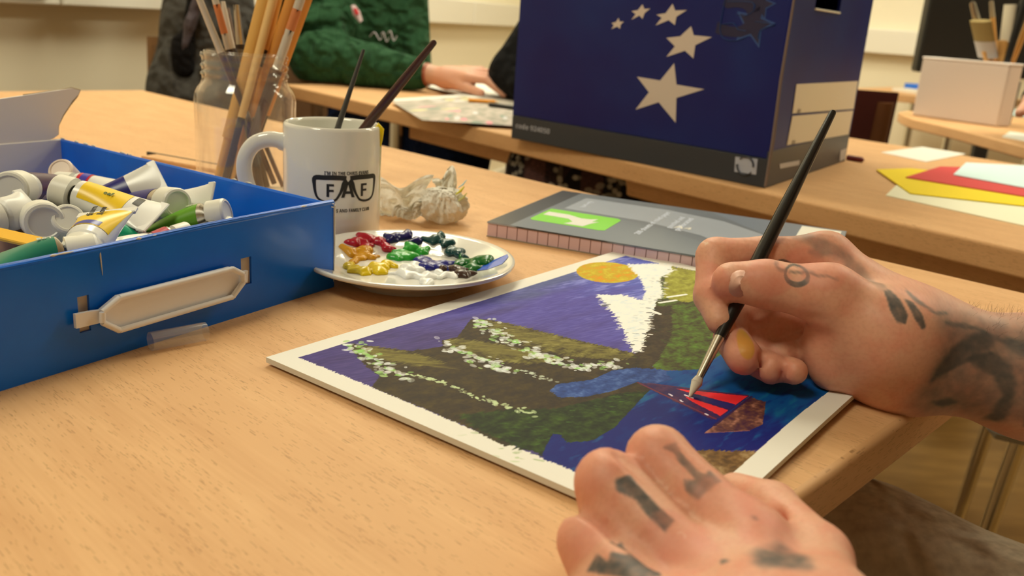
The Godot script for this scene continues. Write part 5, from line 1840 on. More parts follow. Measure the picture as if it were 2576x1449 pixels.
	for q in [
		PackedVector2Array([Vector2(0.2921, 0.1376), Vector2(0.2996, 0.1111), Vector2(0.3428, 0.1095), Vector2(0.3020, 0.0943), Vector2(0.3055, 0.0624), Vector2(0.2746, 0.0857), Vector2(0.2376, 0.0716), Vector2(0.2569, 0.0968), Vector2(0.2343, 0.1152), Vector2(0.2731, 0.1138)]),
		PackedVector2Array([Vector2(0.3114, 0.1851), Vector2(0.3170, 0.1744), Vector2(0.3443, 0.1738), Vector2(0.3212, 0.1625), Vector2(0.3208, 0.1461), Vector2(0.3065, 0.1546), Vector2(0.2787, 0.1448), Vector2(0.2902, 0.1589), Vector2(0.2753, 0.1686), Vector2(0.2967, 0.1719)]),
		PackedVector2Array([Vector2(0.2789, 0.2112), Vector2(0.2842, 0.2032), Vector2(0.3022, 0.2045), Vector2(0.2872, 0.1957), Vector2(0.2863, 0.1853), Vector2(0.2758, 0.1909), Vector2(0.2558, 0.1831), Vector2(0.2644, 0.1933), Vector2(0.2552, 0.1967), Vector2(0.2697, 0.1991)]),
		PackedVector2Array([Vector2(0.2307, 0.2088), Vector2(0.2346, 0.2031), Vector2(0.2441, 0.2040), Vector2(0.2358, 0.1980), Vector2(0.2332, 0.1904), Vector2(0.2275, 0.1945), Vector2(0.2148, 0.1884), Vector2(0.2211, 0.1958), Vector2(0.2138, 0.1995), Vector2(0.2240, 0.2011)]),
		PackedVector2Array([Vector2(0.1926, 0.1897), Vector2(0.1951, 0.1850), Vector2(0.2025, 0.1854), Vector2(0.1972, 0.1810), Vector2(0.1971, 0.1758), Vector2(0.1916, 0.1783), Vector2(0.1818, 0.1745), Vector2(0.1857, 0.1798), Vector2(0.1813, 0.1823), Vector2(0.1887, 0.1841)]),
	]:
		b = B.new()
		b.plate(q, 0.0003, ft)
		put_at("printed_star", b, star, t)
	# badge: a dark 5 and two small stars inside a lighter outline
	var pale := mat(Color(0.154, 0.314, 0.605), 0.5)
	var deep := mat(Color(0.082, 0.096, 0.294), 0.5)
	var b5: PackedVector2Array = PackedVector2Array([Vector2(0.3624, 0.1731), Vector2(0.3553, 0.2185), Vector2(0.3931, 0.1984), Vector2(0.4114, 0.2143), Vector2(0.4027, 0.1918)])
	b = B.new()
	var c5: PackedVector2Array = PackedVector2Array([Vector2(0.3812, 0.1997)])
	lettering(b, "5", 0.072, ft * Transform3D(Basis(Vector3(1, 0, 0), Vector3(0.12, 1, 0), Vector3(0, 0, 1)), Vector3(c5[0].x, c5[0].y + 0.012, 0.0001)), true, false, 0.0, 0.0002, 0.058)
	put_at("badge_numeral", b, deep, t)
	for q in [[PackedVector2Array([Vector2(0.4072, 0.2150)]), 0.016], [PackedVector2Array([Vector2(0.4006, 0.1917)]), 0.024]]:
		for k in 2:
			b = B.new()
			var sp := PackedVector2Array()
			var cc: Vector2 = q[0][0]
			for i in 10:
				var rr: float = q[1] * (1.0 if i % 2 == 0 else 0.45) * (1.22 if k == 0 else 1.0)
				sp.append(cc + Vector2.from_angle(PI / 2 + i * PI / 5 - 0.2) * rr)
			b.plate(sp, 0.0002 + k * 0.0002, ft)
			put_at("badge_star", b, pale if k == 0 else deep, t)
	for q in [PackedVector2Array([Vector2(0.3569, 0.2222), Vector2(0.3546, 0.1948), Vector2(0.3558, 0.1801), Vector2(0.3648, 0.1723), Vector2(0.3802, 0.1720), Vector2(0.3924, 0.1768)]), PackedVector2Array([Vector2(0.3599, 0.2169), Vector2(0.3943, 0.2172), Vector2(0.3977, 0.2093)]), PackedVector2Array([Vector2(0.3752, 0.2030), Vector2(0.3883, 0.2018), Vector2(0.3979, 0.2076), Vector2(0.3989, 0.2147)]), PackedVector2Array([Vector2(0.3554, 0.1893), Vector2(0.3726, 0.1920), Vector2(0.3803, 0.1851), Vector2(0.3912, 0.1840)]), PackedVector2Array([Vector2(0.4021, 0.1953), Vector2(0.4292, 0.1935), Vector2(0.4118, 0.1869), Vector2(0.4095, 0.1760)])]:
		b = B.new()
		var pts := []
		for p in q: pts.append(fx * Vector3(p.x, p.y, zf * 0.0004))
		b.sweep(smooth_path(pts, 4), smooth_nums([0.0011, 0.0014, 0.0012, 0.0014, 0.0011, 0.001].slice(0, q.size()), 4), 6, true, 0.3)
		put_at("badge_outline", b, pale, t)
	# code line and the recycling mark
	var code: PackedVector2Array = PackedVector2Array([Vector2(0.0104, 0.0227), Vector2(0.0823, 0.0250)])
	b = B.new()
	lettering(b, "code 924050", 0.0075, ft * Transform3D(Basis(), Vector3((code[0].x + code[1].x) / 2, (code[0].y + code[1].y) / 2 - 0.003, 0.0001)), true, false, 0.0, 0.0002, code[1].x - code[0].x)
	put_at("lettering", b, mat(Color(0.686, 0.709, 0.789), 0.6), t)
	var rc: PackedVector2Array = PackedVector2Array([Vector2(0.4010, 0.0321), Vector2(0.4322, 0.0341), Vector2(0.4332, 0.0147), Vector2(0.4026, 0.0134)])
	b = B.new()
	b.plate(rc, 0.0003, ft)
	var mk := put_at("recycling_patch", b, mat(Color(0.750, 0.776, 0.867), 0.6), t)
	var mc := (rc[0] + rc[1] + rc[2] + rc[3]) / 4
	b = B.new()
	for h in 2:
		var pts := []
		var wd := []
		for k in 9:
			var an := PI * h + k * PI / 10.0
			pts.append(fx * Vector3(mc.x + cos(an) * 0.0115, mc.y + sin(an) * 0.0115, zf * 0.0008))
			wd.append(0.0040 - 0.0002 * k)
		b.sweep(pts, wd, 6, true, 0.2, fx.basis.x)
	b.shift(-t.position)
	put("ring_arrow", b, mat(Color(0.291, 0.314, 0.372), 0.6), mk)
	# cream labels on the side, each with a tiny caption
	var st := Transform3D(sx.basis if zs > 0 else Basis(sx.basis.x, sx.basis.y, -sx.basis.z), C + sx.basis.z * zs * 0.0003)
	for q in [PackedVector2Array([Vector2(0.0611, 0.1248), Vector2(0.3665, 0.1233), Vector2(0.3709, 0.0814), Vector2(0.0629, 0.0886)]), PackedVector2Array([Vector2(0.0646, 0.0852), Vector2(0.3699, 0.0788), Vector2(0.3671, 0.0426), Vector2(0.0603, 0.0489)])]:
		b = B.new()
		b.plate(q, 0.0004, st)
		var lab := put_at("paper_label", b, mat(Color(0.919, 0.877, 0.809), 0.8), t)
		b = B.new()
		var cx: Vector2 = q[0].lerp(q[2], 0.07)
		lettering(b, "name" if q[0].y > 0.12 else "date", 0.006, Transform3D(st.basis, st * Vector3(cx.x + 0.004, cx.y, 0.0005)), false, false, 0.0, 0.0001)
		b.shift(-t.position)
		put("caption", b, mat(Color(0.525, 0.499, 0.479), 0.7), lab)
	for q in [PackedVector2Array([Vector2(0.0423, 0.0265), Vector2(0.1273, 0.0236), Vector2(0.1286, 0.0173), Vector2(0.0472, 0.0201)]), PackedVector2Array([Vector2(0.3352, 0.0200), Vector2(0.3708, 0.0208), Vector2(0.3730, 0.0036), Vector2(0.3419, 0.0028)])]:
		b = B.new()
		b.plate(q, 0.0003, st)
		put_at("small_label", b, mat(Color(0.790, 0.776, 0.789), 0.8), t)


# ---------------------------------------------------------------- the painter: tattooed hands, arms, torso out of the picture
# lay a planar print on a smooth body: faces towards the plane's normal take the left half of the image, the others the right half
func lay_print(b: B, from_v: int, from_i: int, o: Vector3, ax: Vector3, ay: Vector3, size: float, centre: Vector2) -> void:
	var n := ax.cross(ay).normalized()
	var made := {}
	for i in range(from_i, b.idx.size(), 3):
		var f := (b.n[b.idx[i]] + b.n[b.idx[i + 1]] + b.n[b.idx[i + 2]]).dot(n)
		var side := 0 if f > -0.15 else 1
		for k in 3:
			var v := b.idx[i + k]
			var key := v * 2 + side
			if not made.has(key):
				var d := b.v[v] - o
				var t := Vector2(d.dot(ax), d.dot(ay)) / size + centre
				t.y = 1.0 - t.y
				t = t.clamp(Vector2(0.004, 0.004), Vector2(0.996, 0.996))
				made[key] = b.vert(b.v[v], b.n[v], Vector2(t.x * 0.5 + (0.5 if side else 0.0), t.y))
			b.idx[i + k] = made[key]


class InkMap:
	var img: Image
	var mask: Image
	var size: float
	var centre: Vector2

	func at(p: Vector2) -> Vector2:
		var t := p / size + centre
		return Vector2(t.x * 0.5 * img.get_width(), (1.0 - t.y) * img.get_height())

	func poly(f: Array) -> PackedVector2Array:
		var o := PackedVector2Array()
		for i in range(0, f.size(), 2): o.append(at(Vector2(f[i], f[i + 1])))
		return o


func skin_image(seed_: int, w: int, base: Color, warm: Color) -> Image:
	var img := Image.create(w, w / 2, false, Image.FORMAT_RGB8)
	var n := noise(seed_, 0.012, 4)
	var n2 := noise(seed_ + 1, 0.09, 3)
	for y in w / 2:
		for x in w:
			var k := n.get_noise_2d(x, y)
			var c := base.lerp(warm, clampf(0.25 + k * 0.9, 0, 1))
			var f := n2.get_noise_2d(x, y) * 0.05
			img.set_pixel(x, y, c.lightened(maxf(f, 0)).darkened(maxf(-f, 0)))
	return img


func skin_mat(img: Image, relief: Image = null) -> StandardMaterial3D:
	var m := tex_mat(img, 0.5, 0.45)
	m.texture_repeat = false
	m.subsurf_scatter_enabled = true
	m.subsurf_scatter_strength = 0.18
	if relief: bump_from(relief, m, 0.08)
	return m


# blend ink into the skin through a softened mask, so that it lies under the skin with blurred edges
func set_ink(s: InkMap, c: Color, amount: float, blur: int, seed_: int) -> void:
	var w := s.img.get_width()
	var h := s.img.get_height()
	for k in blur: s.mask.shrink_x2()
	s.mask.resize(w, h, Image.INTERPOLATE_CUBIC)
	var n := noise(seed_, 0.035, 3)
	for y in h:
		for x in w / 2:
			var m := s.mask.get_pixel(x, y).r
			if m < 0.01: continue
			var o := s.img.get_pixel(x, y)
			s.img.set_pixel(x, y, o.lerp(c, clampf(m * amount * (0.92 + n.get_noise_2d(x, y) * 0.35), 0, 1)))
	new_mask(s)


func new_mask(s: InkMap) -> void:
	s.mask = Image.create(s.img.get_width(), s.img.get_height(), false, Image.FORMAT_L8)


func stroke(s: InkMap, f: Array, wd: Array, c: Color) -> void:
	var p := s.poly(f)
	for i in p.size() - 1:
		var n := int(p[i].distance_to(p[i + 1]) / 1.2) + 1
		for k in n:
			var q := p[i].lerp(p[i + 1], float(k) / n)
			var r := lerpf(wd[mini(i, wd.size() - 1)], wd[mini(i + 1, wd.size() - 1)], float(k) / n)
			dab(s.mask, q.x, q.y, r, r, 0.0, c)


func painter() -> void:
	var base := lin(0.70, 0.37, 0.255)
	var warm := lin(0.68, 0.28, 0.19)
	var ink := lin(0.075, 0.072, 0.072)
	var t := thing("person", "painter with tattooed hands, grey trousers, the right hand holding a fine brush on the painting", "person", Vector3(0.62, 0, -0.17))
	# ---------------- right hand with the brush
	var b := B.new()
	var J := {
		"wr": Vector3(0.2184, 0.7676, -0.4370), "fa": Vector3(0.2679, 0.7630, -0.4250), "fa2": Vector3(0.3386, 0.7619, -0.4100), "hm": Vector3(0.2076, 0.7724, -0.4460),
		"i0": Vector3(0.1739, 0.8038, -0.4840), "i1": Vector3(0.1120, 0.8005, -0.4820), "i2": Vector3(0.1076, 0.7832, -0.4620), "i3": Vector3(0.1109, 0.7746, -0.4460),
		"m0": Vector3(0.1848, 0.7875, -0.4970), "m1": Vector3(0.1272, 0.7683, -0.4800), "m2": Vector3(0.1194, 0.7632, -0.4530), "m3": Vector3(0.1214, 0.7617, -0.4290),
		"r0": Vector3(0.1893, 0.7744, -0.4900), "r1": Vector3(0.1343, 0.7588, -0.4630), "r2": Vector3(0.1319, 0.7543, -0.4460), "r3": Vector3(0.1355, 0.7572, -0.4270),
		"p0": Vector3(0.1919, 0.7610, -0.4740), "p1": Vector3(0.1465, 0.7550, -0.4500), "p2": Vector3(0.1431, 0.7542, -0.4370), "p3": Vector3(0.1457, 0.7585, -0.4220),
		"t0": Vector3(0.1933, 0.7786, -0.4260), "t1": Vector3(0.1618, 0.7956, -0.4370), "t2": Vector3(0.1313, 0.7967, -0.4460), "t3": Vector3(0.1144, 0.7959, -0.4490),
		"h0": Vector3(0.1706, 0.7563, -0.4370), "h1": Vector3(0.2039, 0.7611, -0.4340),
	}
	var bones := [
		[J.fa2, J.fa, 0.036, 0.0305, 0.01], [J.fa, J.wr, 0.0305, 0.0255, 0.01], [J.wr, J.hm, 0.0255, 0.0235, 0.015],
		[J.hm, J.i0, 0.0235, 0.0135, 0.016], [J.hm, J.m0, 0.021, 0.0130, 0.016], [J.hm, J.r0, 0.020, 0.0125, 0.016], [J.h1, J.p0, 0.018, 0.0115, 0.016],
		[J.h1, J.h0, 0.0185, 0.0125, 0.016], [J.wr, J.h1, 0.022, 0.0185, 0.016],
		[J.t0, J.t1, 0.0205, 0.0150, 0.014], [J.hm, J.t0, 0.020, 0.0205, 0.014], [J.t0, Vector3(0.1743, 0.7699, -0.4460), 0.018, 0.0135, 0.014], [Vector3(0.1743, 0.7699, -0.4460), J.p0, 0.0135, 0.0115, 0.014],
		[J.i0, J.i1.lerp(J.i0, 0.45), 0.0132, 0.0112, 0.008], [J.i1.lerp(J.i0, 0.45), J.i1, 0.0112, 0.0104, 0.004], [J.i1, J.i2, 0.0104, 0.0090, 0.0035], [J.i2, J.i3, 0.0090, 0.0076, 0.003],
		[J.m0, J.m1, 0.0125, 0.0100, 0.004], [J.m1, J.m2, 0.0100, 0.0092, 0.003], [J.m2, J.m3, 0.0092, 0.0096, 0.002],
		[J.r0, J.r1, 0.0120, 0.0094, 0.004], [J.r1, J.r2, 0.0094, 0.0084, 0.002], [J.r2, J.r3, 0.0084, 0.0084, 0.0015],
		[J.p0, J.p1, 0.0105, 0.0080, 0.004], [J.p1, J.p2, 0.0080, 0.0072, 0.002], [J.p2, J.p3, 0.0072, 0.0070, 0.0015],
		[J.t1, J.t2, 0.0148, 0.0120, 0.008], [J.t2, J.t3, 0.0120, 0.0104, 0.005],
		# clefts between the curled fingertips
		[Vector3(0.1284, 0.7642, -0.4240), Vector3(0.1290, 0.7501, -0.4280), -0.0022, -0.0016, 0.002], [Vector3(0.1387, 0.7633, -0.4190), Vector3(0.1405, 0.7507, -0.4220), -0.0020, -0.0014, 0.002],
		# skin folds: below the thumb ball, at the thumb's root and the index crook
		[Vector3(0.1475, 0.7907, -0.4240), Vector3(0.1655, 0.7940, -0.4090), -0.0018, -0.0012, 0.004], [Vector3(0.1506, 0.7854, -0.4280), Vector3(0.1652, 0.7882, -0.4080), -0.0016, -0.001, 0.004],
		[Vector3(0.1499, 0.8176, -0.4700), Vector3(0.1502, 0.8054, -0.4700), -0.0026, -0.0018, 0.004], [Vector3(0.1563, 0.8174, -0.4680), Vector3(0.1570, 0.8064, -0.4680), -0.0016, -0.0012, 0.003],
	]
	body(b, bones, 0.002)
	relax(b, 0, 2, 0.35)
	var sr := InkMap.new()
	sr.size = 0.26
	sr.centre = Vector2(0.34, 0.5)
	sr.img = skin_image(71, 2048, base, warm)
	lay_print(b, 0, 0, Vector3(0.1439, 0.7825, -0.4350), Vector3(0.9392, -0.3079, 0.1521), Vector3(0.3284, 0.9348, -0.1355), sr.size, sr.centre)
	# ink and stains, where the photograph shows them
	new_mask(sr)
	var solid := Color(1, 1, 1)
	for f in [[0.0320,0.0310, 0.0346,0.0327, 0.0393,0.0299, 0.0435,0.0248, 0.0437,0.0204, 0.0399,0.0197, 0.0357,0.0237], [0.0408,0.0316, 0.0450,0.0313, 0.0499,0.0277, 0.0531,0.0228, 0.0516,0.0211, 0.0470,0.0244]]: fill_poly(sr.mask, sr.poly(f), solid)
	set_ink(sr, ink, 0.9, 2, 72)
	# forearm: broad sleeve of ink, denser figures in it
	fill_poly(sr.mask, sr.poly([0.0559,0.0346, 0.0664,0.0355, 0.0769,0.0364, 0.0988,0.0447, 0.1117,0.0475, 0.1419,0.0079, 0.0697,-0.0178, 0.0656,-0.0002, 0.0639,0.0122, 0.0644,0.0217]), solid)
	set_ink(sr, ink, 0.52, 5, 73)
	for f in [[0.0682,-0.0017, 0.0670,0.0082, 0.0708,0.0192, 0.0779,0.0285, 0.0842,0.0333, 0.0898,0.0316, 0.0891,0.0264, 0.0816,0.0195, 0.0750,0.0092, 0.0701,0.0011], [0.0789,0.0175, 0.0898,0.0251, 0.0989,0.0228, 0.1048,0.0139, 0.1118,-0.0045, 0.1053,-0.0075, 0.1016,0.0086, 0.0934,0.0149, 0.0839,0.0148], [0.0756,-0.0093, 0.0831,-0.0039, 0.0887,-0.0041, 0.0844,-0.0096, 0.0786,-0.0107], [0.0886,0.0318, 0.0966,0.0347, 0.1031,0.0361, 0.1144,0.0336, 0.1176,0.0275, 0.1039,0.0288, 0.0949,0.0294], [0.1062,0.0184, 0.1201,0.0225, 0.1302,0.0025, 0.1196,-0.0025]]: fill_poly(sr.mask, sr.poly(f), solid)
	set_ink(sr, ink, 0.8, 3, 74)
	for f in [[0.0659,0.0292, 0.0740,0.0306, 0.0817,0.0325, 0.0865,0.0316], [0.0431,0.0351, 0.0463,0.0331, 0.0522,0.0318, 0.0571,0.0309, 0.0641,0.0333], [0.0733,0.0080, 0.0822,0.0182, 0.0902,0.0242], [0.0632,0.0287, 0.0689,0.0290, 0.0754,0.0320]]: stroke(sr, f, [3.5, 4.5, 3.0], solid)
	set_ink(sr, ink, 0.6, 2, 75)
	for f in [[-0.0195,0.0418, -0.0092,0.0425, -0.0013,0.0417, 0.0073,0.0409, 0.0163,0.0395, 0.0277,0.0376], [-0.0104,0.0450, -0.0012,0.0429, 0.0103,0.0426, 0.0205,0.0401], [0.0022,0.0359, 0.0056,0.0367, 0.0090,0.0390], [0.0208,0.0364, 0.0269,0.0361, 0.0312,0.0333]]: stroke(sr, f, [6, 12, 9, 12, 7], solid)
	set_ink(sr, ink, 0.38, 3, 76)
	var ring := []
	var rc: Array = [-0.0083,0.0212, -0.0035,0.0234, -0.0063,0.0170]
	for k in 25:
		var a := TAU * k / 24.0
		ring.append(rc[0] + (rc[2] - rc[0]) * cos(a) + (rc[4] - rc[0]) * sin(a))
		ring.append(rc[1] + (rc[3] - rc[1]) * cos(a) + (rc[5] - rc[1]) * sin(a))
	stroke(sr, ring, [3.4, 3.8, 4.4, 4.8, 5.0, 5.4, 5.4, 5.4, 5.0, 4.6, 4.0, 3.4, 3.0, 2.6, 2.2, 2.0, 2.0, 2.0, 2.0, 2.0, 2.2, 2.4, 2.8, 3.0, 3.4], solid)
	set_ink(sr, ink, 0.82, 1, 77)
	stroke(sr, [-0.0181,0.0233, -0.0189,0.0219, -0.0171,0.0205, -0.0148,0.0205, -0.0134,0.0215], [2.5, 3.2, 3.0, 2.6, 2.2], solid)
	stroke(sr, [-0.0121,0.0211, -0.0063,0.0233, -0.0042,0.0254, 0.0005,0.0250, 0.0049,0.0269, 0.0097,0.0273], [2.0, 2.6, 2.4, 2.6, 2.0, 1.6], solid)
	stroke(sr, [-0.0094,0.0253, -0.0054,0.0256, -0.0016,0.0246], [1.8, 2.2, 1.8], solid)
	set_ink(sr, ink, 0.6, 2, 78)
	var yel: Array = [-0.0163,-0.0218, -0.0201,-0.0211, -0.0125,-0.0225]
	var yp := sr.at(Vector2(yel[0], yel[1]))
	dab(sr.img, yp.x, yp.y, 26, 17, 1.0, Color(lin(0.62, 0.36, 0.03), 0.95))
	# redder knuckle and fingertips
	for q in [[-0.0197,0.0146], [0.0021,0.0282], [-0.0438,0.0001], [-0.0201,-0.0259], [-0.0005,-0.0266]]:
		var p := sr.at(Vector2(q[0], q[1]))
		dab(sr.img, p.x, p.y, 46, 40, 0.0, Color(lin(0.66, 0.22, 0.16), 0.35))
	for q in [[-0.0539,0.0171, -0.0503,0.0176], [-0.0512,0.0164, -0.0503,0.0185]]: stroke(sr, q, [1.4, 1.2], solid)
	set_ink(sr, lin(0.75, 0.62, 0.5), 0.6, 1, 79)
	var arm_right := b
	arm_right.shift(-t.position)
	# ---------------- left fist
	var f := B.new()
	var K := {
		"i0": Vector3(0.0822, 0.7629, -0.2520), "i1": Vector3(0.0557, 0.7749, -0.2850),
		"m0": Vector3(0.0661, 0.7552, -0.2400), "m1": Vector3(0.0377, 0.7705, -0.2720),
		"r0": Vector3(0.0514, 0.7551, -0.2160), "r1": Vector3(0.0316, 0.7581, -0.2550),
		"p0": Vector3(0.0465, 0.7445, -0.2040), "p1": Vector3(0.0333, 0.7474, -0.2400),
		"t2": Vector3(0.0988, 0.7579, -0.2850), "t3": Vector3(0.0901, 0.7527, -0.3020), "t1": Vector3(0.1042, 0.7595, -0.2520), "t0": Vector3(0.0945, 0.7629, -0.2140),
	}
	var hx := Vector3(0.5369, -0.1641, 0.8275)
	var wrist: Vector3 = Vector3(0.0709, 0.7621, -0.1720)
	var elbow := Vector3(0.385, 0.90, -0.03)
	var lb := []
	var down := Vector3(0, -1, 0)
	for q in ["i", "m", "r", "p"]:
		var p1: Vector3 = K[q + "1"]
		var p0: Vector3 = K[q + "0"]
		var rr: float = {"i": 0.0108, "m": 0.0113, "r": 0.0106, "p": 0.0090}[q]
		var in_: Vector3 = (p0 - p1).normalized()
		var d2 := p1 + down * minf(0.024, p1.y - 0.7535) + in_ * 0.004
		var d3 := d2 + in_ * 0.019
		d3.y = maxf(d3.y, 0.7525)
		lb.append([p0, p1.lerp(p0, 0.5), rr * 1.10, rr * 0.97, 0.003])
		lb.append([p1.lerp(p0, 0.5), p1, rr * 0.97, rr * 1.04, 0.002])
		lb.append([p1, d2, rr * 1.02, rr * 0.92, 0.0025])
		lb.append([d2, d3, rr * 0.92, rr * 0.85, 0.0025])
	for q in ["i", "m", "r", "p"]:
		var p0: Vector3 = K[q + "0"]
		lb.append([p0, wrist.lerp(p0, 0.5), 0.0115, 0.0130, 0.010])
		lb.append([wrist.lerp(p0, 0.5), wrist, 0.0130, 0.0200, 0.012])
	lb.append([K.t0, K.t1, 0.0135, 0.0112, 0.006])
	lb.append([K.t1, K.t2, 0.0112, 0.0092, 0.004])
	lb.append([K.t2, K.t3, 0.0094, 0.0086, 0.003])
	lb.append([K.t0, wrist, 0.0150, 0.0205, 0.012])
	lb.append([wrist, wrist.lerp(elbow, 0.35), 0.0245, 0.0300, 0.012])
	# clefts between the folded fingers and beside the thumb
	lb.append([Vector3(0.0415, 0.7822, -0.2730), Vector3(0.0593, 0.7750, -0.2525), -0.0040, -0.0022, 0.003])
	lb.append([Vector3(0.0267, 0.7656, -0.2610), Vector3(0.0504, 0.7658, -0.2310), -0.0036, -0.0020, 0.003])
	lb.append([Vector3(0.0961, 0.7629, -0.2680), Vector3(0.0956, 0.7627, -0.2430), -0.0028, -0.0018, 0.004])
	body(f, lb, 0.0019)
	relax(f, 0, 2, 0.35)
	var sl := InkMap.new()
	sl.size = 0.20
	sl.centre = Vector2(0.25, 0.62)
	sl.img = skin_image(75, 2048, base, warm)
	lay_print(f, 0, 0, Vector3(0.0557, 0.7749, -0.2850), Vector3(0.5369, -0.1641, 0.8275), Vector3(0.8139, 0.3589, -0.4569), sl.size, sl.centre)
	var letters := [
		[[0.0055,-0.0016, 0.0062,0.0038, 0.0102,0.0026, 0.0133,0.0024, 0.0198,0.0022, 0.0220,0.0033, 0.0204,0.0061, 0.0265,0.0062, 0.0271,-0.0002, 0.0270,-0.0045, 0.0218,-0.0053, 0.0186,-0.0034, 0.0217,-0.0010, 0.0194,-0.0004, 0.0125,-0.0005, 0.0094,0.0004], 0.60, 2],
		[[0.0097,-0.0241, 0.0106,-0.0184, 0.0139,-0.0189, 0.0211,-0.0183, 0.0250,-0.0184, 0.0309,-0.0171, 0.0326,-0.0223, 0.0280,-0.0228, 0.0245,-0.0232, 0.0189,-0.0227, 0.0124,-0.0259], 0.92, 2],
		[[0.0290,-0.0498, 0.0276,-0.0446, 0.0328,-0.0439, 0.0303,-0.0412, 0.0342,-0.0386, 0.0339,-0.0363, 0.0265,-0.0390, 0.0248,-0.0342, 0.0291,-0.0353, 0.0370,-0.0351, 0.0453,-0.0346, 0.0486,-0.0359, 0.0457,-0.0418, 0.0392,-0.0450, 0.0340,-0.0477], 0.92, 2],
		[[0.0573,-0.0093, 0.0580,-0.0031, 0.0552,0.0036, 0.0589,0.0034, 0.0671,0.0022, 0.0749,-0.0040, 0.0659,-0.0156], 0.8, 4],
		[[0.0535,-0.0184, 0.0545,-0.0171, 0.0568,-0.0174, 0.0562,-0.0201], 0.75, 2],
		[[0.0438,0.0024, 0.0447,0.0037, 0.0469,0.0032, 0.0461,0.0018], 0.7, 2],
	]
	new_mask(sl)
	for q in letters:
		fill_poly(sl.mask, sl.poly(q[0]), solid)
		set_ink(sl, ink, q[1], q[2], 80)
	for q in [[0.0360,-0.0199], [0.0518,0.0022], [0.0327,0.0016], [-0.0015,-0.0250], [0.0029,-0.0040], [0.0150,-0.0439], [0.0427,0.0102], [0.0443,-0.0226]]:
		var p := sl.at(Vector2(q[0], q[1]))
		dab(sl.img, p.x, p.y, 58, 52, 0.0, Color(lin(0.68, 0.24, 0.18), 0.32))
	stroke(sl, [0.0354,-0.0195, 0.0358,-0.0184, 0.0374,-0.0182, 0.0382,-0.0193], [2.0, 2.0, 2.0], solid)
	set_ink(sl, lin(0.74, 0.46, 0.36), 0.6, 1, 81)
	f.shift(-t.position)
	# ---------------- arms, torso, head and legs (beyond the frame), joined to both hands
	var c := B.new()
	var er := Vector3(0.56, 0.93, -0.52)
	var shl := Vector3(0.47, 1.26, -0.02)
	var shr := Vector3(0.69, 1.26, -0.34)
	var neck := Vector3(0.56, 1.36, -0.20)
	var head := Vector3(0.53, 1.49, -0.22)
	var hip := Vector3(0.68, 0.53, -0.13)
	var kl := Vector3(0.22, 0.53, -0.36)
	var kr := Vector3(0.26, 0.535, -0.56)
	var tb := [
		[J.fa2, er, 0.035, 0.042, 0.02], [er, shr, 0.044, 0.052, 0.03], [wrist.lerp(elbow, 0.3), elbow, 0.029, 0.040, 0.02], [elbow, shl, 0.042, 0.052, 0.03],
		[shl, shr, 0.058, 0.058, 0.06], [Vector3(0.58, 1.2, -0.18), hip, 0.125, 0.125, 0.08], [Vector3(0.58, 1.28, -0.18), neck, 0.075, 0.055, 0.05], [neck, head, 0.052, 0.055, 0.04],
		[head, head + Vector3(-0.02, 0.07, -0.012), 0.074, 0.082, 0.03], [head + Vector3(-0.075, 0.015, -0.05), head + Vector3(-0.082, -0.008, -0.055), 0.012, 0.016, 0.02],
	]
	for s in [-1.0, 1.0]:
		tb.append([head + Vector3(0.044 * s, 0.02, -0.064 * s), head + Vector3(0.046 * s + 0.004, 0.05, -0.066 * s), 0.012, 0.016, 0.012])
	body(c, tb, 0.012)
	c.shift(-t.position)
	# one continuous skin mesh in three surfaces: right hand, left fist, body
	var am := ArrayMesh.new()
	for q in [arm_right, f, c]:
		var one: ArrayMesh = q.mesh()
		am.add_surface_from_arrays(Mesh.PRIMITIVE_TRIANGLES, one.surface_get_arrays(0))
	am.surface_set_material(0, skin_mat(sr.img))
	am.surface_set_material(1, skin_mat(sl.img))
	var plain := mat(lin(0.70, 0.35, 0.24), 0.5)
	am.surface_set_material(2, plain)
	var bm := MeshInstance3D.new()
	bm.name = "body"
	bm.mesh = am
	t.add_child(bm)
	# thumbnail and fingernails
	var nail := mat(lin(0.76, 0.44, 0.35), 0.42, 0.0, 0.4)
	var nx := Vector3(0.9392, -0.3079, 0.1521)
	var ny := Vector3(0.3284, 0.9348, -0.1355)
	var nn := nx.cross(ny)
	for q in [[J.t3 + nn * 0.0089 + nx * 0.003 + ny * 0.001, 0.0064, 0.0072, 0.15]]:
		b = B.new()
		var ring2 := []
		var cx := Basis(nn, q[3])
		b.lathe([Vector2(0, -1), Vector2(0.6, -0.8), Vector2(0.9, -0.4), Vector2(1, 0), Vector2(0.9, 0.4), Vector2(0.6, 0.8), Vector2(0, 1)], 20, Transform3D(Basis(cx * -nx * q[1], nn * 0.0021, cx * ny * q[2]), q[0]), 0.0, 0.2)
		put_at("fingernail", b, nail, t)
	# fine hairs along the forearm
	var hb := B.new()
	var hr := RandomNumberGenerator.new()
	hr.seed = 9
	for k in 300:
		var u := hr.randf()
		var cc: Vector3 = J.hm.lerp(J.wr, u * 3.0) if u < 0.33 else J.wr.lerp(J.fa, (u - 0.33) * 1.5)
		var rr := (0.0236 if u < 0.33 else lerpf(0.0256, 0.0305, (u - 0.33) * 1.5))
		var an := hr.randf_range(-0.9, 1.3)
		var dirn := (Vector3.UP * cos(an) + Vector3(0.1, 0.0, 1.0).normalized() * sin(an)).normalized()
		var p0 := cc + dirn * rr * 0.985
		var bend := (Vector3(0.4, 0.1, 0.0) * hr.randf_range(-0.4, 1.2) + dirn * 0.7 + Vector3(0, 0, hr.randf_range(-0.4, 0.4))).normalized()
		var ln := hr.randf_range(0.003, 0.007)
		hb.sweep([p0, p0 + (dirn + bend).normalized() * ln * 0.5, p0 + bend * ln], [0.00006, 0.00005, 0.00002], 3, false)
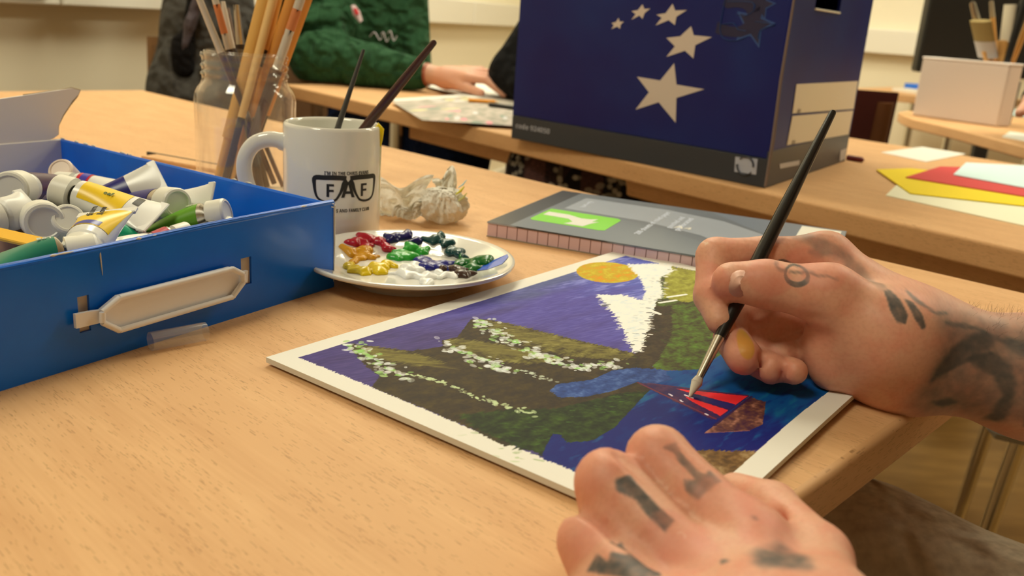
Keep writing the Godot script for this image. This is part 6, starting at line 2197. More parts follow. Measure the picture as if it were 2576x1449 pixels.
	put_at("arm_hair", hb, mat(lin(0.10, 0.05, 0.025), 0.6), t).set_meta("kind", "stuff")
	# clothing
	var shirt := B.new()
	body(shirt, [[shl, shr, 0.068, 0.068, 0.06], [Vector3(0.58, 1.2, -0.18), hip, 0.142, 0.145, 0.08], [shr, shr.lerp(er, 0.62), 0.066, 0.058, 0.03], [shl, shl.lerp(elbow, 0.62), 0.066, 0.058, 0.03], [Vector3(0.58, 1.28, -0.18), neck - Vector3(0, 0.03, 0), 0.085, 0.064, 0.05]], 0.014)
	put_at("shirt", shirt, cloth_mat(lin(0.03, 0.03, 0.034), 81), t)
	var tr := B.new()
	body(tr, [[hip, hip + Vector3(-0.1, 0.0, -0.02), 0.15, 0.13, 0.05], [hip + Vector3(-0.06, 0, 0.06), kl, 0.095, 0.078, 0.04], [hip + Vector3(-0.02, 0, -0.09), kr, 0.095, 0.078, 0.04], [kl, Vector3(0.24, 0.09, -0.30), 0.075, 0.055, 0.04], [kr, Vector3(0.28, 0.09, -0.50), 0.075, 0.055, 0.04]], 0.012)
	put_at("trousers", tr, cloth_mat(lin(0.56, 0.47, 0.36), 82, 0.2, 0.6), t)
	for s in [[Vector3(0.24, 0.045, -0.30), Vector3(0.10, 0.035, -0.40)], [Vector3(0.28, 0.045, -0.50), Vector3(0.14, 0.035, -0.60)]]:
		var sh := B.new()
		body(sh, [[s[0], s[1], 0.045, 0.036, 0.03], [s[0], s[0] + Vector3(0, 0.05, 0), 0.045, 0.045, 0.02]], 0.01, null, null, 0.001)
		put_at("shoe", sh, mat(lin(0.02, 0.02, 0.02), 0.5), t)
	var hair := B.new()
	body(hair, [[head + Vector3(0.01, 0.10, 0.0), head + Vector3(0.03, 0.02, 0.015), 0.083, 0.075, 0.03]], 0.012)
	put_at("hair", hair, mat(lin(0.03, 0.018, 0.01), 0.6), t)
	# ---------------- the brush in the hand: bristle tip on the painted boat
	var tip := Vector3(0.0933, 0.7434, -0.4154)
	var end := Vector3(0.1795, 0.8795, -0.5300)
	var blackl := mat(lin(0.008, 0.008, 0.008), 0.3)
	brush("paintbrush", "black handled fine brush with a silver ferrule held by the painter", tip, end, [[0.0, 0.044, 0.0006, 0.0030, mat(lin(0.62, 0.56, 0.48), 0.8), "bristles"], [0.042, 0.058, 0.0030, 0.0022, mat(lin(0.62, 0.56, 0.48), 0.8), "bristle_root"], [0.053, 0.188, 0.0019, 0.0028, M.tin, "ferrule"], [0.186, 0.32, 0.0029, 0.0042, blackl, "handle_grip"], [0.32, 0.62, 0.0042, 0.0037, blackl, "handle"], [0.62, 1.0, 0.0037, 0.0021, blackl, "handle_end"]])


# ---------------------------------------------------------------- things further back
func flat_sheet(called: String, label: String, category: String, pts: Array, thick: float, m: Material, group := "") -> Node3D:
	var c := Vector3.ZERO
	for p in pts: c += p / pts.size()
	var t := thing(called, label, category, c, group)
	var b := B.new()
	var top := []
	for p in pts: top.append(p + Vector3(0, thick, 0))
	if (top[1] - top[0]).cross(top[2] - top[0]).y < 0:
		top.reverse()
	b.face(top)
	var low := []
	for p in top: low.append(p - Vector3(0, thick, 0))
	for i in top.size(): b.face([low[i], low[(i + 1) % low.size()], top[(i + 1) % top.size()], top[i]])
	low.reverse()
	b.face(low)
	put_at("sheet", b, m, t)
	return t


func simple_chair(label: String, at: Vector3, turn: float, seat_m: Material, leg_m: Material, back_m: Material, r := 0.011) -> Node3D:
	var t := thing("chair", label, "chair", at, "chairs in the room")
	t.rotation.y = turn
	var b := B.new()
	b.box(Vector3(0, 0.455, 0), Vector3(0.42, 0.03, 0.40), 0.012)
	put("seat", b, seat_m, t)
	b = B.new()
	b.sheet(10, 6, func(a, v): return Vector3((a - 0.5) * 0.42, 0.56 + v * 0.26, -0.19 - 0.03 * cos((a - 0.5) * PI) - v * 0.05))
	b.sheet(10, 6, func(a, v): return Vector3((a - 0.5) * 0.42, 0.56 + v * 0.26, -0.205 - 0.03 * cos((a - 0.5) * PI) - v * 0.05), true)
	put("backrest", b, back_m, t)
	for s in [-1.0, 1.0]:
		b = B.new()
		b.sweep([Vector3(0.19 * s, 0, 0.19), Vector3(0.185 * s, 0.44, 0.16)], [r, r], 12)
		put("leg", b, leg_m, t)
		b = B.new()
		b.sweep([Vector3(0.19 * s, 0, -0.22), Vector3(0.185 * s, 0.44, -0.18), Vector3(0.185 * s, 0.80, -0.245)], [r, r, r], 12)
		put("leg", b, leg_m, t)
	return t


func behind() -> void:
	# ---- on the second table, left: magazine, paper, pencil, pen
	var img := Image.create(128, 96, false, Image.FORMAT_RGB8)
	var n := noise(91, 0.05, 2)
	var rg := RandomNumberGenerator.new()
	rg.seed = 31
	for y in 96:
		for x in 128:
			var k := n.get_noise_2d(x * 1.0, y * 2.0)
			img.set_pixel(x, y, Color(0.766, 0.717, 0.683).lerp(Color(0.605, 0.591, 0.547), clampf(0.5 + k, 0, 1)))
	for k in 26: dab(img, rg.randf() * 128, rg.randf() * 96, rg.randf_range(3, 10), rg.randf_range(2, 5), 0.2, [Color(0.887, 0.591, 0.644), Color(0.863, 0.843, 0.595), Color(0.525, 0.591, 0.547), Color(0.830, 0.826, 0.838)][k % 4])
	var mag := flat_sheet("magazine", "open magazine with faded coloured print on the table behind the mug", "magazine", [Vector3(-0.2720, 0.7400, -1.8426), Vector3(-0.0317, 0.7400, -2.2536), Vector3(-0.0114, 0.7400, -1.5641), Vector3(-0.1755, 0.7400, -1.5543)], 0.006, M.paper)
	var b := B.new()
	b.face([Vector3(-0.1700, 0.7463, -1.5056), Vector3(-0.0111, 0.7463, -1.5151), Vector3(-0.0308, 0.7463, -2.1865), Vector3(-0.2637, 0.7463, -1.7860)], [Vector2(0, 1), Vector2(1, 1), Vector2(1, 0), Vector2(0, 0)])
	put_at("printed_page", b, tex_mat(img, 0.6), mag)
	flat_sheet("paper_sheet", "white paper under the hand of the person in green", "paper", [Vector3(-0.2601, 0.7466, -2.2402), Vector3(-0.1365, 0.7466, -2.5170), Vector3(0.0075, 0.7466, -2.2041), Vector3(-0.1134, 0.7466, -1.9697)], 0.001, M.paper, "loose papers on the second table")
	b = B.new()
	var t := thing("pencil", "orange pencil lying on the magazine by the archive box", "pencil", Vector3(-0.1165, 0.7505, -1.8821))
	b.sweep([Vector3(-0.1180, 0.7505, -1.8808), Vector3(-0.0627, 0.7505, -1.8871)], [0.0042, 0.0042], 6)
	put_at("shaft", b, mat(Color(0.964, 0.633, 0.110), 0.4), t)
	b = B.new()
	b.sweep([Vector3(-0.0627, 0.7505, -1.8871), Vector3(-0.0551, 0.7505, -1.8837)], [0.0042, 0.001], 6)
	put_at("tip", b, mat(Color(0.887, 0.759, 0.644), 0.7), t)
	t = thing("pen", "black pen lying beside the orange pencil", "pen", Vector3(-0.0722, 0.7510, -1.8198))
	b = B.new()
	b.sweep([Vector3(-0.0705, 0.7505, -1.8180), Vector3(-0.0154, 0.7505, -1.7829)], [0.0045, 0.0045], 10)
	put_at("barrel", b, M.black, t)
	b = B.new()
	b.sweep([Vector3(-0.0771, 0.7505, -1.8217), Vector3(-0.0705, 0.7505, -1.8180)], [0.001, 0.0042], 10)
	put_at("nib", b, M.tin, t)
	# ---- on the second table, right: coloured sheets
	var g := "coloured papers on the second table"
	flat_sheet("paper_sheet", "cream card, lowest of the coloured papers", "paper", [Vector3(0.4546, 0.7400, -1.0981), Vector3(0.5058, 0.7400, -1.1926), Vector3(0.6777, 0.7400, -1.0804), Vector3(0.5961, 0.7400, -0.8991)], 0.0012, mat(Color(0.964, 0.964, 0.867), 0.85), g)
	flat_sheet("paper_sheet", "bright yellow sheet between the red and the cream ones", "paper", [Vector3(0.5234, 0.7416, -1.3152), Vector3(0.5902, 0.7416, -1.3550), Vector3(0.8118, 0.7416, -1.2904), Vector3(0.6939, 0.7416, -1.0599), Vector3(0.4927, 0.7416, -1.1169)], 0.0012, mat(Color(0.964, 0.860, 0.091), 0.85), g)
	flat_sheet("paper_sheet", "red sheet on top of the yellow one", "paper", [Vector3(0.5390, 0.7432, -1.2470), Vector3(0.6510, 0.7432, -1.3907), Vector3(0.7049, 0.7432, -1.4065), Vector3(0.7586, 0.7432, -1.2015), Vector3(0.6955, 0.7432, -1.1122)], 0.001, mat(Color(0.822, 0.256, 0.265), 0.85), g)
	flat_sheet("paper_sheet", "pale mint sheet, topmost of the coloured papers", "paper", [Vector3(0.6297, 0.7446, -1.2998), Vector3(0.7201, 0.7446, -1.4528), Vector3(0.9244, 0.7446, -1.4813), Vector3(0.7317, 0.7446, -1.1569)], 0.001, mat(Color(0.830, 0.935, 0.964), 0.85), g)
	flat_sheet("paper_sheet", "thin white tissue sheet lying flat near the back edge of the second table", "paper", [Vector3(0.6206, 0.7400, -1.5530), Vector3(0.7495, 0.7400, -1.6884), Vector3(0.7997, 0.7400, -1.6201), Vector3(0.6613, 0.7400, -1.4642)], 0.0008, M.paper, "loose papers on the second table")
	t = thing("crayon", "short maroon crayon on the table beside the archive box", "crayon", Vector3(0.5160, 0.7440, -1.4132))
	b = B.new()
	b.sweep([Vector3(0.5172, 0.7440, -1.4222), Vector3(0.5338, 0.7440, -1.4048), Vector3(0.5365, 0.7440, -1.4020)], [0.0045, 0.0045, 0.001], 10)
	put_at("stick", b, mat(Color(0.484, 0.172, 0.188), 0.5), t)
	# ---- third table with a rounded corner, and what stands on it
	var o := Vector3(1.0210, 0.7400, -2.1559)
	t = thing("table", "beech topped table with a rounded corner at the right, further back", "table", Vector3(o.x + 0.6, 0, o.z))
	var x := rot(Vector3(0, 0, 1), Vector3.UP, Vector3(-1, 0, 0), o)
	# local: x runs along +z, y of the outline runs to +x
	slab(t, "tabletop", PackedVector2Array([Vector2(-0.47, 0.08), Vector2(-0.40, 0.028), Vector2(-0.3, 0.0), Vector2(-0.19, -0.018), Vector2(0.0, 0.0), Vector2(0.32, 0.0), Vector2(0.6, 0.02), Vector2(0.6, 1.2), Vector2(-0.4, 1.2), Vector2(-0.52, 0.5), Vector2(-0.51, 0.2)]), x, 0.026, 0.008)
	for q in [Vector3(1.3, 0, -2.3), Vector3(1.3, 0, -1.7), Vector3(2.1, 0, -2.4), Vector3(2.1, 0, -1.7)]: chrome_leg(t, q, 0.716)
	var b0 := Vector3(1.0496, 0.7400, -2.4679)
	var b1 := Vector3(1.1822, 0.7400, -2.2690)
	var bu := (b1 - b0).normalized()
	t = thing("white_block", "plain off white box standing on the rounded table in front of brushes", "box", (b0 + b1) / 2)
	b = B.new()
	var L := (b1 - b0).length()
	var xr := rot(bu, Vector3.UP, bu.cross(Vector3.UP), b0)
	var zs := 1.0 if xr.basis.z.z < 0 else -1.0
	b.box(Vector3(L / 2, 0.0755, zs * 0.03), Vector3(L, 0.151, 0.06), 0.004, xr)
	put_at("carton", b, mat(Color(0.863, 0.801, 0.770), 0.85), t)
	b = B.new()
	b.box(Vector3(L / 2, 0.1525, zs * 0.03), Vector3(L + 0.002, 0.006, 0.062), 0.002, xr)
	put_at("lid", b, mat(Color(0.935, 0.893, 0.877), 0.8), t)
	# brushes in a pot behind the block
	var pc := b0 + bu * (L * 0.93) + Vector3(0.06, 0, -0.11)
	t = thing("brush_pot", "dark pot of brushes standing behind the white block", "pot", pc)
	b = B.new()
	b.lathe([Vector2(0, 0), Vector2(0.042, 0), Vector2(0.045, 0.11), Vector2(0.042, 0.11), Vector2(0.039, 0.006), Vector2(0, 0.006)], 32)
	put("pot_wall", b, mat(lin(0.03, 0.03, 0.035), 0.4), t)
	var gw := "brushes in the far pot"
	var wood := mat(Color(0.830, 0.633, 0.362), 0.5)
	var pale := mat(Color(0.790, 0.759, 0.692), 0.8)
	for q in [
		["wide flat brush with olive bristles and a silver ferrule in the far pot", Vector3(1.1979, 0.8370, -2.3600), Vector3(1.1271, 0.9748, -2.3400), [[0, 0.62, 0.006, 0.012, wood, "handle"], [0.5, 0.78, 0.034, 0.036, mat(Color(0.710, 0.692, 0.692), 0.5), "ferrule", 0.25], [0.78, 1.12, 0.036, 0.037, mat(Color(0.565, 0.491, 0.304), 0.9), "bristles", 0.22]]],
		["wooden brush with pale bristles right of the flat one", Vector3(1.1976, 0.8391, -2.3300), Vector3(1.1821, 1.0165, -2.3300), [[0, 0.62, 0.008, 0.02, wood, "handle"], [0.6, 1.1, 0.024, 0.026, pale, "bristles", 0.4]]],
		["long wooden brush handle leaning right in the far pot", Vector3(1.2196, 0.8541, -2.3500), Vector3(1.2382, 1.0296, -2.3300), [[0, 1.1, 0.006, 0.008, wood, "handle"]]],
		["black brush handle leaning right in the far pot", Vector3(1.1890, 0.8545, -2.3100), Vector3(1.1988, 1.0452, -2.3000), [[0, 1.1, 0.007, 0.012, M.black, "handle"]]],
		["slim silver rod standing left in the far pot", Vector3(1.2069, 0.8413, -2.3800), Vector3(1.1109, 1.0313, -2.3800), [[0, 0.8, 0.005, 0.006, wood, "handle"], [0.8, 1.0, 0.009, 0.007, M.tin, "ferrule"]]],
		["second silver tipped brush in the far pot", Vector3(1.2273, 0.8413, -2.4000), Vector3(1.1565, 1.0392, -2.3800), [[0, 0.82, 0.005, 0.006, wood, "handle"], [0.82, 1.0, 0.006, 0.005, M.tin, "ferrule"]]],
	]: brush("paintbrush", q[0], q[1], q[2], q[3], gw)
	flat_sheet("paper_sheet", "mint green sheet on the rounded table right of the block", "paper", [Vector3(1.4600, 0.7400, -2.8041), Vector3(1.6027, 0.7400, -3.0465), Vector3(1.7541, 0.7400, -2.9189), Vector3(1.5470, 0.7400, -2.5652)], 0.001, mat(Color(0.790, 0.910, 0.935), 0.85), "papers on the rounded table")
	flat_sheet("paper_sheet", "white sheet near the front edge of the rounded table", "paper", [Vector3(1.0607, 0.7400, -2.0064), Vector3(1.1553, 0.7400, -2.1552), Vector3(1.2523, 0.7400, -2.0618), Vector3(1.1147, 0.7400, -1.8268)], 0.001, M.paper, "papers on the rounded table")
	# ---- large black screen
	var s0 := Vector3(1.3243, 0.8370, -3.2000)
	t = thing("display_screen", "large black screen standing at the back on the right", "screen", Vector3(s0.x + 0.5, 0, s0.z))
	b = B.new()
	b.box(Vector3(0.6, s0.y + 0.36, -3.17), Vector3(1.2, 0.72, 0.05), 0.006, Transform3D(Basis(), Vector3(s0.x, 0, 0)))
	put_at("panel", b, mat(lin(0.006, 0.006, 0.007), 0.35), t)
	for q in [0.3, 0.9]:
		b = B.new()
		b.box(Vector3(s0.x + q, s0.y / 2 + 0.02, -3.2), Vector3(0.05, s0.y + 0.04, 0.03), 0.004)
		put_at("stand_post", b, M.black, t)
		b = B.new()
		b.box(Vector3(s0.x + q, 0.015, -3.2), Vector3(0.06, 0.03, 0.22), 0.006)
		put_at("stand_foot", b, M.black, t)
	# ---- far table with a blue folder
	t = thing("table", "small far table with a blue folder, beyond the archive box", "table", Vector3(1.62, 0, -3.75))
	slab(t, "tabletop", rect2(-0.26, -0.3, 0.26, 0.3, 0.02), rot(Vector3(0.76, 0, 0.65), Vector3.UP, Vector3(-0.65, 0, 0.76), Vector3(1.66, 0.74, -3.72)), 0.03, 0.008)
	for q in [Vector3(1.4, 0, -3.75), Vector3(1.62, 0, -3.45), Vector3(1.68, 0, -3.95), Vector3(1.9, 0, -3.7)]: chrome_leg(t, q, 0.711)
	flat_sheet("folder", "bright blue folder on the far table", "folder", [Vector3(1.58, 0.74, -3.84), Vector3(1.74, 0.74, -3.90), Vector3(1.84, 0.74, -3.70), Vector3(1.68, 0.74, -3.62)], 0.03, mat(Color(0.162, 0.465, 0.935), 0.5))
	flat_sheet("paper_sheet", "white paper on the far table before the blue folder", "paper", [Vector3(1.50, 0.74, -3.76), Vector3(1.58, 0.74, -3.80), Vector3(1.66, 0.74, -3.60), Vector3(1.58, 0.74, -3.56)], 0.012, M.paper, "papers on the far table")
	# ---- chairs
	simple_chair("grey seated chair with chrome legs behind the painter's forearm", Vector3(0.895, 0, -1.155), -2.03, mat(lin(0.38, 0.38, 0.37), 0.6), M.chrome, mat(lin(0.38, 0.38, 0.37), 0.6))
	simple_chair("dark red chair with a wooden frame beside the archive box", Vector3(0.6724, 0.0000, -2.3000), 2.9, mat(lin(0.10, 0.02, 0.018), 0.8), mat(lin(0.16, 0.06, 0.02), 0.5), mat(lin(0.09, 0.018, 0.02), 0.8), 0.022)
	simple_chair("wooden chair with a grey jacket over its back at the end of the tables", Vector3(-0.6425, 0.0000, -1.9900), 0.25, mat(Color(0.605, 0.423, 0.256), 0.6), mat(Color(0.484, 0.356, 0.227), 0.6), mat(Color(0.565, 0.407, 0.246), 0.5), 0.016)
	simple_chair("black chair behind the archive box", Vector3(0.2238, 0.0000, -2.1000), 0.3, M.black, M.chrome, M.black)
	simple_chair("black chair of the person in the green hoodie", Vector3(-0.5846, 0.0000, -2.5500), 0.0, M.black, M.chrome, M.black)
	# jacket over the chair: folds, collar and a dark open lining
	t = thing("jacket", "dark grey jacket hanging over the wooden chair behind the jar", "jacket", Vector3(-0.8072, 0.6200, -2.1500))
	b = B.new()
	body(b, [[Vector3(-0.7430, 1.0202, -2.2000), Vector3(-0.7576, 0.8588, -2.1600), 0.10, 0.09, 0.05], [Vector3(-0.7576, 0.8588, -2.1600), Vector3(-0.7864, 0.6997, -2.1200), 0.09, 0.085, 0.05], [Vector3(-0.7864, 0.6997, -2.1200), Vector3(-0.8260, 0.6062, -2.1400), 0.09, 0.075, 0.05], [Vector3(-0.7947, 0.8919, -2.1500), Vector3(-0.8241, 0.7304, -2.1000), 0.03, 0.032, 0.03], [Vector3(-0.6855, 0.8815, -2.1700), Vector3(-0.7229, 0.7102, -2.1000), 0.035, 0.04, 0.03], [Vector3(-0.8102, 0.7954, -2.0600), Vector3(-0.7824, 0.7415, -2.0400), 0.014, 0.016, 0.02], [Vector3(-0.7824, 0.7415, -2.0400), Vector3(-0.7321, 0.7667, -2.0400), 0.016, 0.014, 0.02], [Vector3(-0.7641, 0.8336, -2.0300), Vector3(-0.7631, 0.7656, -2.0200), -0.03, -0.032, 0.02]], 0.010)
	put_at("shell", b, cloth_mat(Color(0.347, 0.340, 0.333), 92, 0.25), t)
	b = B.new()
	body(b, [[Vector3(-0.7805, 0.8149, -2.0550), Vector3(-0.7744, 0.7651, -2.0500), 0.022, 0.026, 0.02], [Vector3(-0.7480, 0.9443, -2.0600), Vector3(-0.7655, 0.8074, -2.0500), 0.012, 0.014, 0.02]], 0.008)
	put_at("lining", b, cloth_mat(lin(0.012, 0.011, 0.012), 93), t)
	b = B.new()
	body(b, [[Vector3(-0.7157, 0.9626, -2.0500), Vector3(-0.7527, 0.8597, -2.0400), 0.014, 0.012, 0.01], [Vector3(-0.7527, 0.8597, -2.0400), Vector3(-0.7743, 0.7814, -2.0350), 0.012, 0.006, 0.01]], 0.007)
	put_at("sleeve_edge", b, cloth_mat(Color(0.388, 0.356, 0.391), 94), t)


# ---------------------------------------------------------------- people behind
func simple_hand(b: B, wrist: Vector3, tips: Array, side: Vector3, r := 0.0085) -> void:
	var bones := [[wrist, wrist.lerp(tips[1], 0.45), 0.022, 0.024, 0.02]]
	for i in 4:
		var k: Vector3 = wrist.lerp(tips[i], 0.5) + side * (i - 1.5) * 0.004 + Vector3(0, 0.016, 0)
		bones.append([wrist.lerp(tips[1], 0.2), k, 0.018, 0.0125, 0.015])
		var m: Vector3 = k.lerp(tips[i], 0.5) + Vector3(0, 0.014, 0)
		bones.append([k, m, 0.0118, 0.0095, 0.004])
		bones.append([m, tips[i], 0.0095, r * 0.85, 0.003])
	bones.append([wrist.lerp(tips[0], 0.15), wrist.lerp(tips[4], 0.6), 0.017, 0.012, 0.01])
	bones.append([wrist.lerp(tips[4], 0.6), tips[4], 0.0118, 0.009, 0.004])
	body(b, bones, 0.004)


func head_bones(h: Vector3, f: Vector3) -> Array:
	var s := f.cross(Vector3.UP).normalized()
	var out := [[h - Vector3(0, 0.14, 0) - f * 0.02, h - Vector3(0, 0.06, 0), 0.05, 0.052, 0.03], [h + Vector3(0, 0.035, 0) - f * 0.015, h - Vector3(0, 0.03, 0) + f * 0.02, 0.085, 0.062, 0.03], [h - Vector3(0, 0.075, 0) + f * 0.045, h - Vector3(0, 0.08, 0) + f * 0.05, 0.03, 0.028, 0.03], [h + f * 0.085, h - Vector3(0, 0.03, 0) + f * 0.098, 0.008, 0.013, 0.012], [h - Vector3(0, 0.058, 0) + f * 0.078 - s * 0.014, h - Vector3(0, 0.058, 0) + f * 0.078 + s * 0.014, 0.008, 0.008, 0.008]]
	for k in [-1.0, 1.0]:
		out.append([h + s * 0.076 * k + Vector3(0, 0.015, 0), h + s * 0.078 * k - Vector3(0, 0.02, 0), 0.014, 0.010, 0.008])
		out.append([h + s * 0.03 * k + f * 0.082 + Vector3(0, 0.008, 0), h + s * 0.034 * k + f * 0.082 + Vector3(0, 0.008, 0), -0.010, -0.010, 0.01])
	return out


func add_face(t: Node3D, h: Vector3, f: Vector3, hair_col: Color) -> void:
	var s := f.cross(Vector3.UP).normalized()
	for k in [-1.0, 1.0]:
		var b := B.new()
		b.lathe([Vector2(0, -0.011), Vector2(0.008, -0.008), Vector2(0.011, 0), Vector2(0.008, 0.008), Vector2(0, 0.011)], 14, Transform3D(Basis(), h + s * 0.031 * k + f * 0.072 + Vector3(0, 0.006, 0)), 0.0, 0.2)
		put_at("eye", b, mat(lin(0.5, 0.47, 0.43), 0.2), t)
	var b := B.new()
	body(b, [[h + Vector3(0, 0.06, 0) - f * 0.025, h - Vector3(0, 0.02, 0) - f * 0.05, 0.092, 0.078, 0.04]], 0.012)
	put_at("hair", b, mat(hair_col, 0.6), t)


func sitters() -> void:
	var skin := mat(lin(0.66, 0.34, 0.235), 0.5)
	skin.subsurf_scatter_enabled = true
	skin.subsurf_scatter_strength = 0.15
	# ---- in green, writing at the second table
	var f := Vector3(0.35, 0, 0.94).normalized()
	var hip := Vector3(-0.5777, 0.5600, -2.5200)
	var t := thing("person", "person in a dark green hoodie writing at the second table, head out of the picture", "person", Vector3(hip.x, 0, hip.z))
	var wr := Vector3(-0.2221, 0.7811, -2.1200)
	var tips := [Vector3(-0.0477, 0.7539, -2.0200), Vector3(-0.0383, 0.7627, -2.0500), Vector3(-0.0490, 0.7715, -2.0900), Vector3(-0.0686, 0.7753, -2.1200), Vector3(-0.0996, 0.7512, -2.0300)]
	for i in tips.size(): tips[i].y = maxf(tips[i].y, 0.755)
	wr.y = maxf(wr.y, 0.772)
	var head: Vector3 = hip + Vector3(0.02, 0.72, 0.06)
	var b := B.new()
	var bones := head_bones(head, f)
	bones.append([hip + Vector3(0, 0.1, 0), hip + Vector3(0.01, 0.46, 0.03), 0.12, 0.11, 0.06])
	bones.append([hip + Vector3(0.01, 0.5, 0.03), head - Vector3(0, 0.12, 0.02), 0.07, 0.05, 0.04])
	bones.append([wr - (tips[1] - wr).normalized() * 0.16, wr, 0.034, 0.024, 0.02])
	body(b, bones, 0.011)
	var start := b.v.size()
	simple_hand(b, wr, tips, Vector3(0, 0, -1))
	put_at("body", b, skin, t)
	add_face(t, head, f, lin(0.03, 0.017, 0.009))
	var elbow := Vector3(-0.5048, 0.7853, -2.2000)
	var cuff := Vector3(-0.2608, 0.7758, -2.1350)
	elbow.y = maxf(elbow.y, 0.80)
	cuff.y = maxf(cuff.y, 0.779)
	var sh := Vector3(-0.5423, 0.9972, -2.3600)
	var chest := Vector3(-0.4731, 0.9461, -2.4200)
	b = B.new()
	body(b, [[hip + Vector3(0, 0.06, 0), chest + Vector3(-0.03, -0.06, 0), 0.16, 0.15, 0.08], [chest + Vector3(-0.06, 0.1, 0.0), chest + Vector3(0.05, 0.1, 0.0), 0.12, 0.12, 0.08], [sh, elbow, 0.085, 0.066, 0.05], [elbow, elbow.lerp(cuff, 0.5), 0.064, 0.055, 0.03], [elbow.lerp(cuff, 0.5), cuff, 0.052, 0.040, 0.02], [sh, chest + Vector3(-0.04, 0.18, -0.04), 0.09, 0.09, 0.06],
		[chest + Vector3(-0.02, 0.05, 0.14), chest + Vector3(0.0, -0.2, 0.12), -0.012, -0.012, 0.03], [chest + Vector3(0.06, 0.05, 0.13), chest + Vector3(0.07, -0.2, 0.10), -0.012, -0.012, 0.03],
		[sh.lerp(elbow, 0.35) + Vector3(0.05, 0.02, 0.06), sh.lerp(elbow, 0.5) + Vector3(-0.03, 0.0, 0.075), -0.012, -0.010, 0.02], [elbow + Vector3(0.06, 0.045, 0.05), elbow + Vector3(0.0, 0.075, 0.055), -0.012, -0.01, 0.02], [elbow + Vector3(0.12, 0.05, 0.03), elbow + Vector3(0.09, 0.0, 0.06), -0.008, -0.008, 0.02], [sh.lerp(elbow, 0.7) + Vector3(0.05, 0.02, 0.05), sh.lerp(elbow, 0.75) + Vector3(-0.05, -0.01, 0.07), -0.012, -0.010, 0.02],
		[chest + Vector3(0.14, 0.05, 0.0), chest + Vector3(0.16, -0.28, 0.0), 0.06, 0.07, 0.05]], 0.011, null, null, 0.742)
	relax(b, 0, 1, 0.4)
	put_at("hoodie", b, cloth_mat(Color(0.203, 0.356, 0.246), 95, 0.2, 2.0), t)
	# chest print and badge as stitched-on patches
	for q in [[Vector3(-0.3908, 0.8530, -2.2550), Vector3(-0.3654, 0.8473, -2.2500)], [Vector3(-0.3628, 0.8587, -2.2500), Vector3(-0.3488, 0.8447, -2.2500)], [Vector3(-0.3464, 0.8636, -2.2500), Vector3(-0.3313, 0.8477, -2.2500)]]:
		b = B.new()
		b.sweep(smooth_path([q[0], (q[0] + q[1]) / 2 + Vector3(0, 0.014, 0.004), q[1], q[1] + Vector3(0.008, 0.012, 0)], 4), smooth_nums([0.0016, 0.0024, 0.0024, 0.0016], 4), 6, true, 0.5)
		put_at("chest_print", b, mat(Color(0.830, 0.801, 0.838), 0.8), t)
	b = B.new()
	b.sweep([Vector3(-0.4319, 0.9228, -2.2500), Vector3(-0.4230, 0.9067, -2.2450), Vector3(-0.4119, 0.8871, -2.2500)], [0.008, 0.014, 0.007], 10, true, 0.5)
	put_at("sleeve_badge", b, mat(Color(0.846, 0.759, 0.789), 0.8), t)
	b = B.new()
	b.sweep([Vector3(-0.4241, 0.9158, -2.2350), Vector3(-0.4176, 0.9033, -2.2320)], [0.007, 0.007], 10, true, 0.5)
	put_at("badge_centre", b, mat(Color(0.766, 0.172, 0.207), 0.8), t)
	b = B.new()
	var ring_p: Vector3 = wr.lerp(cuff, 0.2)
	b.lathe([Vector2(0.0255, -0.003), Vector2(0.0272, 0), Vector2(0.0255, 0.003)], 24, along(ring_p, wr - cuff))
	put_at("wrist_band", b, mat(Color(0.605, 0.298, 0.207), 0.7), t)
	b = B.new()
	var k1 := Vector3(-0.1474, 0.6370, -1.9200)
	var k2 := Vector3(-0.2701, 0.6260, -2.0000)
	body(b, [[hip, k1, 0.10, 0.075, 0.05], [hip, k2, 0.10, 0.075, 0.05], [k1, Vector3(k1.x + 0.02, 0.08, k1.z + 0.02), 0.072, 0.055, 0.04], [k2, Vector3(k2.x, 0.08, k2.z + 0.02), 0.072, 0.055, 0.04]], 0.014)
	put_at("jeans", b, cloth_mat(Color(0.146, 0.222, 0.421), 96, 0.3), t)
	for k in [k1, k2]:
		b = B.new()
		body(b, [[Vector3(k.x + 0.02, 0.045, k.z), Vector3(k.x + 0.06, 0.04, k.z + 0.14), 0.045, 0.036, 0.03], [Vector3(k.x + 0.02, 0.045, k.z), Vector3(k.x + 0.02, 0.09, k.z), 0.045, 0.05, 0.02]], 0.012, null, null, 0.001)
		put_at("shoe", b, M.black, t)
	# ---- in black, mostly behind the archive box
	hip = Vector3(0.2216, 0.5600, -2.0800)
	f = Vector3(-0.2, 0, 0.98).normalized()
	t = thing("person", "person in black with a spotted skirt, mostly hidden behind the archive box", "person", Vector3(hip.x, 0, hip.z))
	head = hip + Vector3(-0.02, 0.74, 0.04)
	var el := Vector3(-0.0326, 0.8089, -2.0600)
	var wr2 := Vector3(0.0049, 0.7904, -1.9800)
	wr2.y = 0.775
	el.y = 0.80
	b = B.new()
	bones = head_bones(head, f)
	bones.append([hip + Vector3(0, 0.1, 0), hip + Vector3(-0.01, 0.5, 0.02), 0.11, 0.10, 0.06])
	bones.append([hip + Vector3(-0.01, 0.5, 0.02), head - Vector3(0, 0.12, 0.02), 0.07, 0.05, 0.04])
	bones.append([el, wr2, 0.034, 0.024, 0.02])
	body(b, bones, 0.012)
	simple_hand(b, wr2, [Vector3(0.0813, 0.7831, -1.9200), Vector3(0.0908, 0.7841, -1.9500), Vector3(0.0876, 0.7851, -1.9800), Vector3(0.0796, 0.7857, -2.0000), Vector3(0.0480, 0.7801, -1.9300)].map(func(p): return Vector3(p.x, 0.756, p.z)), Vector3(0, 0, -1))
	put_at("body", b, skin, t)
	add_face(t, head, f, lin(0.06, 0.03, 0.015))
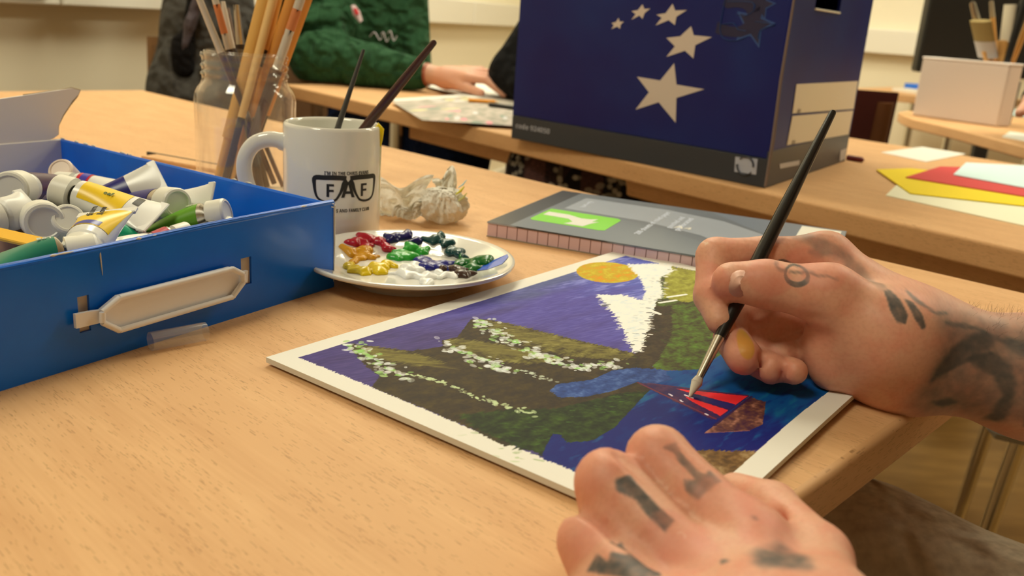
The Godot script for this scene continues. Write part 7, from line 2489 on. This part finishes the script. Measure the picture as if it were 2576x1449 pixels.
	b = B.new()
	var shl := Vector3(0.1099, 1.0212, -2.1400)
	body(b, [[hip + Vector3(0, 0.06, 0), hip + Vector3(-0.01, 0.5, 0.02), 0.145, 0.135, 0.08], [shl, hip + Vector3(0.17, 0.5, 0), 0.07, 0.07, 0.06], [shl, el, 0.068, 0.052, 0.05], [el, el.lerp(wr2, 0.75), 0.050, 0.040, 0.02], [hip + Vector3(0.17, 0.5, 0), hip + Vector3(0.24, 0.24, 0.1), 0.068, 0.055, 0.04]], 0.013, null, null, 0.742)
	put_at("black_top", b, cloth_mat(lin(0.008, 0.008, 0.009), 97), t)
	# skirt: black with white spots and dusty pink stripes
	var si := Image.create(256, 256, false, Image.FORMAT_RGB8)
	si.fill(lin(0.014, 0.012, 0.014))
	var rg := RandomNumberGenerator.new()
	rg.seed = 17
	for y in 256:
		for x in range(0, 256):
			var band := fposmod(x / 256.0 * 2.0, 1.0)
			if band > 0.62 and rg.randf() < 0.75: si.set_pixel(x, y, lin(0.20, 0.09, 0.085).lerp(lin(0.06, 0.03, 0.03), rg.randf()))
	for k in 60:
		var bx := rg.randf() * 0.58 + float(k % 2)
		dab(si, bx * 128.0, rg.randf() * 256, 6.5, 6.5, 0, lin(0.42, 0.40, 0.36))
	var sm := tex_mat(si, 0.95, 0.2)
	sm.uv1_triplanar = true
	sm.uv1_scale = Vector3(5.5, 5.5, 5.5)
	b = B.new()
	var ka := Vector3(0.0804, 0.6618, -1.5200)
	var kb := Vector3(0.1930, 0.6669, -1.4600)
	body(b, [[hip, ka, 0.12, 0.085, 0.06], [hip, kb, 0.12, 0.085, 0.06], [ka, kb, 0.08, 0.08, 0.06], [ka, Vector3(ka.x, 0.3, ka.z + 0.02), 0.085, 0.1, 0.06], [kb, Vector3(kb.x, 0.3, kb.z + 0.02), 0.085, 0.1, 0.06]], 0.014)
	put_at("skirt", b, sm, t)
	b = B.new()
	body(b, [[Vector3(ka.x, 0.34, ka.z), Vector3(ka.x, 0.05, ka.z + 0.02), 0.05, 0.042, 0.02], [Vector3(kb.x, 0.34, kb.z), Vector3(kb.x, 0.05, kb.z + 0.02), 0.05, 0.042, 0.02]], 0.012, null, null, 0.001)
	put_at("boots", b, M.black, t)
	# ---- in dark patterned clothes at the right edge
	hip = Vector3(1.2991, 0.5600, -1.9500)
	f = Vector3(-0.5, 0, 0.86).normalized()
	t = thing("person", "person in dark clothes at the right edge, black trousered legs under the second table", "person", Vector3(hip.x, 0, hip.z))
	head = hip + Vector3(0.02, 0.74, 0.02)
	b = B.new()
	bones = head_bones(head, f)
	bones.append([hip + Vector3(0, 0.1, 0), hip + Vector3(0, 0.5, 0), 0.11, 0.10, 0.06])
	bones.append([hip + Vector3(0, 0.5, 0), head - Vector3(0, 0.12, 0), 0.07, 0.05, 0.04])
	var e3 := Vector3(1.1203, 0.8558, -1.9000)
	var w3 := Vector3(1.0143, 0.8303, -1.8300)
	bones.append([e3, w3, 0.034, 0.024, 0.02])
	body(b, bones, 0.012)
	simple_hand(b, w3, [w3 + Vector3(-0.05, -0.03, 0.13), w3 + Vector3(-0.03, -0.03, 0.14), w3 + Vector3(-0.01, -0.03, 0.14), w3 + Vector3(0.01, -0.03, 0.13), w3 + Vector3(-0.06, -0.02, 0.07)], Vector3(1, 0, 0))
	put_at("body", b, skin, t)
	add_face(t, head, f, lin(0.02, 0.015, 0.012))
	b = B.new()
	body(b, [[hip + Vector3(0, 0.06, 0), hip + Vector3(0, 0.5, 0), 0.15, 0.14, 0.08], [hip + Vector3(-0.15, 0.5, -0.06), hip + Vector3(0.15, 0.5, 0.06), 0.07, 0.07, 0.06], [hip + Vector3(-0.15, 0.5, -0.06), e3, 0.068, 0.055, 0.05], [e3, e3.lerp(w3, 0.7), 0.052, 0.042, 0.02]], 0.013)
	put_at("top", b, cloth_mat(lin(0.014, 0.015, 0.022), 98, 0.5), t)
	b = B.new()
	var q1 := Vector3(1.06, 0.53, -2.24)
	var q2 := Vector3(1.27, 0.53, -2.22)
	body(b, [[hip, q1, 0.10, 0.068, 0.05], [hip, q2, 0.10, 0.068, 0.05], [q1, Vector3(1.0274, 0.3911, -2.3000), 0.066, 0.055, 0.04], [q2, Vector3(1.2459, 0.3636, -2.2600), 0.066, 0.055, 0.04], [Vector3(1.0274, 0.3911, -2.3000), Vector3(1.03, 0.05, -2.30), 0.055, 0.045, 0.04], [Vector3(1.2459, 0.3636, -2.2600), Vector3(1.22, 0.05, -2.27), 0.055, 0.045, 0.04]], 0.013, null, null, 0.001)
	put_at("trousers", b, cloth_mat(lin(0.010, 0.010, 0.011), 99), t)
